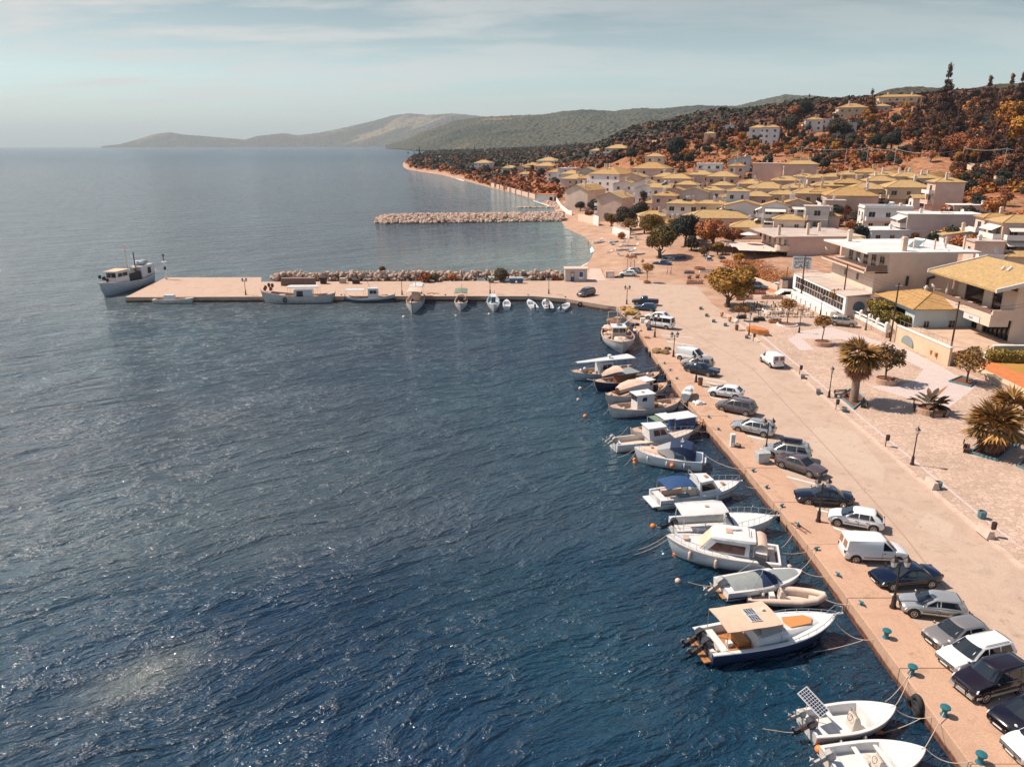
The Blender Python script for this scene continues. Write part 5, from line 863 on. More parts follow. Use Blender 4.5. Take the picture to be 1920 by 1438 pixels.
def dish_mesh():
 b=MB();b.lathe([(.02, 0), (.25, .03), (.42, .12), (.44, .13), (.25, .05), (.02, .02)], (0, 0, 0), 12);me=b.mesh('satellite_dish', M_FLAT, True);me.transform(Matrix.Translation((0, 0, .7))@Matrix.Rotation(R(-60), 4, 'Y'));return me
DISH=dish_mesh()
def chimney(parent, x, y, z0, z1, m=W_CREAM, s=.32):
 b=MB();b.box(x-s, x+s, y-s, y+s, z0, z1);b.box(x-s-.1, x+s+.1, y-s-.1, y+s+.1, z1, z1+.12);b.box(x-s+.05, x+s-.05, y-s+.05, y+s-.05, z1+.12, z1+.4);return b.build('chimney', m, parent)
def roof_geo(kind, x0, x1, y0, y1, z, rise, ov=.45):
 b=MB();X0, X1, Y0, Y1=x0-ov, x1+ov, y0-ov, y1+ov;w_, d_=X1-X0, Y1-Y0
 if kind in('flat', 'flatg'):
  b.box(X0, X1, Y0, Y1, z, z+.22)
  return b
 if kind=='hip':
  if d_>=w_:r0, r1=(X0+X1)/2, None;A=(r0, Y0+w_/2*.95, z+rise);B=(r0, Y1-w_/2*.95, z+rise)
  else:m_=(Y0+Y1)/2;A=(X0+d_/2*.95, m_, z+rise);B=(X1-d_/2*.95, m_, z+rise)
  c=[(X0, Y0, z), (X1, Y0, z), (X1, Y1, z), (X0, Y1, z)];e=[(p[0], p[1], z+.12)for p in c]
  i=[b.vert(p)for p in c];j=[b.vert(p)for p in e];a=b.vert(A);q=b.vert(B)
  b.face(i[::-1])
  for k in range(4):b.face((i[k], i[(k+1)%4], j[(k+1)%4], j[k]))
  if d_>=w_:b.face((j[0], j[1], a));b.face((j[1], j[2], q, a));b.face((j[2], j[3], q));b.face((j[3], j[0], a, q))
  else:b.face((j[0], j[1], q, a));b.face((j[1], j[2], q));b.face((j[2], j[3], a, q));b.face((j[3], j[0], a))
 elif kind=='gable':
  xm=(X0+X1)/2
  for xa, xb in((X0, xm), (xm, X1)):
   za, zb_=(z, z+rise)if xa==X0 else(z+rise, z)
   b.hexa([(xa, Y0, za), (xb, Y0, zb_), (xb, Y1, zb_), (xa, Y1, za)], [(xa, Y0, za+.16), (xb, Y0, zb_+.16), (xb, Y1, zb_+.16), (xa, Y1, za+.16)])
 elif kind=='gablex':
  ym=(Y0+Y1)/2
  for ya, yb in((Y0, ym), (ym, Y1)):
   za, zb_=(z, z+rise)if ya==Y0 else(z+rise, z)
   b.hexa([(X0, ya, za), (X1, ya, za), (X1, yb, zb_), (X0, yb, zb_)], [(X0, ya, za+.16), (X1, ya, za+.16), (X1, yb, zb_+.16), (X0, yb, zb_+.16)])
 elif kind=='mono':
  b.hexa([(X0, Y0, z), (X1, Y0, z+rise), (X1, Y1, z+rise), (X0, Y1, z)], [(X0, Y0, z+.16), (X1, Y0, z+rise+.16), (X1, Y1, z+rise+.16), (X0, Y1, z+.16)])
 b.m=1
 if kind=='hip':
  for p_, q_ in((e[0], A), (e[3], A if d_<w_ else B), (e[1], B if d_<w_ else A), (e[2], B), (A, B)):b.tube([p_, q_], .10, 4)
 return b
hrnd=random.Random(5)
def house(px, py, pw, n, roof, wall, label, rz=None, asp=.74, blank=False, opts='', name='house', tile=None, loc=None, dims=None, cat='house'):
 """px,py: where the picture shows the middle of the roof; pw: its width in the picture"""
 rz=(float(np.clip(28-20*(px-1080)/700, 8, 28))if rz is None else rz)
 hh=2.9*n+.3
 rise=dict(hip=.235, gable=.24, gablex=.27, mono=.18, flat=.0, flatg=0)[roof]
 if loc is None:
  p=at(px, py, hh+1.0);scale_=math.hypot(p.y, H-p.z)/FPX;wm=pw*scale_*1.14
  c_, s_=abs(math.cos(R(rz))), abs(math.sin(R(rz)))
  D=wm/(c_+.25)if asp<=1 else wm/(c_+.35);W_=D*asp if asp>1 else D*asp
  dx, dy=D*.92, D*asp
  base=p.z-.3;bz=base
 else:p=Vector(loc);dx, dy=dims;bz=p.z
 root=empty(name, (p.x, p.y, bz), R(-rz), label, cat, 'houses of the seaside town')
 far=p.y>330
 x0, x1, y0, y1=-dx/2, dx/2, -dy/2, dy/2;z1=hh
 b=MB();b.box(x0, x1, y0, y1, -3.5, z1)
 rs=rise*min(dx, dy)*.9
 if roof=='gable':b.hexa([(x0, y0, z1), (0, y0, z1), (0, y1, z1), (x0, y1, z1)], [(x0, y0, z1+.001), (0, y0, z1+rs), (0, y1, z1+rs), (x0, y1, z1+.001)]);b.hexa([(0, y0, z1), (x1, y0, z1), (x1, y1, z1), (0, y1, z1)], [(0, y0, z1+rs), (x1, y0, z1+.001), (x1, y1, z1+.001), (0, y1, z1+rs)])
 if roof=='mono':b.hexa([(x0, y0, z1), (x1, y0, z1), (x1, y1, z1), (x0, y1, z1)], [(x0, y0, z1+.001), (x1, y0, z1+rise*dx), (x1, y1, z1+rise*dx), (x0, y1, z1+.001)])
 b.build('wall', WALLS[wall], root)
 if roof=='mono':rs=rise*dx
 zr=z1-(rs*.45/(dx/2+.45)if roof in('gable', 'mono')else 0)+.004
 rb=roof_geo(roof, x0, x1, y0, y1, zr, rs, .25 if roof.startswith('flat')else.5)
 ro=rb.build('roof', [tile or{'flat':M_FLAT, 'flatg':M_FLATG}.get(roof, hrnd.choice((M_TILE, M_TILE, M_TILE2))), M_RIDGE], root)
 if roof.startswith('flat')and 'P' in opts:
  b=MB();t=.18
  for q in((x0, x1, y0, y0+t), (x0, x1, y1-t, y1), (x0, x0+t, y0+t, y1-t), (x1-t, x1, y0+t, y1-t)):b.box(*q, z1+.22, z1+.75)
  b.build('parapet', WALLS[wall], root)
 for k in range(hrnd.choice((1, 1, 2))if 'c' not in opts else 3):
  cx_, cy_=hrnd.uniform(x0*.6, x1*.7), hrnd.uniform(y0*.6, y1*.6);chimney(ro, cx_, cy_, z1, z1+rs+1.0, WALLS[hrnd.choice('cwp')])
 if 'S' in opts:solar_heater(root, x1*.1, y0*.2, z1+(.22 if roof.startswith('flat')else rs*.8), hrnd.uniform(-.5, .5))
 if 'D' in opts:inst('satellite_dish', DISH, root, (x1*.5, y0*.5, z1+rs*.5+.2), hrnd.uniform(0, 6))
 for side in('X', 'Y'):
  if side=='Y' and blank:continue
  ln=dy if side=='X' else dx;cnt=max(1, int(ln/(3.3 if not far else 3.8)))
  for s_ in range(n):
   z=.9+2.9*s_;bal=side=='X' and 'b' in opts and(s_>0 or n==1)or side=='Y' and 'B' in opts and s_>0
   for k in range(cnt):
    u=-ln/2+ln*(k+.5)/cnt;kd='d' if bal and k%2==0 else 'w';zz=z if kd=='w' else z-.75
    if far is False and hrnd.random()<.12 or far and hrnd.random()<.2:continue
    if side=='X':add_window(root, kd, x0, u, zz, math.pi)
    else:add_window(root, kd, u, y0, zz, -math.pi/2)
   if bal:
    b=MB();zf=.1+2.9*s_;q=.06
    if side=='X':
     b.box(x0-1.5, x0-.002, y0+.3, y1-.3, zf-.18, zf);c=b.build('balcony', W_WHITE, root);r_=MB();r_.box(x0-1.5, x0-1.42, y0+.3, y1-.3, zf+.002, zf+.9);r_.box(x0-1.42, x0-.02, y0+.3, y0+.38, zf+.002, zf+.9)
    else:
     b.box(x0+.4, x1-.4, y0-1.5, y0-.002, zf-.18, zf);c=b.build('balcony', W_WHITE, root);r_=MB();r_.box(x0+.4, x1-.4, y0-1.5, y0-1.42, zf+.002, zf+.9);r_.box(x0+.4, x0+.48, y0-1.42, y0-.02, zf+.002, zf+.9)
    r_.build('parapet', WALLS['w' if hrnd.random()<.6 else wall], c)
    if 'a' in opts:
     a_=MB();zt_=zf+2.5
     if side=='X':a_.hexa([(x0-1.9, y0+.6, zt_-.9), (x0-.01, y0+.6, zt_), (x0-.01, y1-.6, zt_), (x0-1.9, y1-.6, zt_-.9)], [(x0-1.9, y0+.6, zt_-.86), (x0-.01, y0+.6, zt_+.04), (x0-.01, y1-.6, zt_+.04), (x0-1.9, y1-.6, zt_-.86)])
     else:a_.hexa([(x0+.8, y0-1.9, zt_-.9), (x1-.8, y0-1.9, zt_-.9), (x1-.8, y0-.01, zt_), (x0+.8, y0-.01, zt_)], [(x0+.8, y0-1.9, zt_-.86), (x1-.8, y0-1.9, zt_-.86), (x1-.8, y0-.01, zt_+.04), (x0+.8, y0-.01, zt_+.04)])
     a_.build('awning', M_AWN, root)
 return root
HS=[(1128, 343, 44, 2, 'hip', 'c', 'yellow hip roof between balcony block and beach hotel'), (1250, 326, 46, 2, 'hip', 'c', 'hip roof tucked right of the porch house'), (1290, 340, 44, 2, 'hip', 's', 'ochre roof left of the shaded hollow house'), (1335, 350, 48, 2, 'hip', 'w', 'hip roof right of the dark gabled house'), (1372, 362, 48, 2, 'hip', 'c', 'yellow roof above the white awning house'), (1420, 360, 56, 2, 'hip', 'p', 'hip roof above the left twin gable'), (1470, 357, 54, 2, 'hip', 's', 'ochre roof above the twin gables'), (1545, 352, 56, 2, 'hip', 'c', 'roof left of the big pyramid roof'), (1650, 332, 60, 2, 'hip', 'c', 'cream house between the upper and lower terrace rows'), (1590, 336, 56, 2, 'hip', 's', 'ochre house between the upper and lower terrace rows'), (1250, 360, 48, 2, 'hip', 'p', 'roof behind the veranda house stairs'), (1262, 410, 50, 1, 'hip', 'c', 'low cottage roof right of the beach cottage'), (1550, 395, 50, 2, 'hip', 'p', 'hip-roofed house beside the narrow flat house'), (1480, 402, 60, 2, 'hip', 'c', 'roof just behind the restaurant chimneys'), (1175, 340, 44, 2, 'gable', 'w', 'white gabled house behind the glass balcony hotel'), (1110, 330, 44, 2, 'hip', 'c', 'cream hip roof behind the broad-roofed house'), (1605, 443, 60, 1, 'hip', 'c', 'low tiled roof left of the pale blue house'), (1075, 322, 40, 2, 'hip', 'w', 'white house with yellow roof behind the shore middle'), (823, 295, 18, 1, 'hip', 'p', 'lone low house with tiled roof on the wooded headland'), (908, 303, 34, 3, 'hip', 'w', 'white three-storey block standing alone above the headland trees', dict(rz=20, opts='')), (958, 312, 28, 2, 'hip', 'c', 'leftmost of the shore houses, yellow roof above the sea wall'), (980, 311, 26, 2, 'gable', 'p', 'pink house touching the leftmost shore house', dict(blank=True)), (1000, 307, 30, 2, 'hip', 'c', 'cream two-storey house in the back row above the sea wall'), (1026, 308, 40, 2, 'hip', 'p', 'wide pink house with yellow roof in the back row of the shore'), (1030, 299, 40, 2, 'hip', 'w', 'hip-roofed house rising behind the shore row'), (988, 323, 26, 1, 'hip', 'w', 'small white pavilion with pyramid roof near the sea wall'), (986, 338, 26, 1, 'mono', 'c', 'low shed with sloping roof just above the sea wall', dict(asp=.8)), (1048, 319, 38, 2, 'hip', 'w', 'white house with low yellow roof in the middle of the shore', dict(opts='b')), (1066, 312, 34, 2, 'flat', 'w', 'white house with solar panels behind the shore row', dict(opts='S')), (1083, 331, 52, 2, 'hip', 'c', 'broad-roofed cream house directly behind the beach hotel', dict(opts='b')), (1053, 289, 16, 1, 'hip', 'p', 'tiny roof among the olive groves inland'), (1120, 280, 24, 2, 'hip', 'w', 'white farmhouse at the edge of the olive groves'), (1098, 350, 52, 3, 'gable', 'c', 'beach hotel with tiers of white balconies and blank end wall', dict(opts='bc', blank=True, rz=38, asp=1.15)), (1155, 363, 50, 3, 'gable', 'p', 'three-storey hotel with glass balconies next to the beach trees', dict(opts='ba', blank=True, rz=34, asp=.95)), (1150, 321, 62, 3, 'hip', 'w', 'terraced block with three rows of white balconies', dict(opts='bc', asp=1.0, rz=36)), (1104, 316, 40, 2, 'gable', 'g', 'pale roofed house left of the balcony block', dict(blank=True)), (1189, 326, 46, 2, 'gable', 'p', 'house with blank pink gable right of the balcony block', dict(blank=True)), (1223, 311, 70, 2, 'hip', 'c', 'long two-storey house with dark porch below the white cube villa', dict(opts='b')), (1229, 289, 38, 3, 'hip', 'c', 'tall square cream villa in front of dark trees', dict(rz=16)), (1160, 275, 44, 2, 'hip', 's', 'villa with deep verandas on its own knoll', dict(opts='bB')), (1158, 283, 40, 1, 'hip', 'p', 'low wing with flat tiled roof in front of the knoll villa'), (1226, 267, 44, 1, 'hip', 's', 'long low bungalow on the slope above the cube villa'), (1271, 264, 18, 1, 'hip', 'c', 'small bungalow hidden in the wooded slope'), (1229, 254, 24, 1, 'flat', 'g', 'pale ruin-like house high in the brown wood'), (1332, 247, 22, 2, 'hip', 'c', 'cream villa half hidden by orange trees on the slope'), (1369, 231, 18, 2, 'flat', 'w', 'small white house with flat roof high on the slope'), (1424, 236, 34, 2, 'hip', 'w', 'left one of the twin white villas', dict(opts='b', rz=24)), (1448, 235, 30, 3, 'hip', 'w', 'right one of the twin white villas', dict(opts='b', rz=24)), (1527, 221, 34, 2, 'hip', 'w', 'white villa with terrace left of the grey block', dict(opts='b')), (1552, 219, 30, 2, 'flat', 'w', 'white villa in the middle of the hillside trio', dict(opts='b')), (1587, 226, 38, 3, 'flat', 'g', 'grey block right of the two white hillside villas', dict(opts='b')), (1597, 199, 54, 2, 'hip', 's', 'yellow-roofed villa row under the ridge', dict(opts='b')), (1686, 179, 82, 2, 'hip', 's', 'long sand-coloured hotel with arched openings on the ridge', dict(opts='bB', asp=.3)), (1653, 196, 30, 1, 'hip', 'g', 'low annexe in front of the ridge hotel', dict(opts='')), (1332, 302, 50, 2, 'flat', 'w', 'white flat-roofed house with colonnade facing the town', dict(opts='B', asp=.5)), (1388, 294, 42, 2, 'mono', 'b', 'building topped by rows of slanted solar panels', dict(opts='SD')), (1382, 306, 34, 2, 'hip', 'c', 'cream wing below the solar panel building'), (1446, 301, 70, 3, 'flatg', 'p', 'big pink block with single window in its blank wall', dict(blank=True, opts='D', asp=.6)), (1502, 302, 66, 3, 'hip', 'p', 'big block with low yellow roof right of the pink one', dict(blank=True, asp=.5)), (1272, 329, 58, 2, 'hip', 'c', 'wide yellow hip roof in front of the orange scrub'), (1316, 322, 50, 2, 'hip', 'p', 'hip roof next to the wide one below the colonnade house'), (1356, 325, 60, 2, 'hip', 's', 'long low roof below the solar panel building'), (1313, 335, 46, 1, 'hip', 'p', 'shaded low house in the hollow of the town'), (1210, 337, 40, 2, 'gable', 'w', 'first of the stepped white terrace houses', dict(opts='bS', blank=True)), (1216, 347, 44, 2, 'gable', 'w', 'second of the stepped white terrace houses', dict(opts='b')), (1243, 346, 40, 2, 'gablex', 'w', 'third stepped terrace house with white balconies', dict(opts='bS')), (1269, 351, 40, 2, 'gable', 'p', 'gabled house at the end of the white terrace', dict(opts='b', blank=True)), (1305, 353, 58, 2, 'gable', 'g', 'dark gabled house with blank mauve wall', dict(blank=True, opts='S')), (1230, 374, 44, 1, 'hip', 'p', 'low dark house left of the veranda house', dict(opts='')), (1284, 374, 66, 2, 'hip', 'c', 'cream house with columned veranda and outside stairs', dict(opts='bBS', asp=.5)), (1336, 374, 60, 2, 'hip', 's', 'yellow-roofed house joined to the veranda house', dict(opts='B', asp=.5)), (1225, 397, 62, 1, 'hip', 'c', 'small hip-roofed cottage behind the beach trees', dict(rz=4)), (1345, 399, 132, 1, 'hip', 'p', 'largest single-storey house with broad yellow roof by the square', dict(rz=6, asp=.5)), (1407, 416, 76, 1, 'hip', 'c', 'hip-roofed house with white awning above the restaurant', dict(opts='ba')), (1502, 413, 84, 1, 'hip', 'p', 'yellow roofs rising behind the flat restaurant building', dict(opts='c')), (1356, 341, 44, 2, 'hip', 'c', 'hip-roofed house in the heart of the town', dict(opts='b')), (1385, 351, 44, 3, 'hip', 'w', 'tall narrow white house with stairwell', dict(opts='b')), (1412, 338, 54, 2, 'hip', 's', 'house with two chimneys and yellow roof mid-town', dict(opts='b')), (1440, 346, 74, 2, 'hip', 'c', 'wide house with loggias under a ribbed yellow roof', dict(opts='bB')), (1475, 332, 54, 2, 'hip', 'p', 'yellow-roofed house below the big pink block'), (1494, 345, 54, 2, 'hip', 'c', 'house with four chimneys in a row', dict(opts='c')), (1515, 355, 62, 2, 'hip', 's', 'house with broad sagging yellow roof', dict(opts='c')), (1396, 377, 74, 2, 'gable', 'w', 'white house with large blank white wall and awnings', dict(opts='ba', asp=.6)), (1455, 376, 52, 3, 'gable', 'w', 'left of the twin gabled town houses with balconies', dict(opts='bBa')), (1494, 372, 54, 3, 'gable', 'p', 'right of the twin gabled town houses with balconies', dict(opts='bBa')), (1533, 378, 46, 3, 'flatg', 'g', 'narrow flat-roofed house beside the twin gables', dict(opts='B')), (1510, 325, 40, 2, 'hip', 'w', 'little house under the brow of the orange scrub'), (1535, 327, 44, 2, 'hip', 'c', 'first roof of the upper terrace row', dict(opts='b')), (1562, 325, 44, 2, 'hip', 'c', 'second roof of the upper terrace row', dict(opts='b')), (1592, 321, 48, 2, 'hip', 's', 'third roof of the upper terrace row', dict(opts='b')), (1626, 317, 50, 2, 'hip', 'c', 'fourth roof of the upper terrace row', dict(opts='bD')), (1660, 322, 50, 2, 'hip', 'w', 'upper terrace house with white awning', dict(opts='ba')), (1700, 324, 54, 2, 'hip', 's', 'upper terrace house with two chimneys', dict(opts='bc')), (1735, 327, 50, 2, 'hip', 'c', 'upper terrace house next to the end block', dict(opts='b')), (1776, 333, 58, 3, 'hip', 'p', 'tall end block with blank pink wall at the hill road', dict(blank=True, opts='b')), (1552, 341, 58, 2, 'hip', 's', 'low roof in front of the upper terrace row', dict(opts='b')), (1625, 346, 70, 2, 'hip', 's', 'wide ochre-roofed house below the terrace row', dict(opts='b')), (1697, 343, 86, 2, 'hip', 's', 'long house with dark balconies below the terrace row', dict(opts='bB')), (1594, 358, 100, 2, 'hip', 'p', 'big pyramid-roofed house with blank pink wall', dict(blank=True, opts='bD', asp=.7)), (1566, 368, 40, 2, 'flatg', 'p', 'small grey house left of the pyramid roof', dict(opts='')), (1662, 381, 96, 2, 'flat', 'w', 'white flat-roofed house with striped awnings and flower balcony', dict(opts='BPS', asp=.5)), (1727, 364, 36, 1, 'gablex', 'w', 'small white rooftop hut with blue door'), (1764, 391, 150, 2, 'flat', 'g', 'large flat-roofed house with long grey blank wall', dict(opts='bSaD', blank=True, asp=.4)), (1828, 376, 96, 1, 'flat', 'c', 'flat-roofed pavilion with deep dark veranda', dict(opts='B', asp=.4)), (1866, 397, 54, 2, 'hip', 'c', 'narrow tiled house with twin white chimneys', dict(opts='b')), (1912, 404, 90, 3, 'hip', 'p', 'tall house with white awnings at the right edge', dict(opts='baB')), (1688, 420, 150, 1, 'flat', 'b', 'pale blue-walled house with flat white roof and row of doors', dict(opts='B', asp=.45, rz=2)), (1795, 428, 70, 1, 'mono', 'w', 'white annexe with small tiled lean-to roof', dict(opts='B')), (1850, 440, 60, 2, 'flatg', 'p', 'pinkish house behind the orange hedge', dict(opts='B')), (1918, 466, 90, 1, 'hip', 's', 'yellow tiled roof at the right edge above the big tiled house', dict(opts=''))]
for h_ in HS:
 kw=dict(h_[7])if len(h_)>7 else{}
 house(*h_[:7], **kw)
# --------- buildings round the square, built to plan
M_BEAM=mat('dark_beam', (.07, .045, .04), .7);M_AWNP=mat('pale_canvas_roof', (.66, .54, .47), .85, var=.08, scale=.5)
M_GROUND=mat('bare_ground', (.50, .36, .26), .95, var=.15, scale=.4, detail=8);M_ORANGE=mat('orange_earth', (.52, .17, .055), .95, var=.12, scale=1.5);M_LAWN=mat('ochre_lawn', (.34, .19, .035), .95, col2=(.46, .22, .05), scale=.25)
M_GREYW=mat('balcony_glass', (.20, .13, .11), .3)
def mk(name, mats, parent, fn, **k):b=MB();fn(b);return b.build(name, mats, parent, **k)
# --- the cafe with the white upper house
r=empty('cafe_building', (61, 125, 0), 0, 'tall beige building with bright white flat roof and long balcony beside the cafe', 'building', 'buildings round the square')
def L_(x, y, z):return(x-61, y-125, z)
def bx(b, x0, x1, y0, y1, z0, z1):b.box(x0-61, x1-61, y0-125, y1-125, z0, z1)
mk('wall', W_SAND if 0 else W_CREAM, r, lambda b:(bx(b, 61, 74.5, 125, 142, -1, 9.3), bx(b, 63.2, 74.5, 125.002, 141.9, 9.3, 12.3)))
ro=mk('roof', M_FLAT, r, lambda b:bx(b, 59.2, 78.3, 124.8, 143, 12.3, 12.62))
mk('balcony', W_CREAM, r, lambda b:(bx(b, 59.2, 63.2, 125, 143, 9.05, 9.35), ))
mk('balcony_rail', M_RUST, r, lambda b:(bx(b, 59.2, 59.26, 125.1, 142.9, 10.2, 10.26), bx(b, 59.2, 59.26, 125.1, 142.9, 9.35, 9.7), [bx(b, 59.2, 59.25, y, y+.05, 9.35, 10.2)for y in np.arange(125.3, 142.9, .45)]))
mk('planter_box', M_GREYW, r, lambda b:bx(b, 59.5, 62.9, 124.9, 125.15, 9.4, 10.4))
for k in range(5):add_window(r, 'd', 63.2-61, 127.5+k*3-125, 9.4, math.pi)
for k in range(2):add_window(r, 'n', -.0, 131+5*k-125, 7, math.pi)
for k, (x, y, z, s_)in enumerate(((62.5, 139.5, 14.4, .35), (66, 126.5, 14.6, .4), (72, 128, 14.0, .12), (75, 130, 14.2, .12), (77, 128, 14.6, .14), (69, 129, 13.8, .1))):chimney(ro, x-61, y-125, 12.62, z, W_CREAM, s_)
solar_heater(r, 70.5-61, 131-125, 12.62, .5);o=inst('satellite_dish', DISH, r, L_(73, 127, 12.4), 2.6, 1.5);inst('satellite_dish', DISH, r, L_(59.4, 128, 9.8), 3.0, 1.3);inst('satellite_dish', DISH, r, L_(59.4, 142, 10), 3.0, 1.2)
mk('vent_pipe', M_DARK, r, lambda b:(b.tube([L_(66.5, 124.7, 7), L_(66.5, 124.7, 8.6)], .22, 8), b.tube([L_(70.0, 124.7, 6.8), L_(70.0, 124.7, 8.2), L_(71, 124.7, 8.5)], .22, 8)))
r=empty('cafe_wing', (57, 125, 0), 0, 'low white-framed cafe wing with ribbon window and round porthole window', 'cafe', 'buildings round the square')
def wx(b, x0, x1, y0, y1, z0, z1):b.box(x0-57, x1-57, y0-125, y1-125, z0, z1)
mk('wall', W_CREAM, r, lambda b:(wx(b, 56.8, 60.9, 124.6, 148.5, -.5, 5.2), wx(b, 60.9, 66, 142.2, 148.4, -.5, 5.2)))
mk('roof', M_FLATG, r, lambda b:(b.hexa([(-.6, -.7, 5.21), (3.9, -.7, 5.5), (3.9, 23.8, 5.5), (-.6, 23.8, 5.21)], [(-.6, -.7, 5.36), (3.9, -.7, 5.75), (3.9, 23.8, 5.75), (-.6, 23.8, 5.36)])))
fr=mk('window_frame', M_WHITE, r, lambda b:(wx(b, 56.45, 56.79, 124.3, 148.8, 4.85, 5.2), wx(b, 56.45, 56.79, 124.3, 148.8, 2.2, 2.6), wx(b, 56.45, 56.79, 124.3, 125.2, 2.6, 4.85), wx(b, 56.45, 56.79, 147.4, 148.8, 2.6, 4.85)))
mk('ribbon_window', M_PANE, fr, lambda b:wx(b, 56.6, 56.78, 125.2, 147.4, 2.6, 4.85));mk('mullions', M_FRAME, fr, lambda b:(wx(b, 56.5, 56.59, 125.2, 147.4, 3.68, 3.76), [wx(b, 56.5, 56.59, y, y+.09, 2.6, 4.85)for y in np.arange(126.4, 147, 1.25)]))
pw=mk('porthole_window', M_SHUT, r, lambda b:b.disc((1.9, -.42, 3.4), (0, 1, 0), 1.0, .12, 24));mk('pane', mat('blue_glass', (.10, .16, .20), .15), pw, lambda b:b.disc((1.9, -.49, 3.4), (0, 1, 0), .86, .1, 24))
mk('stone_plinth', M_STONE, r, lambda b:wx(b, 57, 60.9, 124.3, 124.59, .5, 1.9))
mk('terrace', W_WHITE, r, lambda b:(wx(b, 54.6, 56.44, 126, 147, .8, 1.25), wx(b, 55.3, 56.44, 127, 146, 1.25, 2.1), [wx(b, 54.5, 54.75, y, y+.3, 1.1, 2.1)for y in np.arange(127, 146, 2.4)], [wx(b, 54.2-k*.35, 56.4, 147.1+0, 149.2, .9, 2.0-k*.22)for k in range(4)]))
sg_=empty('cafe_sign', (57.6, 148.2, 6.1), R(-8), 'pale blue and white roof sign reading CAFE in dark letters', 'sign')
mk('sign_board', mat('sign_paint', (.68, .76, .78), .5), sg_, lambda b:b.box(-1.8, 1.8, -.06, .06, 0, 2.5));mk('post', M_STEEL, sg_, lambda b:(b.tube([(-1.2, .02, -.6), (-1.2, .02, .1)], .05, 5)), );mk('post', M_STEEL, sg_, lambda b:(b.tube([(1.2, .02, -.6), (1.2, .02, .1)], .05, 5)), )
for s_, z, sz in(('CAFE', .58, 1.25), ('KANTINA', 1.35, .62), ('ΨΗΣΤΑΡΙΑ', 2.02, .62)):
 o=bpy.data.objects.new('lettering', text_mesh(s_, sz, M_NAVYC, .02));COL.objects.link(o);o.parent=sg_;o.location=(0, -.08, z);o.rotation_euler=(R(90), 0, 0)
r=empty('balustrade_wall', (58, 113, 0), 0, 'white balustrade with round-topped pillars on a low stone wall in front of the taverna', 'wall')
mk('stone_base', M_STONE, r, lambda b:b.box(0, .5, -.5, 12, .6, 1.9));mk('rail', W_WHITE, r, lambda b:(b.box(.02, .42, -.3, 12, 1.902, 2.4), b.box(.05, .4, 0, 12, 2.75, 2.9)))
for k in range(5):mk('pillar', W_WHITE, r, lambda b:b.lathe([(.3, 0), (.3, 1.3), (.26, 1.5), (.12, 1.62), (.01, 1.64)], (.2, k*2.95+.0, 1.9), 10), smooth=True)
r=empty('taverna', (62, 112.5, 0), 0, 'small taverna with weathered tiled roof behind a leafy pergola', 'building', 'buildings round the square')
mk('wall', W_BLUE, r, lambda b:(b.box(0, .3, 0, 2.8, -.5, 5.6), b.box(0, .3, 7.6, 12, -.5, 5.6), b.box(.3, 9, 0, .3, -.5, 5.6), b.box(.3, 9, 11.7, 12, -.5, 5.6), b.box(8.7, 9, .3, 11.7, -.5, 5.6), b.box(0, .3, 2.8, 7.6, 4.9, 5.6)))
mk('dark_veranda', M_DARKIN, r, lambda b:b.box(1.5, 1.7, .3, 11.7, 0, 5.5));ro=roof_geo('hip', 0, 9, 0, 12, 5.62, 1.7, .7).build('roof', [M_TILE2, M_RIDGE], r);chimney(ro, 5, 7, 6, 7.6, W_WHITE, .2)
add_window(r, 'n', 0, 1.3, 2.8, math.pi);add_window(r, 'n', 2, 0, 2.6, -math.pi/2);add_window(r, 'w', 6, 0, 2.6, -math.pi/2)
r2=empty('annexe', (60.6, 122.6, 0), 0, 'small cream annexe with sloping tiled top left of the taverna', 'building');mk('wall', W_WHITE, r2, lambda b:b.box(0, 3.2, 0, 2.2, -.5, 5.4));mk('roof', M_TILEB, r2, lambda b:b.box(-.15, 3.35, -.15, 2.3, 5.402, 5.55));add_window(r2, 'n', 1.9, 0, 3.4, -math.pi/2);add_window(r2, 'n', 0, 1.1, 4.1, math.pi)
# --- two-storey house with the big tiled roof
r=empty('apartment_house', (71, 103.3, 0), 0, 'two-storey house with large ochre tiled roof, long balcony and glazed ground floor', 'house', 'buildings round the square')
mk('wall', W_CREAM, r, lambda b:(b.box(0, 12, 0, .35, -.5, 9.9), b.box(0, 12, 15.35, 15.7, -.5, 9.9), b.box(11.7, 12, .35, 15.35, -.5, 9.9), b.box(.6, 11.7, .35, 15.35, 9.2, 9.9), b.box(0, .6, .35, 15.35, 5.9, 6.4), b.box(0, .6, 6.6, 7.9, 2.6, 5.9), b.box(0, .6, 12.8, 15.35, 2.6, 5.9), b.box(.62, .9, 1, 4.2, 6.4, 9.2), b.box(.62, .9, 6.4, 8.6, 6.4, 9.2), b.box(.62, .9, 13.3, 15.35, 6.4, 9.2), b.box(.6, 11.7, .35, 15.35, -.5, 2.7)))
mk('wall_return', W_PINK, r, lambda b:b.hexa([(0, -.002, 9.9), (12, -.002, 9.9), (12, 15.7, 9.9), (0, 15.7, 9.9)], [(0, -.002, 9.93), (12, -.002, 9.93+0), (12, 15.7, 9.93), (0, 15.7, 9.93)]))
xr=5.2
ro=mk('roof', M_TILE, r, lambda b:(b.hexa([(-3.8, -.9, 10.1), (xr, -.9, 12.3), (xr, 16.6, 12.3), (-3.8, 16.6, 10.1)], [(-3.8, -.9, 10.38), (xr, -.9, 12.58), (xr, 16.6, 12.58), (-3.8, 16.6, 10.38)]), b.hexa([(xr, -.9, 12.3), (14, -.9, 10.1), (14, 16.6, 10.1), (xr, 16.6, 12.3)], [(xr, -.9, 12.58), (14, -.9, 10.38), (14, 16.6, 10.38), (xr, 16.6, 12.58)])))
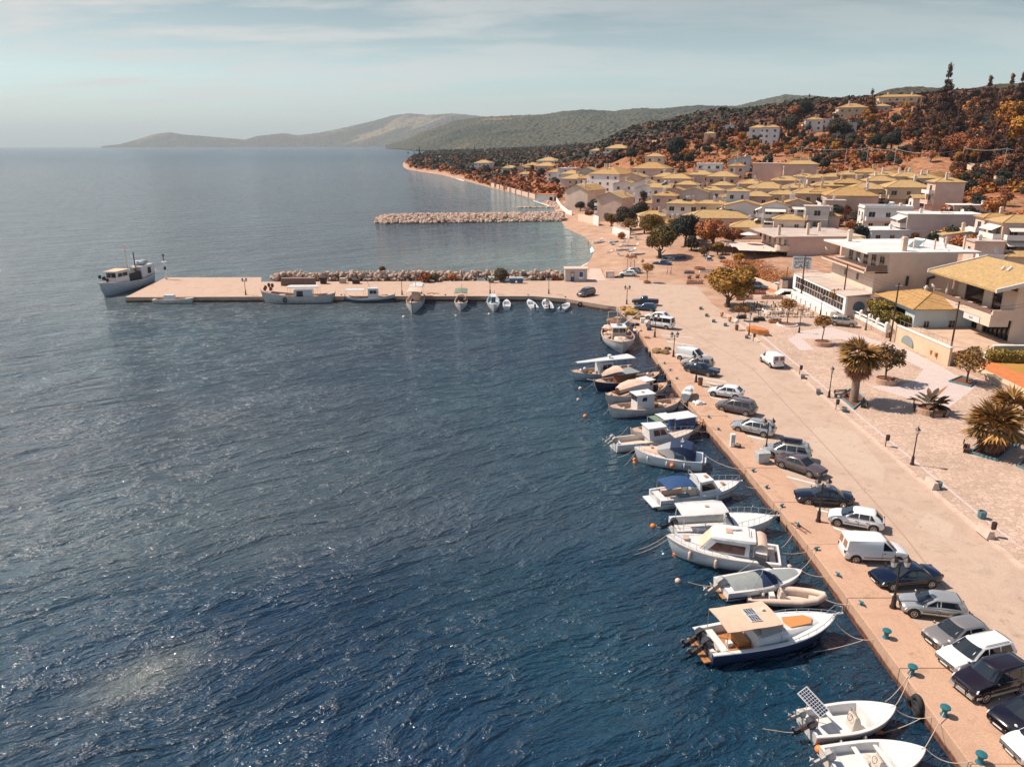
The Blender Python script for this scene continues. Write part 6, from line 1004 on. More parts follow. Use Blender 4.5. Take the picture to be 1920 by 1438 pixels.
for y in(-1.15, 16.6):mk('fascia', M_FLAT, ro, lambda b:(b.hexa([(-3.9, y, 10.05), (xr, y, 12.25), (xr, y+.25, 12.25), (-3.9, y+.25, 10.05)], [(-3.9, y, 10.6), (xr, y, 12.8), (xr, y+.25, 12.8), (-3.9, y+.25, 10.6)]), b.hexa([(xr, y, 12.25), (14.1, y, 10.05), (14.1, y+.25, 10.05), (xr, y+.25, 12.25)], [(xr, y, 12.8), (14.1, y, 10.6), (14.1, y+.25, 10.6), (xr, y+.25, 12.8)])))
mk('gable_wall', W_CREAM, r, lambda b:(b.hexa([(0, .02, 9.94), (xr, .02, 9.94), (xr, .32, 9.94), (0, .32, 9.94)], [(0, .02, 11.0), (xr, .02, 12.28), (xr, .32, 12.28), (0, .32, 11.0)]), b.hexa([(xr, .02, 9.94), (12, .02, 9.94), (12, .32, 9.94), (xr, .32, 9.94)], [(xr, .02, 12.28), (12, .02, 10.6), (12, .32, 10.6), (xr, .32, 12.28)])))
bl=mk('balcony', W_CREAM, r, lambda b:(b.box(-3.3, -.01, -.01, 15.7, 5.9, 6.4), b.box(-3.3, -3.1, -.01, 15.7, 6.402, 6.75), b.box(-3.09, -.01, -.01, .2, 6.402, 7.4), b.box(-3.09, -.01, 15.5, 15.7, 6.402, 7.5), b.box(-3.3, -3.0, -.01, 2.2, 5.0, 5.898), b.box(-2.99, -.6, -.01, .15, 5.0, 5.898)))
mk('balcony_rail', M_STEEL, bl, lambda b:(b.box(-3.25, -3.19, .2, 15.6, 7.4, 7.46), [b.box(-3.24, -3.2, y, y+.04, 6.75, 7.4)for y in np.arange(.6, 15.6, 1.25)]));mk('balcony_glass', M_GREYW, bl, lambda b:b.box(-3.23, -3.21, .3, 15.5, 6.76, 7.38))
for y0, y1, z0, z1 in((.35, 6.6, 2.75, 5.9), (7.9, 12.8, 2.75, 5.9)):
 wn=mk('glass_front', M_PANE, r, lambda b:b.box(.3, .36, y0, y1, z0, z1));mk('mullions', M_BEAM, wn, lambda b:[b.box(.15, .29, y, y+.12, z0, z1)for y in np.arange(y0, y1-.05, (y1-y0-.12)/6)]+[b.box(.14, .28, y0, y1, z1-.25, z1-.02)])
for y0, y1, z0, z1 in((4.2, 6.4, 6.42, 9.2), (8.6, 13.3, 6.42, 9.2)):mk('balcony_door', M_PANE, r, lambda b:b.box(.75, .8, y0, y1, z0, z1))
mk('wall_inner', W_CREAM, r, lambda b:b.box(.905, .98, .36, 15.34, 6.41, 9.19))if 0 else None
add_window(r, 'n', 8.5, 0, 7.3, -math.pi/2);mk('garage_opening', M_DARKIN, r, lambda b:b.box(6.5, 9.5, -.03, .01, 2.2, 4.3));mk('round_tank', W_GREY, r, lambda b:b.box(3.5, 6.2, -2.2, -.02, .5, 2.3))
mk('sign_panel', M_FLAT, r, lambda b:b.box(-3.36, -3.31, 12.6, 15.4, 5.6, 6.35));mk('sign_panel', M_FLAT, r, lambda b:b.box(-3.36, -3.31, 2.3, 6.2, 5.0, 5.85))
for yy_ in(14.0, 4.3):
 o=bpy.data.objects.new('lettering', text_mesh('BAR', .5, M_ENGG, .01));COL.objects.link(o);o.parent=r;o.location=(-3.38, yy_, 5.97 if yy_>9 else 5.42);o.rotation_euler=(R(90), 0, -R(90))
for k in range(5):mk('vent_cap', M_TANK, ro, lambda b:b.ball((2.2+.5*(k%3), 6.5+k*.45, 12.0+.24*(k%3)*.5), .22, 8, 6), smooth=True)
inst('satellite_dish', DISH, r, (5.0, 14.5, 12.6), 2.2, 1.6);inst('satellite_dish', DISH, r, (-3.2, 15.9, 7.0), 3.1, 1.2)
for nm, x, y in(('bistro_table', 68.8, 107), ('bistro_table', 68.8, 110.5), ('bistro_table', 69, 114), ):
 t=empty(nm, (x, y, 6.402), 0, 'small table on the balcony of the tiled house', 'table', 'balcony tables');mk('table_top', M_GEL2, t, lambda b:b.disc((0, 0, .74), (0, 0, 1), .5, .05, 14));mk('leg', M_DARK, t, lambda b:b.tube([(0, 0, 0), (0, 0, .72)], .05, 6))
 for sg in(-1, 1):
  c=empty('chair', (x, y+sg*.95, 6.402), sg*R(90), 'orange-brown chair at a balcony table of the tiled house', 'chair', 'balcony chairs');mk('seat', M_WOOD, c, lambda b:b.box(-.22, .22, -.22, .22, .42, .47));mk('backrest', M_WOOD, c, lambda b:b.box(.2, .24, -.22, .22, .47, .95))
  for a_, q in((-.2, -.2), (.2, -.2), (.2, .2), (-.2, .2)):mk('leg', M_DARK, c, lambda b:b.box(a_-.02, a_+.02, q-.02, q+.02, 0, .42))
u=empty('parasol', (68.9, 116.8, 6.402), 0, 'closed cream parasol on the balcony of the tiled house', 'parasol');mk('pole', M_STEEL, u, lambda b:b.tube([(0, 0, 0), (0, 0, 2.6)], .03, 6));mk('canopy', M_GEL2, u, lambda b:b.lathe([(.02, 2.7), (.10, 2.5), (.28, 1.2), (.22, .9)], (0, 0, 0), 10), smooth=True)
r=empty('terrace_wall', (58.3, 97, 0), 0, 'tan stone terrace wall with arched niche, lamps and white coping', 'wall')
tp=[(0, 13.4), (.7, 0), (2.4, 1.2), (7.4, 4.4), (7.6, 1.6), (12.7, .6), (12.7, 15), (12.6, 21.8), (2, 20.6)]
mk('retaining_wall', M_STONE, r, lambda b:b.prism(tp, -.5, 2.75));mk('terrace_floor', M_GROUND, r, lambda b:b.prism([(p[0]*.99+.08, p[1]*.99+.12)for p in tp], 2.752, 2.78))
mk('parapet', W_SAND, r, lambda b:(b.hexa([(-.02, 13.4, -.4), (.68, -.05, -.4), (1.0, -.05, -.4), (.3, 13.4, -.4)], [(-.02, 13.4, 3.6), (.68, -.05, 3.6), (1.0, -.05, 3.6), (.3, 13.4, 3.6)]), b.hexa([(0, 13.4, 2), (2, 20.6, 2), (2.3, 20.5, 2), (.3, 13.4, 2)], [(0, 13.4, 3.6), (2, 20.6, 3.6), (2.3, 20.5, 3.6), (.3, 13.4, 3.6)]), b.box(7.5, 12.7, 1.4, 1.7, 2, 3.5), b.box(7.3, 7.5, 1.7, 4.2, 2, 3.3)))
mk('coping', W_WHITE, r, lambda b:(b.hexa([(-.1, 13.5, 3.602), (.6, -.1, 3.602), (1.1, -.1, 3.602), (.4, 13.5, 3.602)], [(-.1, 13.5, 3.75), (.6, -.1, 3.75), (1.1, -.1, 3.75), (.4, 13.5, 3.75)]), b.box(7.4, 12.75, 1.3, 1.8, 3.502, 3.6)))
ar=[(math.cos(a), math.sin(a))for a in np.linspace(0, math.pi, 13)]
mk('arched_niche', M_GREYC, r, lambda b:b.loft([[(x-.02, 9.9+c_*1.7, 1.5+s_*1.35)for c_, s_ in ar]for x in(.10, .32)]))
mk('handrail', M_STEEL, r, lambda b:(b.tube([(.35, 13, 4.5), (.95, .3, 4.5)], .03, 5), [b.tube([(.35+.05*k, 13-1.06*k, 3.75), (.35+.05*k, 13-1.06*k, 4.5)], .02, 4)for k in range(13)]))
for k in(0, 1):mk('terracotta_pot', M_TAN, r, lambda b:b.lathe([(.1, 0), (.18, .5), (.22, .55), (.2, .6)], (.38+.05*(1-k), 3.9-k*1.3, 1.7), 8))
mk('steps', W_WHITE, r, lambda b:[b.box(5.2+k*.5, 7.3, 1.2-.0*k, 3.0, -.4, .9+k*.36)for k in range(5)])
mk('door_hatch', W_WHITE, r, lambda b:b.box(1.4, 2.3, -.06, .0, .2, 1.9))if 0 else None
r=empty('garden_wall', (60, 76, 0), 0, 'rough stone wall holding up the ochre lawn', 'wall');mk('stonework', M_STONE, r, lambda b:(b.hexa([(.3, -4, -.2), (1.0, -4, -.2), (1.0, 20.4, -.2), (0, 20.4, -.2)], [(.3, -4, 1.9), (1.0, -4, 1.9), (1.0, 20.4, 1.9), (0, 20.4, 1.9)])));mk('coping', W_SAND, r, lambda b:b.hexa([(.2, -4.1, 1.902), (1.1, -4.1, 1.902), (1.1, 20.5, 1.902), (-.1, 20.5, 1.902)], [(.2, -4.1, 2.02), (1.1, -4.1, 2.02), (1.1, 20.5, 2.02), (-.1, 20.5, 2.02)]))
slab('lawn', [(61, 72), (95, 72), (95, 97), (61, 97)], -.5, 1.8, M_LAWN);slab('red_path', [(61.02, 76), (66, 76), (64.5, 96.8), (61.02, 96.8)], 1.75, 1.86, M_ORANGE)
r=empty('garden_well', (66.5, 84.5, 1.86), .3, 'dark square well cover on the lawn', 'well');mk('curb', M_STONE, r, lambda b:b.box(-.7, .7, -.5, .5, 0, .5));mk('lid', M_DARK, r, lambda b:b.box(-.75, .75, -.55, .55, .502, .6))
# --- restaurant and blank building
r=empty('restaurant_building', (68, 185, 0), 0, 'flat-roofed building with large blank mauve side wall behind the restaurant canopy', 'building', 'buildings round the square')
mk('wall', W_PINK, r, lambda b:b.box(0, 18.5, 0, 20, -.5, 7.9));ro=mk('roof', M_FLATG, r, lambda b:b.box(-3.5, 18.8, -.2, 20.3, 7.902, 8.15));chimney(ro, -1.5, 3, 8.15, 10.2);chimney(ro, 6, 4, 8.15, 10.6);chimney(ro, 12, 12, 8.15, 9.8)
for k in range(5):add_window(r, 'd', 0, 2+3.8*k, 5.0, math.pi)
mk('round_balcony', W_CREAM, r, lambda b:b.lathe([(1.4, 0), (1.9, .3), (1.9, 1.4)], (-1.0, .8, 4.5), 14));mk('umbrella', M_AWN, r, lambda b:b.lathe([(1.7, 0), (.02, .5)], (-5, 13, 7.4), 8))if 0 else None
u=empty('white_parasol', (62.5, 199, 4.85), 0, 'open white parasol on the restaurant roof terrace', 'parasol');mk('canopy', M_FLAT, u, lambda b:b.lathe([(2.3, 2.3), (2.2, 2.35), (.02, 2.9)], (0, 0, 0), 8));mk('pole', M_STEEL, u, lambda b:b.tube([(0, 0, 0), (0, 0, 2.8)], .04, 6))
r=empty('restaurant_canopy', (56, 185, 0), 0, 'wide pale canvas restaurant canopy with arched edge on dark posts', 'canopy')
rings=[[(x, y, 4.9+(.45*abs(math.sin(y*math.pi/6))if x<1.5 else.45*abs(math.sin(y*math.pi/6))*max(0, 1-(x-1.5)/3))-.04*x)for y in np.arange(0, 18.1, 1)]for x in(0, 1.5, 3, 6, 11.9)]
b=MB();b.loft(rings, closed=False, cap0=False, cap1=False);b.build('canopy', M_AWNP, r, smooth=True)
for x in(.2, 4, 8, 11.5):
 for y in(.2, 6, 12, 17.8):mk('post', M_BEAM, r, lambda b:b.tube([(x, y, .5), (x, y, 4.8)], .09, 6))
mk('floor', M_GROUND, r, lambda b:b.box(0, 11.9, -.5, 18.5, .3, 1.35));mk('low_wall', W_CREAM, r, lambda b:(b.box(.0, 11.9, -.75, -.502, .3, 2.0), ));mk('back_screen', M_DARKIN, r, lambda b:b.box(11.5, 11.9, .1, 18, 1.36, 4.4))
rr_=random.Random(3)
for k in range(10):
 x, y=57.5+(k%4)*2.7, 187+(k//4)*4.5;t=empty('restaurant_table', (x, y, 1.352), rr_.uniform(0, 1), 'dark table under the restaurant canopy', 'table', 'restaurant tables');mk('table_top', M_GREYC if k%3 else M_GEL2, t, lambda b:b.box(-.5, .5, -.5, .5, .72, .77));mk('leg', M_DARK, t, lambda b:b.tube([(0, 0, 0), (0, 0, .72)], .06, 5))
r=empty('field_wall', (52, 152, 0), 0, 'low plastered wall beside the dry orange grass field', 'wall')
mk('wall', W_CREAM, r, lambda b:b.hexa([(-1.4, 22, .2), (2.6, 0, .2), (2.95, 0, .2), (-1.05, 22, .2)], [(-1.4, 22, 2.3), (2.6, 0, 2.1), (2.95, 0, 2.1), (-1.05, 22, 2.3)]))
M_GRASS=mat('dry_grass', (.56, .20, .075), .95, col2=(.46, .27, .12), scale=.6, detail=6)
def grass(name, poly_fn, n, hgt, m, seed=0):
 rng=np.random.default_rng(seed);P_=[]
 pts=poly_fn(rng, n);V=np.zeros((n, 3, 3));a=rng.uniform(0, 6.28, n);hh_=rng.uniform(.4, 1, n)*hgt;w_=.16*hgt/.7
 for k in range(3):pass
 V[:, 0, 0]=pts[:, 0]-np.cos(a)*w_;V[:, 0, 1]=pts[:, 1]-np.sin(a)*w_;V[:, 1, 0]=pts[:, 0]+np.cos(a)*w_;V[:, 1, 1]=pts[:, 1]+np.sin(a)*w_
 V[:, 0, 2]=V[:, 1, 2]=pts[:, 2];V[:, 2, 0]=pts[:, 0]+rng.normal(.25, .2, n)*hgt;V[:, 2, 1]=pts[:, 1]+rng.normal(0, .2, n)*hgt;V[:, 2, 2]=pts[:, 2]+hh_
 me=bpy.data.meshes.new(name);me.from_pydata(V.reshape(-1, 3).tolist(), [], np.arange(n*3).reshape(-1, 3).tolist());me.materials.append(m);o=bpy.data.objects.new(name, me);COL.objects.link(o);tag(o, kind='stuff');return o
def field(rng, n):
 y=rng.uniform(150.5, 183, n);x0=51.5+(152+22-y)*.18+1;x=x0+rng.uniform(0, 1, n)*(68.5-x0);return np.stack([x, y, 1.05+0*x+.04*(y-150)], 1)
grass('dry_grass', field, 16000, .75, M_GRASS)
r=slab('field_ground', [(52.5, 150.4), (69, 150.4), (68.4, 184.5), (51, 184.5), (51, 174)], -.4, 1.15, M_ORANGE)
# --------- vegetation
def leaf_mat(name, stops, rough=.75):
 m=bpy.data.materials.new(name);m.use_nodes=True;t=m.node_tree;b=t.nodes['Principled BSDF'];b.inputs['Roughness'].default_value=rough;b.inputs['Specular IOR Level'].default_value=.25
 g_=N(t, 'ShaderNodeNewGeometry');oi=N(t, 'ShaderNodeObjectInfo');ad=N(t, 'ShaderNodeMath', operation='MULTIPLY_ADD', i_1=.34, i_2=-.17);t.links.new(oi.outputs['Random'], ad.inputs[0])
 c_=N(t, 'ShaderNodeTexCoord');n=N(t, 'ShaderNodeTexNoise', i_Scale=.45, i_Detail=2);t.links.new(c_.outputs['Object'], n.inputs['Vector'])
 mi=N(t, 'ShaderNodeMath', operation='MULTIPLY_ADD', i_1=.45);t.links.new(g_.outputs['Random Per Island'], mi.inputs[0]);t.links.new(ad.outputs[0], mi.inputs[2])
 a2=N(t, 'ShaderNodeMath', operation='MULTIPLY_ADD', i_1=.75);t.links.new(n.outputs[0], a2.inputs[0]);t.links.new(mi.outputs[0], a2.inputs[2])
 r=ramp(t, stops, a2.outputs[0]);t.links.new(r.outputs[0], b.inputs['Base Color']);return m
LF_ORANGE=leaf_mat('foliage_plane', [(.28, (.028, .030, .012)), (.5, (.11, .074, .018)), (.66, (.23, .135, .026)), (.82, (.42, .20, .035))])
LF_DARK=leaf_mat('foliage_dark', [(.28, (.014, .022, .020)), (.6, (.034, .042, .030)), (.85, (.075, .050, .028))])
LF_RUST=leaf_mat('foliage_rust', [(.28, (.06, .028, .016)), (.5, (.25, .085, .032)), (.7, (.48, .16, .058)), (.88, (.40, .20, .06))])
LF_OLIVE=leaf_mat('foliage_olive', [(.28, (.030, .036, .028)), (.6, (.085, .070, .045)), (.88, (.15, .085, .04))])
LF_PINE=leaf_mat('foliage_pine', [(.25, (.022, .018, .020)), (.5, (.070, .034, .026)), (.72, (.17, .068, .034)), (.9, (.27, .12, .035))])
LF_BRIGHT=leaf_mat('foliage_bright', [(.25, (.10, .035, .012)), (.5, (.28, .10, .018)), (.75, (.50, .23, .03)), (.9, (.30, .20, .03))])
LF_PALM=leaf_mat('foliage_palm', [(.3, (.05, .032, .012)), (.48, (.19, .105, .03)), (.66, (.44, .23, .065)), (.9, (.60, .31, .11))])
LF_DEAD=leaf_mat('dead_fronds', [(.25, (.14, .055, .03)), (.8, (.34, .16, .09))])
LF_HEDGE=leaf_mat('foliage_hedge', [(.25, (.06, .055, .015)), (.5, (.20, .15, .03)), (.8, (.36, .25, .06))])
LF_SMALL=leaf_mat('foliage_small', [(.25, (.040, .032, .014)), (.5, (.16, .09, .028)), (.8, (.36, .19, .06))]);LF_SMALL2=leaf_mat('foliage_small_rust', [(.25, (.07, .035, .012)), (.5, (.22, .10, .025)), (.8, (.34, .17, .05))])
BARK=mat('bark', (.11, .07, .05), .9, var=.3, scale=4, bump=.5);BARKP=mat('pale_bark', (.26, .18, .13), .9, var=.25, scale=3)
def leaves(rng, lobes, per, size, flat=1.0, droop=.0, shell=.28):
 """lobes: (x,y,z,r[,rz]); returns verts and quads of small leaf clumps"""
 V=[];
 for lb in lobes:
  x, y, z, r=lb[:4];rz=lb[4]if len(lb)>4 else r*.85;n=int(per*r*r)
  d=rng.normal(size=(n, 3));d/=np.linalg.norm(d, axis=1)[:, None];k=1-shell*rng.random(n)**1.3+.08*rng.normal(size=n)
  c=np.stack([x+d[:, 0]*r*k, y+d[:, 1]*r*k, z+d[:, 2]*rz*k], 1)
  nrm=d+rng.normal(size=(n, 3))*.55;nrm[:, 2]+=.25;nrm/=np.linalg.norm(nrm, axis=1)[:, None]
  u=np.cross(nrm, rng.normal(size=(n, 3)));u/=np.linalg.norm(u, axis=1)[:, None];v=np.cross(nrm, u);s=size*rng.uniform(.55, 1.25, n)[:, None]
  V.append(np.stack([c-u*s, c-v*s*.62, c+u*s, c+v*s*.62], 1))
 V=np.concatenate(V).reshape(-1, 3);F_=np.arange(len(V)).reshape(-1, 4);return V, F_
def crown_mesh(name, seed, lobes, per, size, m, core=.72, shell=.28):
 rng=np.random.default_rng(seed);V, F_=leaves(rng, lobes, per, size, shell=shell);b=MB();b.v=V.tolist();b.f=[tuple(q)for q in F_.tolist()];b.mi=[0]*len(b.f)
 for i, lb in enumerate(lobes):
  rz=lb[4]if len(lb)>4 else lb[3]*.85;b.blob(lb[:3], (lb[3]*core, lb[3]*core, rz*core), seed+i, 1, .2)
 return b.mesh(name, m)
def lobes_round(rng, R_, Hc, n, rr=.5, squash=.8):
 L_=[]
 for k in range(n):
  a=rng.uniform(0, 6.28);el=rng.uniform(-.5, 1.2);q=R_*(1-rr)*rng.uniform(.5, 1.1)
  L_.append((math.cos(a)*math.cos(el)*q, math.sin(a)*math.cos(el)*q, Hc+math.sin(el)*q*squash, R_*rr*rng.uniform(.7, 1.15)))
 return L_
def trunk_mesh(name, h, r0, r1, limbs, m=BARK, seed=0, lean=.1, split=.55):
 rnd=random.Random(seed);b=MB();pts=[(0, 0, -.4)];
 for k in range(1, 5):pts.append((rnd.uniform(-lean, lean)*k/4, rnd.uniform(-lean, lean)*k/4, h*k/4))
 b.tube(pts, [r0*1.25, r0, r0*.85+r1*.15, (r0+r1)/2, r1], 8)
 for k in range(limbs):
  a=2*math.pi*k/max(1, limbs)+rnd.uniform(-.3, .3);z=h*rnd.uniform(split, .95);l=h*rnd.uniform(.35, .6)
  b.tube([(0, 0, z), (math.cos(a)*l*.4, math.sin(a)*l*.4, z+l*.35), (math.cos(a)*l*.8, math.sin(a)*l*.8, z+l*.8)], [r1*.8, r1*.5, r1*.22], 6)
 return b.mesh(name, m, True, 70)
PROTO={}
def proto(key, R_, Hc, htr, n, per, size, m, seed, bark=BARK, r0=None, limbs=5, rr=.5, squash=.8, core=.72):
 rng=random.Random(seed);PROTO[key]=(crown_mesh('crown', seed, lobes_round(rng, R_, Hc, n, rr, squash), per, size, m, core), trunk_mesh('trunk', htr, r0 or R_*.09, R_*.045, limbs, bark, seed))
proto('plane', 4.6, 5.6, 3.4, 16, 150, .24, LF_ORANGE, 1, rr=.42, limbs=6)
proto('plane2', 5.0, 6.0, 3.6, 15, 120, .26, LF_ORANGE, 2, rr=.42, limbs=6)
proto('darktree', 4.5, 5.0, 3.0, 14, 90, .30, LF_DARK, 3, rr=.45)
proto('rusttree', 4.5, 4.2, 2.6, 14, 90, .30, LF_RUST, 4, rr=.42, squash=.6)
proto('small', 1.6, 1.75, 1.2, 14, 260, .13, LF_SMALL, 5, rr=.36, squash=.6, core=.2, r0=.07, limbs=5)
proto('small2', 1.35, 2.35, 1.9, 9, 330, .13, LF_SMALL2, 6, rr=.45, squash=.45, core=.3, r0=.06, limbs=5)
proto('sapling', .8, 3.6, 3.2, 6, 260, .12, LF_RUST, 7, rr=.5, squash=1.2, core=.2, r0=.05, limbs=3)
proto('bush_rust', 1.5, .9, .6, 9, 150, .20, LF_RUST, 8, rr=.55, squash=.6)
proto('bush_olive', 1.7, 1.3, .8, 9, 150, .20, LF_OLIVE, 9, rr=.55, squash=.75)
proto('bush_dark', 1.8, 1.5, .8, 9, 140, .22, LF_DARK, 10, rr=.55, squash=.8)
proto('hill_round', 2.6, 2.9, 1.6, 10, 60, .36, LF_DARK, 11, rr=.5)
proto('hill_rust', 2.4, 2.5, 1.4, 10, 60, .34, LF_RUST, 12, rr=.5)
proto('hill_olive', 2.2, 2.3, 1.2, 9, 60, .34, LF_OLIVE, 13, rr=.52)
proto('bright', 3.6, 5.4, 3.0, 16, 85, .34, LF_BRIGHT, 14, rr=.40, squash=1.25)
def pine(key, Ht, R_, m, seed, gaps=.9):
 rnd=random.Random(seed);L_=[];b=MB();z=Ht*.16
 while z<Ht:
  k=1-(z/Ht)**1.15;rad=R_*(k*.9+.12)*rnd.uniform(.75, 1.1);n=max(2, int(5*k+1.5));a0=rnd.uniform(0, 6)
  for i in range(n):a=a0+6.28*i/n+rnd.uniform(-.35, .35);q=rad*rnd.uniform(.3, .7);L_.append((math.cos(a)*q, math.sin(a)*q, z+rnd.uniform(-.3, .3), rad*rnd.uniform(.46, .62), rad*.36+.35))
  z+=gaps*rnd.uniform(.8, 1.25)*(1.2 if k>.3 else.8)
 L_.append((0, 0, Ht, R_*.17, R_*.35));PROTO[key]=(crown_mesh('crown', seed, L_, 130, .30, m, .74), trunk_mesh('trunk', Ht*.92, R_*.10, .06, 0, BARK, seed, .15))
pine('pine', 15, 4.9, LF_PINE, 20, 1.9);pine('pine_b', 9, 3.9, LF_PINE, 21, 1.5);pine('cypress', 7.5, 1.3, LF_DARK, 22, .8)
def tree(key, loc, s=1.0, label=None, cat='tree', group=None, name=None, rz=None, sz=None):
 cm, tm=PROTO[key];root=empty(name or 'tree', loc, random.uniform(0, 6.28)if rz is None else rz, label, cat, group);root.scale=(s, s, s*(sz or 1))
 inst('trunk', tm, root);inst('crown', cm, root);return root
def G1(px, py, z=1.12):v=g(px, py, z);return(v.x, v.y, z)
tree('plane', G1(1363, 586, -.1), 1.22, 'large orange-green plane tree at the head of the square', name='plane_tree', rz=1, sz=.78)
tree('plane2', G1(1236, 492, .3), 1.18, 'large plane tree shading three parked cars', name='plane_tree', rz=2, sz=.85)
tree('plane2', at(1222, 452), .85, 'olive-gold tree rising behind the shading plane tree', name='plane_tree', rz=4)
tree('darktree', at(1285, 462), 1.05, 'dark green tree between the gold plane and the rust-red tree', rz=1)
tree('rusttree', at(1336, 468), 1.2, 'wide rust-red tree above the white street wall', rz=2);tree('rusttree', at(1374, 462), .75, 'smaller rust-coloured tree left of the restaurant canopy', rz=3)
tree('darktree', at(1172, 432), .95, 'dark tree behind the beach between hotel and cottage', rz=5);tree('darktree', at(1197, 418), .9, 'second dark tree leaning over the cottage roof', rz=2);tree('small', at(1182, 440), 2.0, 'light green round tree in front of the beach wall', rz=2)
tree('darktree', at(1112, 402), .75, 'bushy green tree under the beach hotel balconies', rz=3);tree('rusttree', at(1170, 352), .8, 'orange tree between the terraced block and white houses', rz=1)
tree('plane', G1(1392, 541), .55, 'small gold tree peeping out behind the grey parked car', rz=5);tree('bush_olive', at(1405, 520), 1.0, 'loose green bush by the field wall corner', name='bush', cat='bush');tree('plane', G1(1420, 505), .5, 'yellow-green shrub tree beside the restaurant steps', rz=3)if 0 else None
for(px, py, k, s, lab)in((1213, 529, 'small2', 1.25, 'young orange-green tree in a red tub on the road junction'), (1384, 601, 'small2', .8, 'thin yellow tree among the cafe tables'), (1396, 602, 'small2', .75, 'bright yellow sapling next to the cafe tables'), (1476, 606, 'small2', 1.3, 'small rust-tinted tree inside a round white kerb ring'), (1541, 644, 'small2', 1.35, 'flat-topped small tree in a round tan planter near the off-roader'), (1659, 716, 'small', 1.7, 'round bushy tree in the stone planter beside the palm'), (1812, 718, 'small', 1.6, 'small tree in the triangular bed by the garden wall'), (1565, 590, 'small2', 1.4, 'spiky yellow-green tree by the cafe wing')):
 p=G1(px, py);tree(k, (p[0], p[1], 1.3), s, lab, name='young_tree')
for(px, py, s)in((1182, 511, 1.0), (1189, 512, 1.05), (1176, 508, .95), (1204, 513, .8)):tree('sapling', g(px, py, 1.0), s, 'slender rust-coloured sapling beside the cars near the beach', group='saplings by the beach', name='sapling')
for(px, py, k, s, lab)in((795, 531, 'bush_rust', 1.25, 'wide dark rust bush on the pier rocks'), (815, 530, 'bush_olive', .8, 'olive bush joined to the wide rust bush on the pier'), (848, 528, 'bush_rust', .9, 'orange-brown bush in the middle of the pier rocks'), (938, 530, 'bush_olive', 1.25, 'round green bush beside the blue pier bins'), (1040, 528, 'bush_rust', .7, 'orange scrub at the kiosk end of the rocks'), (715, 512, 'bush_olive', .6, 'low green tuft on top of the pier rocks')):
 p=g(px, py, 1.0);tree(k, (p.x, p.y+1.2, 1.0), s, lab, 'bush', name='bush')
def leafbox(name, pts, z0, z1, n, size, m, parent=None, seed=1):
 rng=np.random.default_rng(seed);A, B, C, D=[np.array(p)for p in pts];u, v=rng.random(n), rng.random(n);e=rng.random(n)
 side=rng.integers(0, 5, n);u=np.where(side==1, 0, np.where(side==2, 1, u));v=np.where(side==3, 0, np.where(side==4, 1, v));z=np.where(side==0, z1, z0+(z1-z0)*e)+rng.normal(0, .12, n)
 P_=A[None]*((1-u)*(1-v))[:, None]+B[None]*(u*(1-v))[:, None]+C[None]*(u*v)[:, None]+D[None]*((1-u)*v)[:, None];P_=P_+rng.normal(0, .12, P_.shape)
 c=np.concatenate([P_, z[:, None]], 1);nr=rng.normal(size=(n, 3));nr[:, 2]+=.8;nr/=np.linalg.norm(nr, axis=1)[:, None];a=np.cross(nr, rng.normal(size=(n, 3)));a/=np.linalg.norm(a, axis=1)[:, None];b2=np.cross(nr, a);s=size*rng.uniform(.6, 1.2, n)[:, None]
 V=np.stack([c-a*s, c-b2*s*.6, c+a*s, c+b2*s*.6], 1).reshape(-1, 3);b=MB();b.v=V.tolist();b.f=[tuple(q)for q in np.arange(len(V)).reshape(-1, 4).tolist()];b.mi=[0]*len(b.f)
 q=[tuple(np.array(p)*.94+sum(np.array(x)for x in pts)/4*.06)for p in pts];b.prism(q, z0+.12, z1-.12);return b.build(name, m, parent)
pg_=empty('pergola', (0, 0, 0), 0, 'vine-covered pergola with yellow-green leaves in front of the taverna', 'pergola')
leafbox('foliage', [(59.6, 113.2), (61.9, 113.2), (61.9, 122.0), (59.6, 122.4)], 3.0, 4.1, 5200, .20, LF_HEDGE, pg_);leafbox('foliage', [(59.5, 118.5), (61.9, 118.5), (61.9, 123.0), (59.6, 123.0)], 4.0, 5.0, 1800, .2, LF_HEDGE, pg_, 2)
for y in(113.4, 117, 121.5):mk('post', M_BEAM, pg_, lambda b:b.tube([(59.8, y, 1.0), (59.8, y, 3.3)], .08, 6))
h=leafbox('hedge', [(64.4, 96.6), (73.5, 95.0), (73.8, 96.4), (64.8, 98.0)], 1.8, 3.1, 3200, .17, LF_HEDGE);tag(h, 'clipped yellow-green hedge along the top of the lawn', 'hedge')
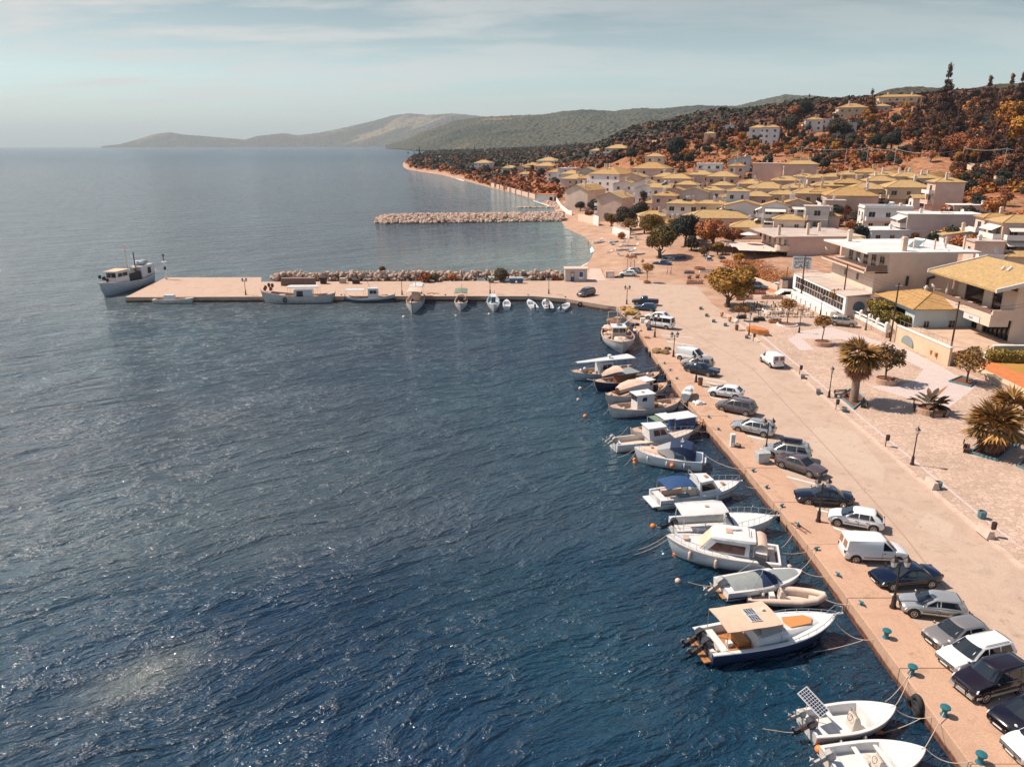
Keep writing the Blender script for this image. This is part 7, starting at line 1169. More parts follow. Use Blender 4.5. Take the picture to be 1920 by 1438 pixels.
def frond_mesh(L0, w_, curve, nseg=9, leaflets=22, m=LF_PALM, fan=False, seed=0):
 rnd=random.Random(seed);b=MB();P_=[]
 for k in range(nseg+1):t=k/nseg;P_.append(Vector((L0*(math.sin(curve*t)/curve if curve else t), 0, L0*((math.cos(curve*t)-1)/curve if curve else 0))))
 b.tube(P_, .035, 4, .01)
 if fan:
  tip=P_[-4];d=(P_[-3]-P_[-5]).normalized();up=Vector((0, 1, 0)).cross(d)
  for k in range(leaflets):
   a=(k/(leaflets-1)-.5)*3.4;dr=d*math.cos(a)+Vector((0, 1, 0))*math.sin(a)+Vector((0, 0, -.12-.25*abs(math.sin(a))));l=w_*rnd.uniform(.8, 1.1);s_=dr.cross(up).normalized()*.095;q=tip+dr*l;mid=tip+dr*l*.55+up*.03
   b.poly([tip, mid+s_*1.0, q+Vector((0, 0, -.12*l)), mid-s_*1.0])
 else:
  for k in range(leaflets):
   t=.15+.85*k/leaflets;i=min(nseg-1, int(t*nseg));p=P_[i].lerp(P_[i+1], t*nseg-i);d=(P_[i+1]-P_[i]).normalized()
   for sg in(-1, 1):
    l=w_*math.sin(math.pi*(.12+.80*t))*rnd.uniform(.85, 1.1);dr=(d*.6+Vector((0, sg, 0))*.9+Vector((0, 0, -.25))).normalized();s_=d*.05;b.poly([p-s_, p+dr*l*.5-s_*.8, p+dr*l+Vector((0, 0, -.1*l)), p+dr*l*.5+s_, p+s_])
 return b.mesh('frond', m)
FAN=[frond_mesh(1.55, 1.1, c, fan=True, leaflets=13, seed=i)for i, c in enumerate((.3, .7, 1.1))];FANDEAD=[frond_mesh(1.4, 1.0, c, fan=True, leaflets=13, m=LF_DEAD, seed=5+i)for i, c in enumerate((1.6, 2.0))]
def palm(loc, ht, r, n, s, label, dead=40, seed=0):
 rnd=random.Random(seed);root=empty('palm_tree', loc, 0, label, 'palm tree');b=MB();b.lathe([(r*1.25, -.3), (r*1.1, .3), (r, ht*.4), (r*.95, ht*.75), (r*1.15, ht*.78), (r*1.1, ht*.84), (r*.8, ht), (.05, ht+.3)], (0, 0, 0), 12);b.build('trunk', BARKP, root, True, 60)
 for k in range(n):
  el=rnd.uniform(-.1, 1.55);o=inst('frond', rnd.choice(FAN), root, (0, 0, ht+.1), 0, s*rnd.uniform(.85, 1.12));o.rotation_euler=(rnd.uniform(-.3, .3), -el, rnd.uniform(0, 6.28))
 for k in range(dead):
  el=rnd.uniform(-.9, .1);o=inst('dead_frond', rnd.choice(FANDEAD), root, (0, 0, ht-.1), 0, s*rnd.uniform(.7, 1.0));o.rotation_euler=(rnd.uniform(-.3, .3), -el, rnd.uniform(0, 6.28))
 return root
palm(G1(1600, 753), 5.1, .44, 52, 1.3, 'tall fan palm with shaggy skirt of dead fronds and thick trunk', 60, 1)
palm(G1(1855, 848), 2.4, .38, 56, 1.35, 'squat fan palm in a blue-edged square bed, nearest the right edge', 12, 2)
palm(G1(1886, 822), 2.9, .36, 48, 1.2, 'second squat fan palm behind the nearest one', 10, 3)
st=empty('banana_plant', G1(1746, 772), 0, 'broad-leaved banana-like plant in the oval stone planter', 'plant');rnd=random.Random(4)
def blade(L0, w_, curve, m, name='leaf'):
 b=MB();n=8;P_=[(L0*math.sin(curve*k/n)/curve, L0*(math.cos(curve*k/n)-1)/curve)for k in range(n+1)];ring=[]
 for k, (x, z)in enumerate(P_):ww=w_*(0.08 if k<3 else math.sin(math.pi*(k-2.4)/(n-2)));ring.append([(x, -ww, z+.02), (x, 0, z), (x, ww, z+.02)])
 b.loft(ring, closed=False, cap0=False, cap1=False);return b.mesh(name, m)
BL=[blade(2.0, .2, .5, LF_DEAD), blade(1.7, .22, .9, LF_OLIVE), blade(1.4, .24, 1.3, LF_OLIVE)]
for k in range(44):o=inst('leaf', BL[0]if k%6==0 else rnd.choice(BL[1:]), st, (rnd.uniform(-.5, .5), rnd.uniform(-.3, .3), .6), 0, rnd.uniform(1.0, 1.6));o.rotation_euler=(rnd.uniform(-.2, .2), -rnd.uniform(.5, 1.5), rnd.uniform(0, 6.28))
TB=[]
for(px, py, k, s)in((1100, 392, 'bush_dark', 1.6), (1088, 378, 'bush_rust', 1.3), (1076, 372, 'bush_rust', 1.2), (1125, 372, 'bush_rust', 1.2), (1560, 396, 'bush_dark', 1.6), (1590, 400, 'bush_rust', 1.4), (1575, 410, 'bush_rust', 1.3), (1555, 412, 'bush_olive', 1.5), (1610, 398, 'bush_dark', 1.2), (1570, 425, 'bush_rust', 1.5), (1600, 422, 'bush_olive', 1.3), (1625, 430, 'bush_rust', 1), (1780, 462, 'bush_dark', 1.5), (1768, 452, 'bush_rust', 1.5), (1822, 470, 'bush_rust', 1.6), (1798, 468, 'bush_rust', 1.5), (1850, 466, 'bush_rust', 1.2), (1880, 472, 'bush_dark', 1.1), (1745, 380, 'bush_dark', 1.6), (1762, 376, 'bush_dark', 1.5), (1780, 378, 'bush_rust', 1.5), (1815, 366, 'bush_dark', 1.6), (1830, 372, 'bush_rust', 1.7), (1540, 402, 'bush_dark', 1.4), (1308, 362, 'bush_dark', 1.3), (1360, 366, 'bush_rust', 1.2), (1345, 380, 'bush_olive', 1.2), (1275, 400, 'bush_rust', 1), (1260, 362, 'bush_olive', 1.3), (1440, 402, 'bush_rust', 1.1), (1545, 318, 'bush_dark', 1.6), (1530, 312, 'bush_dark', 1.5), (1440, 312, 'bush_dark', 1.6), (1428, 333, 'bush_dark', 1.2), (1700, 470, 'bush_dark', 1.0), (1660, 400, 'bush_olive', 1.4), (1030, 347, 'bush_rust', 1.8), (1042, 352, 'bush_dark', 1.8), (1015, 335, 'bush_dark', 2.2), (965, 330, 'bush_dark', 2.0), (1090, 360, 'bush_dark', 1.6), (1735, 470, 'bush_rust', 1.2), (1130, 404, 'bush_rust', 1.2), (1140, 415, 'bush_dark', 1.4), (1150, 420, 'bush_rust', 1.2), (1165, 448, 'bush_rust', 1.0), (1320, 480, 'bush_olive', .9), (1296, 470, 'bush_dark', 1.2), (1500, 402, 'bush_olive', 1.2), (1620, 372, 'bush_rust', 1.3), (1880, 440, 'bush_rust', 1.3), (1840, 425, 'bush_dark', 1.2)):
 TB.append((px, py, k, s))
for px, py, k, s, lab in((1088, 396, 'darktree', .6, 'dark tree at the foot of the beach hotel'), (1104, 408, 'rusttree', .5, 'rusty tree behind the cream terrace wall'), (1124, 404, 'darktree', .7, 'dark tree between the beach hotel and the glass balcony hotel'), (1146, 424, 'plane', .6, 'green-gold tree behind the white wall end'), (1162, 414, 'darktree', .65, 'dark tree below the glass balcony hotel'), (1208, 438, 'plane2', .6, 'gold tree left of the one behind the plane tree'), (1250, 446, 'rusttree', .6, 'rust tree right of the gold tree behind the plane tree'), (1303, 452, 'rusttree', .7, 'rust tree joined to the wide rust-red tree'), (1322, 440, 'darktree', .6, 'dark tree behind the wide rust-red tree'), (1262, 436, 'plane', .6, 'green-gold tree behind the dark street tree'), (1345, 478, 'plane', .45, 'low green shrub tree by the street wall'), (1385, 500, 'bright', .45, 'yellow-green tree beside the restaurant steps')):tree(k, at(px, py), s, lab, rz=px, sz=.85)
rnd=random.Random(19)
HB=[(h_[0], h_[1], h_[2])for h_ in HS]
while len(TB)<150:
 px, py=rnd.uniform(1000, 1915), rnd.uniform(300, 470)
 if py>np.interp(px, [1000, 1080, 1160, 1300, 1420, 1560, 1915], [345, 385, 425, 405, 425, 460, 470])or any(abs(px-a)<w_*.5 and-2<py-b<8 for a, b, w_ in HB):continue
 TB.append((px, py, rnd.choice(('bush_rust', 'bush_dark', 'bush_olive', 'hill_rust', 'hill_round')), rnd.uniform(.8, 1.5)))
for px, py, k, s in TB:
 q=min(HS, key=lambda h_:(h_[0]-px)**2+4*(h_[1]-py+6)**2);lab={'bush_rust':'rust bush', 'bush_dark':'dark green bush', 'bush_olive':'olive bush', 'hill_rust':'rust-red small tree', 'hill_round':'dark small tree'}[k]+(' right' if px>q[0]else ' left')+(' below the ' if py>q[1]+8 else ' behind the ')+q[6]
 f='hill' in k;tree(k, at(px, py), s*(.9 if f else 1.1), ' '.join(lab.split()[:16]), 'tree' if f else 'bush', 'trees among the town houses' if f else 'bushes among the town houses', 'garden_tree' if f else 'bush', sz=1.1)
for(px, py, k, s, lab)in((1765, 236, 'pine', 1.8, 'tallest ragged pine standing above the skyline'), (1750, 285, 'pine_b', 1.6, 'broad pine at the foot of the tallest pine'), (1790, 262, 'pine_b', 1.5, 'pine just right of the tallest one'), (1843, 232, 'pine', 1.35, 'ragged pine left of the golden trees on the right'), (1850, 262, 'pine_b', 1.2, 'dense pine below the ragged one near the golden trees'), (1884, 226, 'pine', 1.3, 'pine near the right edge of the skyline'), (1905, 216, 'pine', 1.25, 'rightmost pine on the skyline'), (1630, 216, 'pine_b', 1.5, 'rusty round-headed pine left of the ridge hotel'), (1632, 240, 'bright', .9, 'orange tree beneath the rusty pine by the villas'), (1890, 268, 'bright', 2.0, 'golden-orange tree high on the right slope'), (1912, 305, 'bright', 2.1, 'large golden tree at the right edge'), (1878, 306, 'pine_b', 1.3, 'dark conifer in front of the golden trees'), (1900, 335, 'pine_b', 1.4, 'dark conifer above the hill road'), (1822, 226, 'pine', .6, 'slim pine between tallest pine and ragged pine'), (1868, 246, 'pine', .75, 'slim dark pine at the foot of the golden trees'), (1740, 275, 'pine_b', 1.1, 'spreading pine left of the tallest pine'), (1775, 290, 'pine_b', 1.0, 'pine in front of the tallest pine'), (1715, 290, 'pine_b', .9, 'pine below the tallest pine group'), (1860, 290, 'pine_b', 1.3, 'massive dark conifer below the golden trees'), (1918, 345, 'pine_b', 1.2, 'conifer at the right edge beside the hill road'), (1800, 300, 'rusttree', 1.6, 'huge dark red-brown tree left of the stairway'), (1830, 305, 'rusttree', 1.4, 'red-brown tree beside the stairway'), (1700, 262, 'pine_b', 1.0, 'pine clump below the ridge hotel'), (1670, 285, 'darktree', 1.1, 'dark round tree on the bare orange slope'), (1640, 282, 'darktree', .9, 'dark round tree left of the bare slope'), (1568, 268, 'darktree', 1.5, 'broad dark bush-like tree under the grey block'), (1510, 225, 'darktree', 1.5, 'dense dark wood edge left of the villas'), (1490, 225, 'rusttree', 1.4, 'rust wood edge left of the dark trees'), (1478, 255, 'darktree', 1.4, 'round dark tree beside the twin white villas'), (1355, 268, 'pine_b', .9, 'dark cypress-like conifer in the lower slope'), (1335, 258, 'bright', 1.0, 'orange tree round the half hidden villa'), (1268, 300, 'darktree', 1.5, 'broad dark tree beside the square cream villa'), (1405, 280, 'bush_dark', 2.2, 'dark thicket below the twin villas'), (1455, 205, 'pine_b', 1.0, 'pine on the shoulder of the wooded ridge'), (1480, 200, 'pine_b', 1.1, 'second pine on the shoulder of the wooded ridge'), (1183, 303, 'darktree', .9, 'dark tree left of the cream cube villa'), (1150, 303, 'darktree', .9, 'dark tree below the knoll villa'), (1130, 290, 'hill_rust', 1.5, 'rusty tree left of the knoll villa'), (935, 316, 'cypress', 1.3, 'pointed dark tree right of the white three-storey block'), (890, 290, 'cypress', 2.4, 'solitary conifer standing out on the headland'), (787, 296, 'cypress', 2.6, 'conifer at the tip of the headland')):
 tree(k, at(px, py), s, lab, name='pine_tree' if 'pine' in k else 'tree')
def skyline(px):return np.interp(px, [780, 900, 1000, 1130, 1186, 1273, 1382, 1461, 1540, 1620, 1760, 1920], [280, 280, 276, 264, 243, 224, 211, 200, 194, 190, 184, 186])
def townline(px):return np.interp(px, [760, 830, 900, 1000, 1100, 1150, 1200, 1260, 1300, 1400, 1530, 1600, 1790, 1920], [318, 324, 330, 298, 295, 300, 300, 318, 312, 288, 305, 308, 322, 372])
HOUSEPX=[(h_[0], h_[1], h_[2])for h_ in HS]
def free(px, py):return all(not(abs(px-a)<w_*.5+3 and-6<py-b<5+w_*.28)for a, b, w_ in HOUSEPX)
LM=[(1686, 179, 'ridge hotel'), (1597, 199, 'villa row under the ridge'), (1587, 226, 'grey hillside block'), (1527, 221, 'left white hillside villa'), (1435, 235, 'twin white villas'), (1369, 231, 'small flat-roofed hill house'), (1332, 247, 'half hidden cream villa'), (1229, 254, 'pale ruin-like house'), (1271, 264, 'bungalow hidden in the wood'), (1160, 276, 'knoll villa'), (1229, 289, 'square cream villa'), (1226, 267, 'long low bungalow'), (1332, 302, 'colonnaded white house'), (1388, 294, 'solar panel building'), (1446, 300, 'big pink block'), (1765, 200, 'tallest pine'), (1776, 330, 'tall end block'), (1845, 245, 'ragged skyline pine'), (1900, 290, 'golden trees at the right edge'), (1745, 308, 'bare earth mound'), (1680, 280, 'olive terraces'), (1120, 280, 'white farmhouse'), (1040, 300, 'shore houses'), (908, 303, 'white headland block'), (823, 295, 'lone headland house'), (780, 300, 'headland tip'), (1530, 250, 'bare orange slope'), (1640, 320, 'upper terrace row'), (1600, 280, 'dark thicket below the grey block'), (1850, 340, 'hill road'), (1460, 205, 'ridge shoulder'), (1280, 225, 'left end of the ridge'), (1720, 235, 'pine clump')]
def where(lab, px, py, s):
 a, b, nm=min(LM, key=lambda q:(q[0]-px)**2+4*(q[1]-py)**2);dx, dy=px-a, (py-b)*2;d=math.hypot(dx, dy)
 side=('right of' if dx>0 else 'left of')if abs(dx)>abs(dy)*1.6 else(('below' if dy>0 else 'above')if abs(dy)>abs(dx)*1.6 else('below and ' if dy>0 else 'above and ')+('right of' if dx>0 else 'left of'))
 return('large ' if s>.95 else 'small ' if s<.65 else '')+lab+(' close ' if d<22 else ' ' if d<50 else ' well ')+side+' the '+nm
rnd=random.Random(11);cnt=dict(d=0, r=0, o=0, p=0, b=0);tries=0;used=[]
while tries<9000 and sum(cnt.values())<660:
 tries+=1;px=rnd.uniform(1120, 1925)if rnd.random()<.8 else rnd.uniform(765, 1120);a, b=skyline(px), townline(px);py=a+(b-a)*rnd.random()**.9
 if not free(px, py):continue
 if abs(px-1680)<75 and 258<py<300 and rnd.random()<.8:continue
 if abs(px-1665)<30 and 205<py<235 and rnd.random()<.9:continue
 if abs(px-1520)<50 and 235<py<262 and rnd.random()<.7:continue
 if abs(px-1745)<45 and 296<py<322:continue
 if abs(px-1870)<60 and abs(py-(330+(px-1850)*.28))<12:continue
 p=at(px, py);
 if p.y>780 and px>1200:continue
 if any(abs(p.x-q[0])+abs(p.y-q[1])<2.8 for q in used):continue
 k=rnd.choices('dropb', (3.6, 4.4, 2.2, 1.5 if px>1450 else.4, .9))[0]
 if py>285 and px<1560 and k=='p':k='r'
 if px>1700 and rnd.random()<.35:k='p'
 if cnt[k]>=dict(d=180, r=210, o=140, p=110, b=45)[k]:continue
 cnt[k]+=1;used.append((p.x, p.y));f=1.0 if p.y<650 else 1.35
 key, lab, nm, gr, s={'b':('bright', 'orange-gold tree', 'orange_tree', 'orange-gold trees of the hillside', rnd.uniform(.4, .7)), 'd':('hill_round', 'dark round tree', 'evergreen_tree', 'dark trees of the hillside', rnd.uniform(.6, 1.15)), 'r':('hill_rust', 'rust-red tree', 'oak_tree', 'rust trees of the hillside', rnd.uniform(.55, 1.15)), 'o':('hill_olive', 'grey-olive tree', 'olive_tree', 'olive trees of the hillside', rnd.uniform(.5, 1.05)), 'p':('pine_b', 'rusty pine', 'pine_tree', 'pines of the hillside', rnd.uniform(.5, .95))}[k]
 tree(key, (p.x, p.y, p.z-.3), s*f*(1.3 if px>1560 else 1.1), where(lab, px, py, s), 'tree', gr, nm)
def mass(name, n, sampler, r0, r1, m, seed, sub=1, leafy=14, lsz=.5):
 rng=np.random.default_rng(seed);P_=sampler(rng, n);n=len(P_);r=rng.uniform(r0, r1, n);V=[];
 for k in range(leafy):
  d=rng.normal(size=(n, 3));d[:, 2]=np.abs(d[:, 2])*.9;d/=np.linalg.norm(d, axis=1)[:, None];c=P_+d*r[:, None]*np.array([1, 1, 1.1])+np.array([0, 0, .3])*r[:, None]
  nr=d+rng.normal(size=(n, 3))*.4;nr/=np.linalg.norm(nr, axis=1)[:, None];a=np.cross(nr, rng.normal(size=(n, 3)));a/=np.linalg.norm(a, axis=1)[:, None];b2=np.cross(nr, a);s=(lsz*r)[:, None]
  V.append(np.stack([c-a*s, c-b2*s, c+a*s, c+b2*s], 1))
 V=np.concatenate(V).reshape(-1, 3);me=bpy.data.meshes.new(name);me.from_pydata(V.tolist(), [], np.arange(len(V)).reshape(-1, 4).tolist());me.materials.append(m);o=bpy.data.objects.new(name, me);COL.objects.link(o);tag(o, kind='stuff');return o
def samp(a0, a1, y0, y1, sink=0, mind=14, zmin=None, keepf=None):
 def f(rng, n):
  a=rng.uniform(a0, a1, n);y=y0*(y1/y0)**rng.random(n);x=a*y;z=T(x, y);d=coast_sd(x, y);k=(d>mind)
  if zmin is not None:k&=z>zmin
  if keepf is not None:k&=keepf(x, y, rng)
  return np.stack([x, y, z+sink], 1)[k]
 return f
noi=lambda x, y, s:np.array([mnoise.noise(Vector((a/s, b/s, 3)))for a, b in zip(x, y)])
mass('far_woodland', 11000, samp(-.18, .75, 620, 2500, mind=9), 2.2, 4.6, LF_DARK, 31)
mass('rust_woodland', 8000, samp(.10, .75, 520, 1150, mind=16), 1.8, 3.8, LF_PINE, 32)
mass('scrub', 7500, samp(.16, .75, 330, 640, zmin=17, keepf=lambda x, y, r:noi(x, y, 26)+r.normal(0, .15, len(x))>-.05), .5, 1.5, LF_RUST, 33, lsz=.55)
mass('olive_scrub', 2600, samp(.05, .75, 330, 700, zmin=14, keepf=lambda x, y, r:noi(x, y, 30)>.08), .6, 1.5, LF_OLIVE, 34, lsz=.55)
mass('shore_scrub', 3600, samp(-.18, .10, 430, 1400, mind=4), 1.4, 3.4, LF_RUST, 35)
mass('road_bank_scrub', 900, samp(.53, .72, 235, 300, zmin=11.5, keepf=lambda x, y, r:noi(x, y, 20)>-.2), .5, 1.3, LF_BRIGHT, 36)
# --------- street furniture, quay clutter
M_LAMP=mat('lamp_iron', (.028, .016, .014), .5);M_LGLASS=mat('lamp_glass', (.55, .50, .45), .2);M_TEAL=mat('teal_paint', (.015, .13, .16), .55, var=.2, scale=6);M_TEALC=mat('teal_concrete', (.09, .20, .23), .8, var=.25, scale=5);M_TERRA=mat('terracotta', (.34, .13, .07), .85, var=.15, scale=4);M_BIN=mat('bin_dark', (.045, .022, .02), .5);M_BLUEB=mat('blue_bin', (.015, .09, .22), .5);M_GALV=mat('galvanised', (.42, .45, .45), .5, var=.15, scale=4);M_SOIL=mat('soil', (.16, .06, .03), .95, var=.3, scale=6);M_PLANT=mat('stone_planter', (.46, .30, .22), .9, var=.15, scale=5)
def lamp_protos():
 a=MB();a.lathe([(.20, 0), (.20, .12), (.14, .2), (.13, .75), (.085, .85), (.055, 1.1), (.05, 3.0), (.07, 3.05)], (0, 0, 0), 10)
 b=MB();b.lathe([(.06, 3.05), (.12, 3.12), (.17, 3.14)], (0, 0, 0), 6);b.lathe([(.24, 3.50), (.26, 3.53), (.10, 3.70), (.03, 3.82), (.02, 3.9)], (0, 0, 0), 6)
 c=MB();c.lathe([(.14, 3.14), (.22, 3.50)], (0, 0, 0), 6);return a.mesh('post', M_LAMP, True, 50), b.mesh('lantern_frame', M_LAMP), c.mesh('lantern_glass', M_LGLASS)
LP=lamp_protos()
def lamp(px, py, label, z=1.12, s=1.0, arms=False):
 e=empty('street_lamp', g(px, py, z), 0, label, 'street lamp', 'street lamps');inst('post', LP[0], e, s=s)
 if arms:
  for sg in(-1, 1):
   f=inst('lantern_frame', LP[1], e, (sg*.38*s, 0, -.35*s), s=s);inst('lantern_glass', LP[2], f)
  mk('crossbar', M_LAMP, e, lambda b:b.tube([(-.38*s, 0, 2.75*s), (0, 0, 2.95*s), (.38*s, 0, 2.75*s)], .03, 5))
 else:f=inst('lantern_frame', LP[1], e, s=s);inst('lantern_glass', LP[2], f)
for a in((1674, 1139, 'ornate black lamp post between old dark saloon and pale silver hatchback', 1.12, 1.1, True), (1534, 977.5, 'ornate black lamp post in front of the shiny black saloon', 1.12, 1.1, True), (1435.5, 850, 'ornate black lamp post at the nose of the silver minivan', 1.12, 1.05, True), (1304.7, 716.8, 'black lamp post beside the brown quay bin', 1.12, 1.05, True), (1262.5, 669, 'black lamp post by the high-roofed white van', 1.12, 1.05, True), (1227.5, 632, 'black lamp post in front of the white minibus', 1.12, 1.05, True), (1175, 571, 'lamp post near the navy pickup', 1.0, 1.05, True), (1710, 871, 'lamp post alone on the stone plaza in the lower right', 1.12, 1.0), (1554, 745, 'lamp post left of the tall fan palm', 1.12, 1.0), (1498, 624, 'lamp post at the tip of the pale tiled band', 1.12, 1.0), (1538, 592, 'lamp post in front of the cafe wing', 1.12, 1.05), (1623, 619, 'lamp post by the low stone wall of the taverna', 1.12, 1.0), (1404, 628, 'dark lamp post beside the boat-shaped planter', 1.12, .95), (1474, 530, 'lamp post at the edge of the dry grass field', 1.12, .9), (461, 553, 'lamp post near the far end of the pier', 1.06, 1.0, True), (754, 553, 'thin pale lamp post on the pier behind the cream-canopied boat', 1.06, 1.0), (919, 551, 'lamp post on the pier above the small blue-decked boat', 1.06, 1.0, True), (1029, 551, 'lamp post on the pier above the dinghies', 1.06, 1.0, True)):
 lamp(*a)
def upole(x, y, z, h, label, lean=0, arm=None, m=M_BIN, r=.14, group='utility poles'):
 e=empty('utility_pole', (x, y, z), 0, label, 'pole', group);mk('pole', m, e, lambda b:b.tube([(0, 0, -.5), (lean, 0, h)], r, 6, r*.7))
 mk('insulator_arm', M_STEEL, e, lambda b:b.box(lean-.5, lean+.5, -.05, .05, h-.5, h-.4))
 if arm:mk('lamp_arm', M_STEEL, e, lambda b:(b.tube([(lean, 0, h*.75), (lean-1.0, 0, h*.78+.2)], .04, 5), b.box(lean-1.4, lean-.9, -.12, .12, h*.78+.12, h*.78+.25)))
 return Vector((x+lean, y, z+h-.4))
def gp(px, py):v=g(px, py, 1.12);return v.x, v.y
P1=upole(*gp(1501, 560), 1.12, 8.5, 'dark pole left of the cafe wing with street light', arm=1);P2_=upole(*gp(1577, 590), 1.12, 8.8, 'dark pole at the corner of the cafe wing');P3=upole(*gp(1669, 640), 1.12, 9.0, 'dark pole between balustrade wall and terrace wall');P4_=upole(61.5, 101.0, 2.0, 7.2, 'dark pole beside the terrace steps');P5=upole(70.2, 98.2, 1.5, 8.5, 'dark pole at the right corner of the tiled house')
def wire(a, b_, sag=.6, r=.018, name='overhead_wire', label=None, m=M_DARK):
 a, b_=Vector(a), Vector(b_);n=10;pts=[a.lerp(b_, k/n)-Vector((0, 0, sag*4*(k/n)*(1-k/n)))for k in range(n+1)];b=MB();b.tube(pts, r, 4);o=b.build(name, m);tag(o, label or 'thin overhead wire', 'wire', 'overhead wires');return o
for a, c, l in((P1, P2_, 'wire along the front of the cafe wing'), (P2_, P3, 'wire from the cafe corner to the terrace'), (P3, P4_, 'wire crossing in front of the tiled house balcony'), (P4_, P5, 'wire running past the right corner of the tiled house')):wire(a, c, .4, label=l);wire(a-Vector((0, 0, .35)), c-Vector((0, 0, .35)), .5, label='lower '+l)
HP=[]
for k, (px, py)in enumerate(((1500, 309), (1583, 316), (1624, 313), (1675, 317), (1737, 326), (1801, 318), (1880, 322), (1935, 322))):
 p=at(px, py);HP.append(upole(p.x, p.y, p.z, 8.5, ('first', 'second', 'third', 'fourth', 'fifth', 'sixth', 'seventh', 'eighth')[k]+' tall pale pole from the left behind the terrace row', m=M_GALV, r=.13, arm=1))
for k, (a, c)in enumerate(zip(HP[:-1], HP[1:])):wire(a, c, .8, .07, label=('first', 'second', 'third', 'fourth', 'fifth', 'sixth', 'seventh')[k]+' span from the left of the thick pale hillside cable', m=M_GALV)
def boll():
 b=MB();b.lathe([(.20, 0), (.17, .05), (.13, .12), (.12, .28), (.20, .40), (.25, .44), (.24, .50), (.12, .54), (.01, .545)], (0, 0, 0), 14);return b.mesh('bollard', M_TEAL, True, 50)
BM=boll();c_=MB();c_.lathe([(.10, 0), (.08, .14), (.12, .2), (.01, .24)], (0, 0, 0), 8);c_.tube([(-.22, 0, .17), (.22, 0, .17)], .045, 6);CM=c_.mesh('mooring_cleat', M_TEAL, True, 50)
BOL={}
for k, (px, py, lab)in enumerate(((1661, 1195, 'teal mushroom bollard opposite the white estate car'), (1709, 1263, 'teal mushroom bollard above the row of hanging tyres'), (1770, 1340, 'teal mushroom bollard below the hanging tyres'), (1837, 1429, 'teal mushroom bollard with tangled rope at the bottom edge'))):o=inst('bollard', BM, None, g(px, py, 1.13), 0, 1.08);tag(o, lab, 'bollard', 'mooring bollards');BOL[k]=o.location.copy()
CL=[]
for px, py, near in((1571, 1080, 'the old dark saloon'), (1615, 1134, 'the pale silver hatchback'), (1466, 950, 'the black saloon lamp post'), (1496, 986, 'the white hatchback'), (1531, 1031, 'the white panel van'), (1412.5, 884, 'the grey cabinet'), (1437.5, 915, 'the brownish saloon'), (1329, 783, 'the grey people carrier'), (1347, 806, 'the silver estate'), (1269, 711, 'the quay bin'), (1257, 695, 'the black saloon near the van'), (1246, 682, 'the high-roofed van'), (500, 555, None), (560, 555, None), (640, 554, None), (835, 554, None), (1060, 558, None), (990, 554, None)):
 o=inst('mooring_cleat', CM, None, g(px, py, 1.13 if near else 1.06), random.uniform(0, 3), 1.15);tag(o, f'small teal mooring cleat on the quay near {near}' if near else 'small dark mooring cleat on the pier edge', 'cleat', 'mooring cleats' if near else 'pier cleats');CL.append(o.location.copy())
def rope(a, b_, sag, label, r=.022, m=M_ROPE, zmin=.03):
 a, b_=Vector(a), Vector(b_);n=14;pts=[]
 for k in range(n+1):t=k/n;p=a.lerp(b_, t)-Vector((0, 0, sag*4*t*(1-t)));p.z=max(p.z, zmin);pts.append(p)
 b=MB();b.tube(pts, r, 5);o=b.build('mooring_rope', m);tag(o, label, 'rope', 'mooring ropes')
rope(g(1735, 1400, 1.0), BOL[2]+Vector((0, 0, .3)), .1, 'pale rope rising from the bottom boat to the bollard below the tyres')
rope(g(1735, 1402, 1.0), BOL[3]+Vector((-.4, 0, .1)), .45, 'sagging rope from the bottom boat to the tangled bollard')
rope(g(1679, 1322, 1.0), BOL[1]+Vector((0, 0, .2)), .3, 'rope from the solar panel boat up to the bollard above the tyres');rope(g(1660, 1315, .8), BOL[1]+Vector((0, 0, .3)), .3, 'second longer rope from the solar panel boat to the upper bollard')
rope(g(1680, 1330, .9), BOL[2]+Vector((0, 0, .2)), .5, 'rope from the solar panel boat to the lower bollard');rope(g(1565, 1165, 1.2), BOL[0]+Vector((0, 0, .2)), .8, 'rope sagging from the canopied motorboat to the first bollard');rope(g(1525, 1222, .05), g(1618, 1200, 1.0), .1, 'slack rope trailing in the water off the canopied motorboat')
rope(g(1655, 1373, .08), g(1727, 1346, .9), .12, 'floating rope with an orange float ending near the hanging tyres');b=MB();b.tube([g(1640, 1372, .05), g(1655, 1373, .05)], .1, 8);tag(b.build('rope_float', M_BUOY), 'elongated orange float at the end of a rope', 'float')
for a, c, s_, lab in(((1503, 1070, .9), CL[0], .35, 'from the grey-covered runabout to a cleat'), ((1503, 1066, .9), CL[4], .3, 'from the grey-covered runabout back to the panel van cleat'), ((1545, 1122, .7), CL[1], .3, 'from the cream inflatable to a cleat'), ((1462, 1035, .9), CL[4], .3, 'from the cabin cruiser stern to a cleat'), ((1466, 1026, .9), CL[3], .3, 'crossing from the cabin cruiser to the white hatchback cleat'), ((1450, 968, 1.2), CL[2], .25, 'from the hardtop boat bow to a cleat'), ((1384, 903, 1.2), CL[6], .4, 'from the blue bimini boat bow to the quay'), ((1320, 852, .9), CL[5], .5, 'from the blue-canopied cruiser stern to the quay'), ((1300, 806, 1.1), CL[8], .3, 'from the pilothouse boat bow to the quay'), ((1276, 752, 1.1), CL[7], .4, 'from the white caique stern to the quay'), ((1251, 722, 1.1), CL[9], .3, 'from the awning boat stern to the quay'), ((1236, 702, 1.1), CL[10], .3, 'from the dark-hulled boat stern to the quay'), ((1192, 690, 1.1), CL[11], .5, 'from the long-roofed boat stern to the quay')):rope(g(*a), c+Vector((0, 0, .2)), s_, 'mooring rope '+lab)
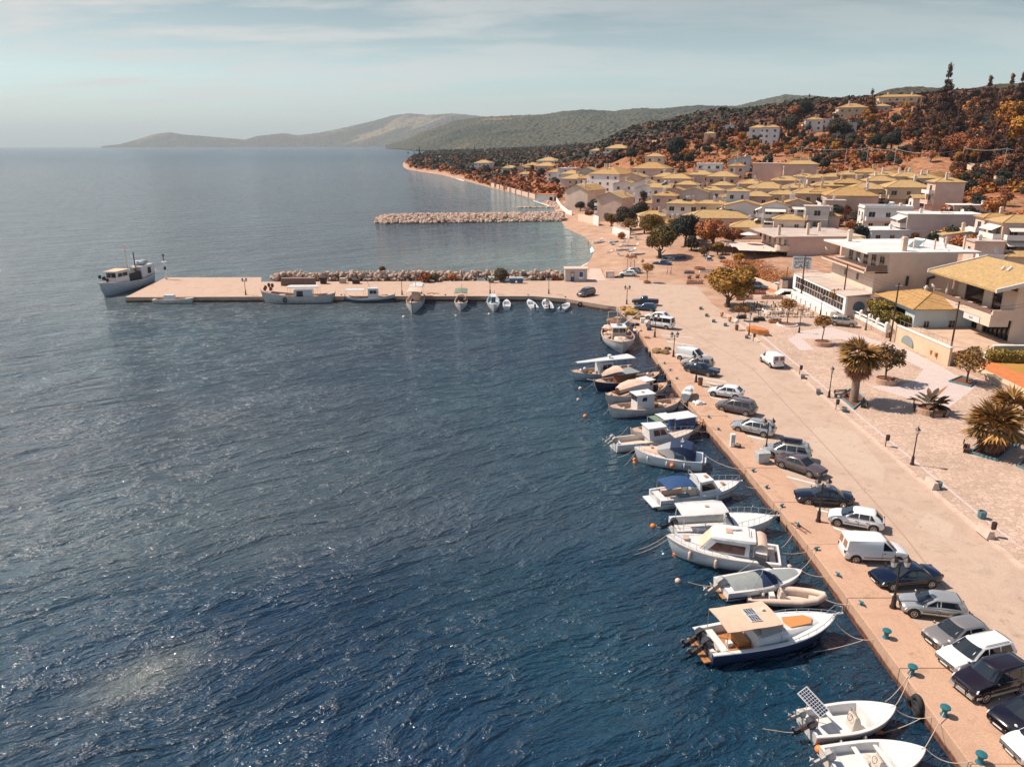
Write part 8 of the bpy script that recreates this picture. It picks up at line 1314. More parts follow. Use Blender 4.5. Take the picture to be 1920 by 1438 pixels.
for a, c, lab in(((1250, 1003, 1.1), (1198, 1030, .02), 'from the cabin cruiser bow down into the sea'), ((1253, 1010, 1.0), (1190, 1040, .02), 'below it, from the cabin cruiser bow into the sea'), ((1190, 842, 1.1), (1157, 858, .02), 'from the blue-canopied cruiser bow into the sea'), ((1192, 847, 1.0), (1170, 873, .02), 'second of two from the blue-canopied cruiser bow'), ((1150, 825, .8), (1178, 800, .9), 'between pilothouse boat and blue wheelhouse boat'), ((1142, 765, .9), (1130, 778, .02), 'from the white caique bow into the sea'), ((1114, 716, 1.0), (1095, 730, .02), 'from the dark-hulled boat bow to a float'), ((1262, 985, .6), (1228, 987, .02), 'from the hardtop boat stern to a float'), ((1228, 930, .5), (1200, 936, .02), 'from the blue bimini boat stern outwards'), ((1352, 1098, .5), (1290, 1091, .02), 'from the runabout stern towards a pale float'), ((1510, 1370, .3), (1430, 1366, .02), 'from the solar panel boat stern along the water')):rope(g(*a), g(*c), .15, 'mooring rope '+lab, .018)
for px, py, r, m, lab in((1271, 1090, .22, M_BUOYP, 'pale buoy floating left of the grey-covered runabout'), (1321, 1231, .24, M_BUOY, 'orange buoy at the corner of the canopied motorboat'), (1219, 936, .24, M_BUOY, 'orange buoy by the swim platform of the blue bimini boat'), (1224, 987, .22, M_BUOY, 'orange buoy behind the hardtop boat'), (1266, 1041, .24, M_BUOY, 'orange buoy hanging below the cabin cruiser bow'), (1088, 729, .24, M_BUOYP, 'pale orange buoy left of the dark-hulled boat'), (1084, 750, .2, M_BUOYP, 'small pinkish buoy below the first one'), (1097, 781, .24, M_BUOY, 'rust-coloured buoy in front of the white caique'), (757, 595, .3, M_GEL, 'white buoy in front of the cream-canopied boat'), (855, 593, .25, M_GEL, 'white buoy in front of the green-canopied boat'), (917, 590, .25, M_GEL, 'white buoy before the blue-decked boat'), (1012, 584, .2, M_GEL, 'white buoy among the dinghies')):
 b=MB();b.ball((0, 0, .05), r, 12, 8);b.tube([(0, 0, r*.9), (0, 0, r*1.25)], r*.18, 6);o=b.build('buoy', m, None, True, 60);o.location=g(px, py, 0);tag(o, lab, 'buoy', 'mooring buoys')
def tyre_mesh():b=MB();b.tube([(0, .28*math.cos(a), .28*math.sin(a))for a in[k*math.pi/8 for k in range(17)]], .13, 8, cap=False);return b.mesh('tyre', M_TYRE, True, 70)
TY=tyre_mesh()
def tyre(px, py, z, lab, s=1.0, rz=0):o=inst('tyre_fender', TY, None, (qx(g(px, py, z).y)-.15, g(px, py, z).y, z), rz, s);tag(o, lab, 'tyre', 'tyre fenders on the quay wall')
tyre(1716, 1318, .75, 'upper tyre of the cluster hanging below the bollard', 1.25);tyre(1708, 1322, .35, 'left tyre of the cluster hanging below the bollard', 1.2, .3);tyre(1722, 1330, .4, 'right tyre of the cluster hanging below the bollard', 1.2, -.3)
for k, (px, py)in enumerate(((1233, 688), (1236, 692), (1239, 696), (1242, 700), (1246, 705))):tyre(px, py, .45, 'black tyre in the row at the dark-hulled boat', 1.0)
for px, py, lab in((1205, 655, 'tyre below the trawler stern'), (1214, 664, 'tyre between trawler and long-roofed boat'), (1253, 718, 'tyre above the awning boat'), (1291, 760, 'tyre by the white caique stern'), (1318, 795, 'tyre by the blue wheelhouse boat'), (1451, 966, 'lone tyre at the hardtop boat bow')):tyre(px, py, .5, lab)
for px in(407, 440, 1085):o=inst('tyre_fender', TY, None, (g(px, 565, .5).x, g(px, 556 if px<1000 else 566, 1).y-.2, .5), R(90), 1.2);tag(o, {407:'black tyre on the pier wall left of the white float', 440:'pale tyre fender on the pier wall', 1085:'tyre on the pier wall under the people carrier'}[px], 'tyre', 'tyre fenders on the pier wall')
def thing(name, px, py, lab, cat, fn, m, z=1.13, rz=0, group=None, bev=.02):
 b=MB();fn(b);o=b.build(name, m, bev=bev);o.location=g(px, py, z);o.rotation_euler.z=rz;tag(o, lab, cat, group);return o
e=empty('service_pillar', g(1372.6, 837, 1.13), 0, 'white service pillar with coiled dark hose on the quay edge', 'service pillar');mk('cabinet', M_WHITE, e, lambda b:b.box(-.22, .22, -.2, .2, 0, 1.35), bev=.03);mk('panel', M_GALV, e, lambda b:b.box(-.16, .16, -.22, -.201, .5, 1.2));mk('hose', M_DARK, e, lambda b:b.tube([(.5+.3*math.cos(a), -.2+.3*math.sin(a), .04+.01*k)for k, a in enumerate([k*.5 for k in range(30)])], .035, 5))
e=empty('grey_cabinet', g(1428, 866, 1.13), R(6), 'galvanised waste container with open lid beside the silver minivan', 'container');mk('body', M_GALV, e, lambda b:b.hexa([(-.5, -.45, .05), (.5, -.45, .05), (.5, .45, .05), (-.5, .45, .05)], [(-.6, -.52, 1.0), (.6, -.52, 1.0), (.6, .52, 1.0), (-.6, .52, 1.0)]), bev=.03);mk('lid', M_GALV, e, lambda b:b.hexa([(-.6, -.5, 1.02), (.6, -.5, 1.02), (.6, -.1, 1.15), (-.6, -.1, 1.15)], [(-.6, -.5, 1.06), (.6, -.5, 1.06), (.6, -.1, 1.19), (-.6, -.1, 1.19)]))
e=empty('litter_bin', g(1312.5, 722, 1.13), 0, 'brown wooden litter bin on the quay below the black saloon', 'litter bin');mk('body', M_RUST, e, lambda b:b.lathe([(.24, 0), (.30, .1), (.32, .85), (.26, .86)], (0, 0, 0), 12));mk('rim', M_BIN, e, lambda b:b.lathe([(.34, .84), (.34, .92), (.28, .92)], (0, 0, 0), 12))
s=Boat('pedal_boat', 'white upturned pedal boat parked on the quay', (1296, 728), (1285, 744), 1.1, .5, zb=1.7, zs=1.7, rise=.1, floors=(), hull=M_GEL, deckm=M_GEL, group='boats ashore');s.root.location.z=1.5;s.box('seat', .3, .6, -.4, .4, .5, .85, M_GEL, .1)
def heap(name, px, py, r, m, lab, cat, seed, n=8, z=1.13, fl=.5, group=None):
 b=MB();rnd=random.Random(seed)
 for k in range(n):b.blob((rnd.uniform(-r, r)*.7, rnd.uniform(-r, r)*.6, r*.15), r*rnd.uniform(.35, .62), seed+k, 2, .4, fl)
 o=b.build(name, m, None, True, 70);o.location=g(px, py, z);tag(o, lab, cat, group);return o
heap('wrapped_net', 1309, 757, .75, M_GEL, 'white wrapped bundle on the quay edge', 'bundle', 41, 6);heap('net_heap', 1239, 660, 1.1, M_NET, 'brown fishing net heap with white box on the quay', 'net heap', 42, 10);heap('net_heap', 1254, 655, .6, M_DARK, 'dark net scraps beside the brown net heap', 'net heap', 43, 6)
for k, (px, py, r, m, lab)in enumerate(((1183, 588, 1.3, M_NETY, 'tall pile of yellow nets by the dark blue hatchback'), (1197, 597, 1.0, M_NET, 'net pile in front of the trawler boom'), (1175, 580, 1.1, M_NETY, 'yellow net pile nearest the pickup'), (1188, 610, .8, M_DARK, 'dark net pile on the quay by the trawler'), (1195, 620, .6, M_PINK, 'orange-pink net pile by the trawler bow'), (1213, 634, .5, M_RUST, 'small rusty gear pile by the minibus lamp post'))):heap('net_heap', px, py, r, m, lab, 'net heap', 50+k*7, 9, fl=.6 if k<3 else.45)
thing('fish_box', 1205, 604, 'white fish box next to the net piles', 'box', lambda b:b.box(-.4, .4, -.3, .3, 0, .7), M_WHITE);thing('blue_crate', 1217, 619, 'blue crate in front of the minibus', 'crate', lambda b:b.box(-.35, .35, -.25, .25, 0, .5), M_BLUEP)
M_PERSON=mat('skin', (.42, .21, .14), .6);M_SHIRT=mat('pale_clothes', (.62, .56, .50), .9)
def person(loc, rz, lab, pose='stand', shirt=M_SHIRT, h=1.7):
 k=h/1.7;e=empty('person', loc, rz, lab, 'person');V=[(0, 0, .92), (0, 0, 1.15), (0, 0, 1.40), (0, 0, 1.50), (0, 0, 1.62), (0, .17, 1.38), (.04, .23, 1.10), (.10, .22, .86), (0, -.17, 1.38), (.03, -.23, 1.10), (.12, -.2, .88), (0, .10, .86), (.05, .11, .48), (0, .12, .05), (.12, .13, .02), (0, -.10, .86), (-.05, -.11, .48), (-.08, -.12, .05), (.04, -.13, .02)]
 E_=[(0, 1), (1, 2), (2, 3), (3, 4), (2, 5), (5, 6), (6, 7), (2, 8), (8, 9), (9, 10), (0, 11), (11, 12), (12, 13), (13, 14), (0, 15), (15, 16), (16, 17), (17, 18)];Rr=[.13, .12, .14, .055, .10, .06, .045, .03, .06, .045, .03, .09, .06, .045, .035, .09, .06, .045, .035]
 me=bpy.data.meshes.new('body');me.from_pydata([(x*k, y*k, z*k)for x, y, z in V], E_, []);o=bpy.data.objects.new('body', me);COL.objects.link(o);o.parent=e;me.materials.append(M_PERSON);me.materials.append(shirt)
 sk=o.modifiers.new('skin', 'SKIN');
 for i, r in enumerate(Rr):me.skin_vertices[0].data[i].radius=(r*k, r*k*1.1)
 me.skin_vertices[0].data[0].use_root=True;su=o.modifiers.new('sub', 'SUBSURF');su.levels=1;su.render_levels=1
 b=MB();b.lathe([(.13, .80), (.15, .95), (.135, 1.12), (.17, 1.38), (.10, 1.47)], (0, 0, 0), 10, .85, 1.2);b.build('shirt', shirt, e, True).scale=(k, )*3;b=MB();b.ball((-.01, 0, 1.66), .105, 8, 6);b.build('hair', M_DARK, e, True).scale=(k, )*3
 return e
person(g(1250, 517, 1.0), .3, 'person in pale clothes walking left on the road near the plane tree');person(g(1257.5, 516, 1.0), 2.8, 'person in white walking right beside the first one', shirt=M_GEL)
person(g(1217, 617, 1.13), 1.6, 'person standing by the front wheel of the minibus')
for px, py, lab in((1043, 459, 'leftmost bather standing in the shallow bay'), (1071, 461, 'middle bather standing in the shallow bay'), (1103, 460, 'bather nearest the beach in the shallow bay')):v=g(px, py, 0);person((v.x, v.y, -.75), 0, lab, shirt=M_PERSON)
BLK=thing('concrete_block', 1746, 912, 'white concrete block at the kerb next to a blue tub', 'block', lambda b:b.hexa([(-.35, -.75, 0), (.35, -.75, 0), (.35, .75, 0), (-.35, .75, 0)], [(-.18, -.7, .62), (.18, -.7, .62), (.18, .7, .62), (-.18, .7, .62)]), M_KERB, 1.135);thing('concrete_block', 1847, 1002, 'white concrete block at the kerb beside the last litter bin', 'block', lambda b:b.hexa([(-.35, -.75, 0), (.35, -.75, 0), (.35, .75, 0), (-.35, .75, 0)], [(-.18, -.7, .62), (.18, -.7, .62), (.18, .7, .62), (-.18, .7, .62)]), M_KERB, 1.135)
def tub(px, py, lab, s=1.0, z=1.12, fl=True):e=empty('planter_tub', g(px, py, z), 0, lab, 'planter', 'blue planters');mk('pot', M_TEALC, e, lambda b:b.lathe([(.27*s, 0), (.33*s, .3*s), (.33*s, .62*s), (.25*s, .62*s), (.25*s, .5*s)], (0, 0, 0), 8), bev=.01);mk('soil', M_SOIL, e, lambda b:b.disc((0, 0, .5*s), (0, 0, 1), .25*s, .03, 8))
tub(1758, 915, 'octagonal blue tub beside the white block');tub(1840, 971, 'octagonal blue tub standing free on the plaza')
for px, py, lab, z in((1505, 709, 'blue box planter at the kerb behind the driving van', 1.12), (1534, 737, 'long blue box planter left of the lamp post at the palm', 1.12), (1583, 771, 'long blue box planter below the palm bed', 1.12), (1314, 580, 'blue block on the road nearest the plane tree', 1.0), (1325, 593, 'blue tilted block, second on the road', 1.0), (1338, 604, 'blue tilted block, third on the road', 1.0), (1360, 611, 'blue block, fourth on the road by the kerb', 1.0), (1400, 634, 'pale blue block at the kerb by the boat planter', 1.0)):
 e=empty('box_planter', g(px, py, z), R(70), lab, 'planter', 'blue box planters');mk('trough', M_TEALC, e, lambda b:b.hexa([(-.42, -.22, 0), (.42, -.22, 0), (.42, .22, 0), (-.42, .22, 0)], [(-.48, -.27, .4), (.48, -.27, .4), (.48, .27, .4), (-.48, .27, .4)]));mk('soil', M_SOIL, e, lambda b:b.box(-.4, .4, -.2, .2, .402, .42))
def pbin(px, py, lab):e=empty('litter_bin', g(px, py, 1.12), R(20), lab, 'litter bin', 'litter bins on posts');mk('post', M_BIN, e, lambda b:b.tube([(0, 0, 0), (0, 0, 1.25)], .05, 6));mk('bin', M_BIN, e, lambda b:b.lathe([(.14, .62), (.19, .68), (.2, 1.15), (.15, 1.22)], (.16, 0, 0), 10))
for a in((1660, 837, 'dark litter bin on a post halfway down the plaza kerb'), (1857, 1006, 'dark litter bin on a post by the lower white block'), (1499, 702, 'dark litter bin on a post behind the driving van'), (1412, 640, 'dark litter bin on a post beside the boat planter'), (1567, 768, 'dark litter bin on a post below the palm bench')):pbin(*a)
def bench(px, py, rz, lab):
 e=empty('park_bench', g(px, py, 1.12), R(rz), lab, 'bench', 'plaza benches');mk('seat', M_BEAM, e, lambda b:[b.box(-.85, .85, -.25+k*.16, -.13+k*.16, .42, .46)for k in range(3)]);mk('backrest', M_BEAM, e, lambda b:[b.box(-.85, .85, .27+.03*k, .30+.03*k, .58+.16*k, .70+.16*k)for k in range(2)])
 for sg in(-1, 1):mk('leg', M_LAMP, e, lambda b:(b.box(sg*.7-.03, sg*.7+.03, -.24, .3, 0, .41), b.box(sg*.7-.03, sg*.7+.03, .24, .36, .41, .9)))
bench(1577, 745, 10, 'bench in front of the tall fan palm');bench(1718, 768, 65, 'bench at the left end of the oval planter');bench(1757, 782, 185, 'bench seen from behind below the oval planter');bench(1812, 845, 60, 'slatted bench left of the nearest palm bed');bench(1621, 762, 55, 'bench on the right side of the tall palm bed')
def round_planter(px, py, r, h, lab, m=M_PLANT, sy=1.0, inner=M_SOIL, name='round_planter'):
 e=empty(name, g(px, py, 1.12), 0, lab, 'planter');n=24;mk('rim', m, e, lambda b:b.loft([[(math.cos(2*math.pi*k/n)*q, math.sin(2*math.pi*k/n)*q*sy, z)for k in range(n)]for q, z in((r, 0), (r, h), (r-.22, h), (r-.22, h-.12))], cap0=False, cap1=False));mk('soil', inner, e, lambda b:b.prism([(math.cos(2*math.pi*k/n)*(r-.215), math.sin(2*math.pi*k/n)*(r-.215)*sy)for k in range(n)], .01, h-.11))
round_planter(1541, 647, 1.3, .6, 'round tan planter near the beige off-roader');round_planter(1660, 718, 1.35, .65, 'round stone planter right of the tall palm');round_planter(1747, 774, 1.75, .65, 'oval stone planter holding the banana-like plant', sy=.8);round_planter(1476, 609, 1.7, .2, 'low white kerb ring round a small tree', M_WHITE);round_planter(1447, 586, 1.75, .6, 'round white fountain basin with yellow bottom', M_WHITE, inner=mat('basin', (.46, .34, .16), .8));round_planter(1213, 530, .8, .35, 'dark red tub on the road junction', M_TERRA);round_planter(1311, 506, 1.3, .6, 'round brick flower bed near the silver saloon', M_TERRA)
def bed(pts, lab, c=M_TEALC):
 e=empty('tree_bed', (0, 0, 0), 0, lab, 'planting bed');P_=[g(*q, 1.12)for q in pts];n=len(P_);ce=sum(P_, Vector())/n
 def f(b):
  for k in range(n):
   a, d=P_[k], P_[(k+1)%n];ai, di=a.lerp(ce, .10), d.lerp(ce, .10);b.hexa([a, d, di, ai], [v+Vector((0, 0, .2))for v in(a, d, di, ai)])
 mk('edging', c, e, f);mk('soil', M_SOIL, e, lambda b:b.prism([(v.lerp(ce, .101).x, v.lerp(ce, .101).y)for v in P_], 1.0, 1.18))
bed([(1572, 742), (1601, 768), (1622, 750), (1598, 728)], 'diamond bed with teal edging at the tall palm');bed([(1817, 850), (1870, 865), (1905, 836), (1850, 826)], 'square blue-edged bed under the nearest squat palm');bed([(1860, 838), (1908, 840), (1916, 825), (1880, 815)], 'blue-edged bed under the rear squat palm');bed([(1778, 716), (1820, 726), (1832, 716), (1803, 706)], 'triangular orange-earth bed at the garden wall');bed([(1906, 875), (1940, 890), (1960, 870), (1925, 858)], 'pale blue-edged bed cut by the right edge')
e=empty('boat_planter', g(1421, 625, 1.12), R(-60), 'orange-brown wooden boat-shaped planter by the kerb', 'planter');mk('hull', M_TAN, e, lambda b:b.loft([[(x, -w_*.8, .05), (x, -w_, .75), (x, w_, .75), (x, w_*.8, .05)]for x, w_ in((-1.8, .75), (-.5, 1.0), (.8, .9), (1.7, .45), (2.2, .05))]));mk('soil', M_ORANGE, e, lambda b:b.loft([[(x, -w_, .752), (x, -w_, .86), (x, w_, .86), (x, w_, .752)]for x, w_ in((-1.7, .65), (-.5, .9), (.8, .8), (1.7, .35))]))
rr_=random.Random(9);ORD=('first', 'second', 'third', 'fourth');ROW=('front', 'second', 'third', 'back')
for k in range(16):
 x, y=44.0+(k%4)*2.6+rr_.uniform(-.4, .4), 127.5+(k//4)*3.1+rr_.uniform(-.5, .5)
 t=empty('cafe_table', (x, y, 1.12), rr_.uniform(0, 1.5), f'cafe table, {ORD[k % 4]} from the left in the {ROW[k // 4]} row by the plane tree', 'table', 'cafe tables');mk('table_top', M_GEL2 if k%3==0 else M_WOOD, t, lambda b:b.box(-.4, .4, -.4, .4, .7, .75));mk('leg', M_DARK, t, lambda b:b.tube([(0, 0, 0), (0, 0, .7)], .05, 5))
 for sg in(-1, 1):c=empty('cafe_chair', (x+sg*.75, y+rr_.uniform(-.2, .2), 1.12), 0 if sg>0 else math.pi, f'chair {"right" if sg > 0 else "left"} of the {ORD[k % 4]} cafe table in the {ROW[k // 4]} row by the plane tree', 'chair', 'cafe chairs');mk('seat', M_RUST if k%2 else M_DARK, c, lambda b:b.box(-.22, .22, -.22, .22, .42, .46));mk('backrest', M_RUST if k%2 else M_DARK, c, lambda b:b.box(.19, .23, -.22, .22, .46, .9));mk('leg_frame', M_LAMP, c, lambda b:[b.box(a-.02, a+.02, q-.02, q+.02, 0, .42)for a in(-.2, .2)for q in(-.2, .2)])
def trough(px, py, l, w_, rz, lab, m=M_PLANT, plants=LF_RUST, h=.5, seed=1):
 e=empty('flower_trough', g(px, py, 1.06), R(rz), lab, 'planter', 'flower troughs');mk('trough', m, e, lambda b:b.box(-l/2, l/2, -w_/2, w_/2, 0, h))
 rng=np.random.default_rng(seed);V, F_=leaves(rng, [(x, 0, h+.15, .28)for x in np.arange(-l/2+.3, l/2, .4)], 500, .1);b=MB();b.v=V.tolist();b.f=[tuple(q)for q in F_.tolist()];b.mi=[0]*len(b.f);b.build('flowers', plants, e)
for a in((1302, 532, 3.6, .7, -2, 'long pinkish stone trough in the square'), (1292, 523, .8, .6, 0, 'left small tub of red flowers', M_TERRA), (1307, 522, .8, .6, 0, 'middle small tub of red flowers', M_TERRA), (1323, 522, .8, .6, 0, 'right small tub of red flowers', M_TERRA), (1292, 514, 2.4, .5, 0, 'teal trough with pink flowers', M_TEALC, LF_DEAD), (1325, 512, 3.4, .5, 0, 'white balustered flower bed by the round bed', M_WHITE, LF_DEAD), (1395, 562, 3.2, .6, 0, 'low hedge trough left of the gate'), (1447, 561, 4.2, .6, 0, 'low hedge trough right of the gate'), (1419, 552, 3.4, .9, 0, 'dark red flower bed near the grey car', M_TERRA), (1390, 598, 1.6, .6, 10, 'dark hedge trough by the cafe tables', M_DARK, LF_OLIVE), (1423, 602, 1.9, .7, -5, 'square hedge box beside the yellow sapling', M_DARK, LF_OLIVE), (1452, 606, 2.0, .7, 0, 'low brown planter near the white kerb ring', M_WOOD, LF_OLIVE)):trough(*a)
for px, py, lab in((1353, 594, 'left red flower pot at the plaza kerb'), (1368, 603, 'right red flower pot at the plaza kerb')):e=empty('flower_pot', g(px, py, 1.12), 0, lab, 'flower pot', 'red flower pots');mk('pot', M_TERRA, e, lambda b:b.lathe([(.15, 0), (.25, .35), (.28, .4), (.22, .4)], (0, 0, 0), 10));mk('flowers', LF_RUST, e, lambda b:b.blob((0, 0, .55), .28, 3, 2, .4))
e=empty('round_sign_bin', g(1381, 618, 1.12), 0, 'brown bin with a round white dome beside the kerb', 'bin');mk('body', M_RUST, e, lambda b:b.lathe([(.28, 0), (.28, .8)], (0, 0, 0), 12));mk('dome', M_FLAT, e, lambda b:b.ball((0, .3, 1.3), .42, 12, 8), smooth=True)
e=empty('phone_kiosk', g(1475, 548, 1.12), R(-5), 'stone and dark wood kiosk hut by the dry grass field', 'kiosk');mk('stone_wall', M_STONE, e, lambda b:b.box(-1.3, -.2, -1.0, 1.0, 0, 2.6));mk('wooden_cabin', M_BEAM, e, lambda b:b.box(-.198, 1.2, -1.0, 1.0, 0, 2.75));mk('roof', M_DARK, e, lambda b:b.box(-1.4, 1.4, -1.15, 1.15, 2.752, 2.9))
s=dinghy('white covered boat standing ashore by the kiosk hut', (1470, 549), (1446, 540), 2.0, False);s.root.location.z=1.3;s.heap(.4, 0, .5, .8, M_GEL, 'cover', 61)
e=empty('cart_box', g(1439, 509, 1.3), R(-10), 'pale wooden trailer box in the grass near the restaurant', 'trailer');mk('box', M_CREAM, e, lambda b:(b.box(-1.6, 1.6, -.9, -.8, .5, 1.4), b.box(-1.6, 1.6, .8, .9, .5, 1.4), b.box(-1.6, -1.5, -.8, .8, .5, 1.4), b.box(1.5, 1.6, -.8, .8, .5, 1.4), b.box(-1.5, 1.5, -.8, .8, .5, .6)))
for sg in(-1, 1):mk('wheel', M_TYRE, e, lambda b:b.disc((0, sg*1.0, .35), (0, 1, 0), .35, .15, 12))
e=empty('street_wall', (0, 0, 0), 0, 'white street wall with fence rails left of the restaurant', 'wall');A, B_=g(1332, 492, 1.0), g(1280, 462, 1.0);d=(B_-A).normalized();nn=Vector((-d.y, d.x, 0))*.15
mk('wall', W_WHITE, e, lambda b:b.hexa([A-nn, B_-nn, B_+nn, A+nn], [v+Vector((0, 0, 1.3))for v in(A-nn, B_-nn, B_+nn, A+nn)]));
for k in range(5):p=A.lerp(B_, .1+.2*k);mk('pillar', W_CREAM, e, lambda b:b.cbox((p.x, p.y, p.z+1.15), .5, .5, 2.3))
e=empty('harbour_beacon', g(312, 524, 1.06), 0, 'white harbour light post with red lamp and blue band at the pier end', 'beacon');mk('post', M_WHITE, e, lambda b:b.tube([(0, 0, 0), (0, 0, 4.2)], .28, 8, .14));mk('band', M_NAVYC, e, lambda b:b.tube([(0, 0, 2.2), (0, 0, 2.9)], .27, 8));mk('platform', M_WHITE, e, lambda b:b.disc((0, 0, 4.0), (0, 0, 1), .55, .08, 12));mk('lamp', mat('beacon_lamp', (.10, .02, .02), .4), e, lambda b:(b.tube([(0, 0, 4.2), (0, 0, 5.3)], .1, 8), b.ball((0, 0, 5.5), .28, 8, 6)))
M_CRATE=mat('weathered_wood', (.22, .15, .12), .9, var=.3, scale=5)
def crate(px, py, l, w_, h, lab, m=M_CRATE, slats=True):
 e=empty('storage_crate', g(px, py, 1.06), 0, lab, 'crate', 'crates on the pier');mk('box', M_DARKIN if slats else m, e, lambda b:b.box(-l/2+.03, l/2-.03, -w_/2+.03, w_/2-.03, 0, h-.05), bev=.01)
 if slats:mk('slats', m, e, lambda b:([b.box(x, x+.12, -w_/2, -w_/2+.028, 0, h)for x in np.arange(-l/2, l/2-.1, .17)], b.box(-l/2, l/2, -w_/2, w_/2, h-.04, h), b.box(-l/2, -l/2+.028, -w_/2, w_/2, 0, h-.05), b.box(l/2-.028, l/2, -w_/2, w_/2, 0, h-.05)))
crate(560, 535, 7.2, 1.4, 1.6, 'long slatted net cage on the pier before the rocks');crate(607, 532, 1.2, 1.1, 1.4, 'dark crate right of the long net cage', M_BIN);crate(643, 531, 1.3, 1.0, 1.1, 'pinkish crate in the middle of the pier', M_CREAM);crate(668, 532, 1.5, 1.0, .9, 'low dark crate next to the pinkish one', M_BIN)
def dumpster(px, py, m, lab):e=empty('waste_container', g(px, py, 1.06), 0, lab, 'waste container', 'containers on the pier');mk('body', m, e, lambda b:b.hexa([(-.6, -.4, .15), (.6, -.4, .15), (.6, .4, .15), (-.6, .4, .15)], [(-.75, -.5, 1.1), (.75, -.5, 1.1), (.75, .5, 1.1), (-.75, .5, 1.1)]), bev=.03);mk('lid', M_GALV, e, lambda b:b.hexa([(-.77, -.5, 1.102), (.77, -.5, 1.102), (.77, .5, 1.102), (-.77, .5, 1.102)], [(-.7, -.3, 1.3), (.7, -.3, 1.3), (.7, .4, 1.35), (-.7, .4, 1.35)]))
dumpster(961, 531, M_BLUEB, 'left blue waste container next to the green bush');dumpster(975, 531, M_BLUEB, 'right blue waste container with pale lid');dumpster(921, 530, M_GREENC, 'greenish waste container beside the pier lamp')
for k, (px, py)in enumerate(((802, 551), (808, 550), (815, 551), (822, 551))):heap('net_bundle', px, py, .38, M_TAN, 'small orange-brown net bundle on the pier edge', 'net bundle', 70+k, 4, 1.06, .6, 'net bundles on the pier edge')
e=empty('harbour_kiosk', g(1080, 528, 1.06), 0, 'small white harbour office cabin with blue door and window', 'cabin');mk('wall', W_GREY, e, lambda b:b.box(-2.4, 2.4, 0, 3, 0, 2.7));mk('roof', M_CREAM, e, lambda b:(b.box(-2.6, 2.6, -.2, 3.2, 2.702, 2.85), [b.box(-2.6+k*.65, -2.3+k*.65, -.22, -.201, 2.55, 2.86)for k in range(8)]));dr=mk('door', M_BLUEP, e, lambda b:b.box(-1.2, -.4, -.05, -.001, 0, 2.1));mk('door_glass', M_CREAM, dr, lambda b:b.box(-1.1, -.5, -.06, -.051, 1.1, 1.9));wi=mk('window', M_WHITE, e, lambda b:b.box(.6, 1.6, -.05, -.001, .6, 2.2));mk('pane', M_BLUEP, wi, lambda b:b.box(.7, 1.5, -.06, -.051, 1.0, 2.1))
e=empty('utility_box', g(1143, 521, 1.0), 0, 'low pink utility box with white door near the beach cars', 'utility box');mk('body', W_PINK, e, lambda b:b.box(-1.0, 1.0, -.5, .5, 0, 1.5));mk('door', M_WHITE, e, lambda b:b.box(-.4, .8, -.53, -.501, .1, 1.2));heap('dark_bush', 1160, 521, .9, LF_DARK, 'dark low shrub between utility box and white car', 'bush', 80, 7, 1.0)
e=empty('boat_ramp', (0, 0, 0), 0, 'sloping concrete ramp wall beside the harbour cabin', 'ramp');mk('ramp', M_KERB, e, lambda b:b.hexa([g(1100, 527, .6), g(1137, 527, .6), g(1126, 504, .4), g(1106, 504, .4)], [g(1100, 527, 1.1), g(1137, 527, 1.1), g(1126, 504, .9), g(1106, 504, .9)]))
lad=empty('ladder', g(1501, 990, 1.15), 0, 'rusty metal ladder lying on the quay beside a cleat', 'ladder');mk('rails', M_RUST, lad, lambda b:(b.tube([(-.5, .9, .04), (.1, -.9, .04)], .03, 4), b.tube([(-.1, 1.0, .04), (.5, -.8, .04)], .03, 4)));mk('rungs', M_RUST, lad, lambda b:[b.tube([(-.5+.6*t, .9-1.8*t, .05), (-.1+.6*t, 1.0-1.8*t, .05)], .02, 4)for t in(.1, .35, .6, .85)])
rd=[at(px, py)for px, py in((1800, 298), (1822, 312), (1850, 327), (1880, 339), (1925, 352))];b=MB()
for p, q in zip(rd[:-1], rd[1:]):d=Vector((q.x-p.x, q.y-p.y, 0)).normalized();n_=Vector((-d.y, d.x, 0))*3.2;b.poly([p+n_+Vector((0, 0, .8)), p-n_+Vector((0, 0, .8)), q-n_+Vector((0, 0, .8)), q+n_+Vector((0, 0, .8))])
tag(b.build('hill_road', mat('asphalt_pale', (.42, .30, .25), .9, var=.1, scale=.5)), kind='structure')
e=empty('road_barrier', (0, 0, 0), 0, 'pale guard wall along the upper side of the hill road', 'guard rail');b=MB()
for p, q in zip(rd[:-1], rd[1:]):
 d=Vector((q.x-p.x, q.y-p.y, 0)).normalized();n_=Vector((-d.y, d.x, 0))*3.3;n_=n_ if n_.y>0 else-n_;t_=n_*.08;b.hexa([p+n_, q+n_, q+n_+t_, p+n_+t_], [v+Vector((0, 0, 1.7))for v in(p+n_, q+n_, q+n_+t_, p+n_+t_)])
b.build('wall', W_CREAM, e)
M_ROCK=mat('rock', (.58, .43, .34), .9, col2=(.36, .25, .19), scale=.9, detail=6, bump=.5, bscale=5)
def rocks_m(k):
 b=MB();bm=bmesh.new();bmesh.ops.create_icosphere(bm, subdivisions=1, radius=1);rnd=random.Random(k)
 for v in bm.verts:f=1+rnd.uniform(-.22, .18);b.vert((v.co.x*f, v.co.y*f*.8, v.co.z*f*.62))
 for f in bm.faces:b.face([v.index for v in f.verts])
 bm.free();return b
RK=[rocks_m(k).mesh('rock', M_ROCK)for k in range(8)]
rnd=random.Random(21);lo_, hi_=g(498, 529, 1.0), g(1058, 528, 1.0);lx, hx, yb=lo_.x, hi_.x, lo_.y
cntr=0
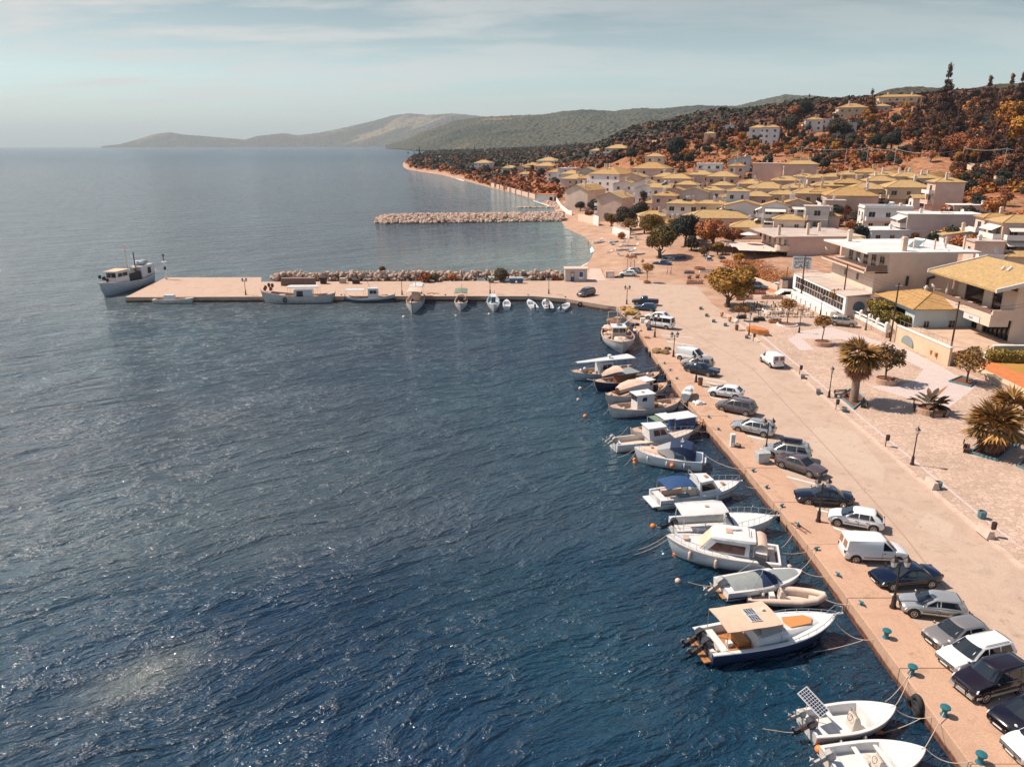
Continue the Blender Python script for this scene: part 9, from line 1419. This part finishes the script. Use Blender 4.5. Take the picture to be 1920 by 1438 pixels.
while cntr<295:
 u=rnd.random();x=lx+(hx-lx)*u;v=rnd.random();y=yb+.7+v*6.0;zc=1.2+1.3*math.sin(math.pi*min(1, v*1.15+.12))-max(0, v-.55)*3.0;tap=min(1, u*14+.3);zc=1.0+(zc-1.0)*tap
 o=inst('rock', rnd.choice(RK), None, (x, y, zc), 0, rnd.uniform(.42, .85)*(1.15 if v>.5 else 1));o.rotation_euler=(rnd.uniform(0, 6), rnd.uniform(0, 6), rnd.uniform(0, 6));tag(o, 'pale angular boulder in the rock armour behind the pier', 'rock', 'boulders behind the pier');cntr+=1
def rock_mass(name, n, fn, seed, r0=.6, r1=1.2):
 rnd=random.Random(seed);b=MB();base=[rocks_m(50+k)for k in range(10)]
 for k in range(n):
  x, y, z=fn(rnd);s_=rnd.uniform(r0, r1);src=rnd.choice(base);M=Matrix.Translation((x, y, z))@Matrix.Rotation(rnd.uniform(0, 6), 4, 'Z')@Matrix.Rotation(rnd.uniform(0, 6), 4, 'X')@Matrix.Scale(s_, 4);off=len(b.v)
  for v in src.v:q=M@Vector(v);b.v.append((q.x, q.y, q.z))
  for f in src.f:b.f.append(tuple(i+off for i in f));b.mi.append(0)
 o=b.build(name, M_ROCK);tag(o, kind='stuff');return o
def pierfill(r):v=r.random();u=r.random();return(lx+1+(hx-lx-1)*u, yb+1.2+v*6.5, 1.0+.9*math.sin(math.pi*min(1, v+.1))-max(0, v-.5)*3.4)
rock_mass('rock_fill', 420, pierfill, 5, .5, .8)
a_, c_2=g(706, 417, 0), g(1056, 412, 0)
def bw(r):u=r.random();v=r.uniform(-1, 1);w_=8.0*min(1, (u*12+.35));return(a_.x+(c_2.x-a_.x)*u, a_.y+(c_2.y-a_.y)*u+v*w_, .2+2.6*(1-abs(v)**1.4)*min(1, u*15+.4))
rock_mass('breakwater_rocks', 2500, bw, 6, .5, 1.15)
def shore(r):k=r.randrange(len(SHP)-1);t=r.random();p=SHP[k].lerp(SHP[k+1], t);return(p.x+r.uniform(-1, 2.5), p.y+r.uniform(-1.5, 3), r.uniform(.1, .5))
SHP=[g(*q, 0)for q in((925, 350), (960, 360), (1000, 372), (1030, 381), (1045, 392))]
rock_mass('shore_rocks', 260, shore, 7, .5, 1.3)
rock_mass('groyne_rocks', 90, lambda r:(lambda u:(g(965, 391, 0).x*(1-u)+g(1045, 389, 0).x*u, g(1000, 390, 0).y+r.uniform(-1.2, 1.2), .1))(r.random()), 8, .6, 1.1)
e=empty('sea_wall', (0, 0, 0), 0, 'buttressed pale sea wall below the shore houses', 'wall');W_=[g(*q, 0.2)for q in((920, 350), (945, 356), (975, 366), (1005, 374))]
for p, q in zip(W_[:-1], W_[1:]):mk('wall_section', W_PINK, e, lambda b:b.hexa([p, q, q+Vector((.8, 1.5, 0)), p+Vector((.8, 1.5, 0))], [v+Vector((0, 0, 2.4))for v in(p, q, q+Vector((.8, 1.5, 0)), p+Vector((.8, 1.5, 0)))]))
for k in range(9):p=W_[0].lerp(W_[3], k/8);mk('buttress', W_PINK, e, lambda b:b.cbox((p.x-.2, p.y-.3, 1.7), .9, 1.0, 3.5))
e=empty('beach_building', g(1022, 378, .3), R(-20), 'low white boathouse with orange roof at the back of the beach', 'building');mk('wall', W_WHITE, e, lambda b:b.box(-5, 5, 0, 6, -1, 3.6));mk('roof', M_ORANGE, e, lambda b:b.box(-5.2, 5.2, -.2, 6.2, 3.602, 3.8));mk('doorway', M_DARKIN, e, lambda b:b.box(2.5, 4.2, -.02, .01, 0, 2.4))
for pts, h_, m, lab in((((1042, 376), (1052, 392), (1064, 402), (1072, 404)), 1.8, W_WHITE, 'curved white promenade wall beside the beach'), (((1084, 414), (1112, 420)), 2.6, W_CREAM, 'cream terrace wall at the back of the beach'), (((1112, 421), (1122, 424)), 3.4, W_WHITE, 'white square wall end at the back of the beach'), (((1148, 438), (1180, 448)), 2.2, W_WHITE, 'white parapet wall left of the plane tree'), (((1150, 432), (1182, 437)), 2.6, W_PINK, 'pinkish wall above the white parapet')):
 e=empty('beach_wall', (0, 0, 0), 0, lab, 'wall', 'walls behind the beach');P_=[at(*q)for q in pts]
 for p, q in zip(P_[:-1], P_[1:]):mk('wall', m, e, lambda b:b.hexa([p-Vector((0, 0, .5)), q-Vector((0, 0, .5)), q+Vector((.3, .5, -.5)), p+Vector((.3, .5, -.5))], [v+Vector((0, 0, h_))for v in(p, q, q+Vector((.3, .5, 0)), p+Vector((.3, .5, 0)))]))
for px, py, rz, lab in((1122, 456, .3, 'pale kayak on the sand'), (1150, 455, .6, 'white boat hull on the sand by the rocks'), (1166, 470, .2, 'white dinghy pulled up behind the saplings'), (1178, 462, -.4, 'pale board lying among beach chairs'), (1195, 478, .1, 'white hull next to the parked cars')):
 v=at(px, py);o=empty('beached_boat', (v.x, v.y, v.z+.1), rz, lab, 'boat', 'boats on the beach');mk('hull', M_GEL, o, lambda b:b.loft([[(x, -w_, .45), (x, -w_*.6, .05), (x, w_*.6, .05), (x, w_, .45)]for x, w_ in((-2, .5), (-.8, .75), (.6, .7), (1.6, .4), (2.2, .03))]));mk('thwart', M_WOOD, o, lambda b:b.box(-.3, 0, -.6, .6, .452, .5))
rnd=random.Random(31)
for k in range(16):
 v=at(rnd.uniform(1126, 1196), rnd.uniform(447, 482));o=empty('sun_lounger', (v.x, v.y, v.z), rnd.uniform(0, 3), f'{("grey" if k % 2 else "cream")} beach lounger among the clutter below the white parapet', 'lounger', 'loungers on the beach');mk('bed', M_GREYC if k%2 else M_GEL2, o, lambda b:b.box(-.9, .5, -.33, .33, .28, .34));mk('backrest', M_GREYC if k%2 else M_GEL2, o, lambda b:b.hexa([(.5, -.33, .3), (.55, -.33, .28), (.55, .33, .28), (.5, .33, .3)], [(1.0, -.33, .75), (1.05, -.33, .72), (1.05, .33, .72), (1.0, .33, .75)]));mk('legs', M_LAMP, o, lambda b:b.box(-.7, .4, -.3, .3, 0, .05))
M_FOAM=mat('foam', (.82, .80, .78), .9)
b=MB();rnd=random.Random(77)
for pts in(((1118, 462), (1122, 470), (1116, 475), (1114, 468)), ((1136, 474), (1122, 482), (1121, 483), (1133, 475)), ((1111, 492), (1098, 499), (1099, 500), (1110, 494)), ((1081, 431), (1093, 435), (1092, 436), (1080, 432)), ((1106, 441), (1126, 448), (1124, 449), (1106, 442)), ((770, 318), (800, 323), (800, 324), (770, 319)), ((840, 330), (870, 339), (869, 340), (840, 331)), ((1000, 376), (1030, 386), (1029, 387), (1000, 377))):b.poly([g(x-(8 if x>1080 and y>445 else 0), y, .035)for x, y in pts])
o=b.build('surf_foam', M_FOAM);tag(o, kind='stuff')
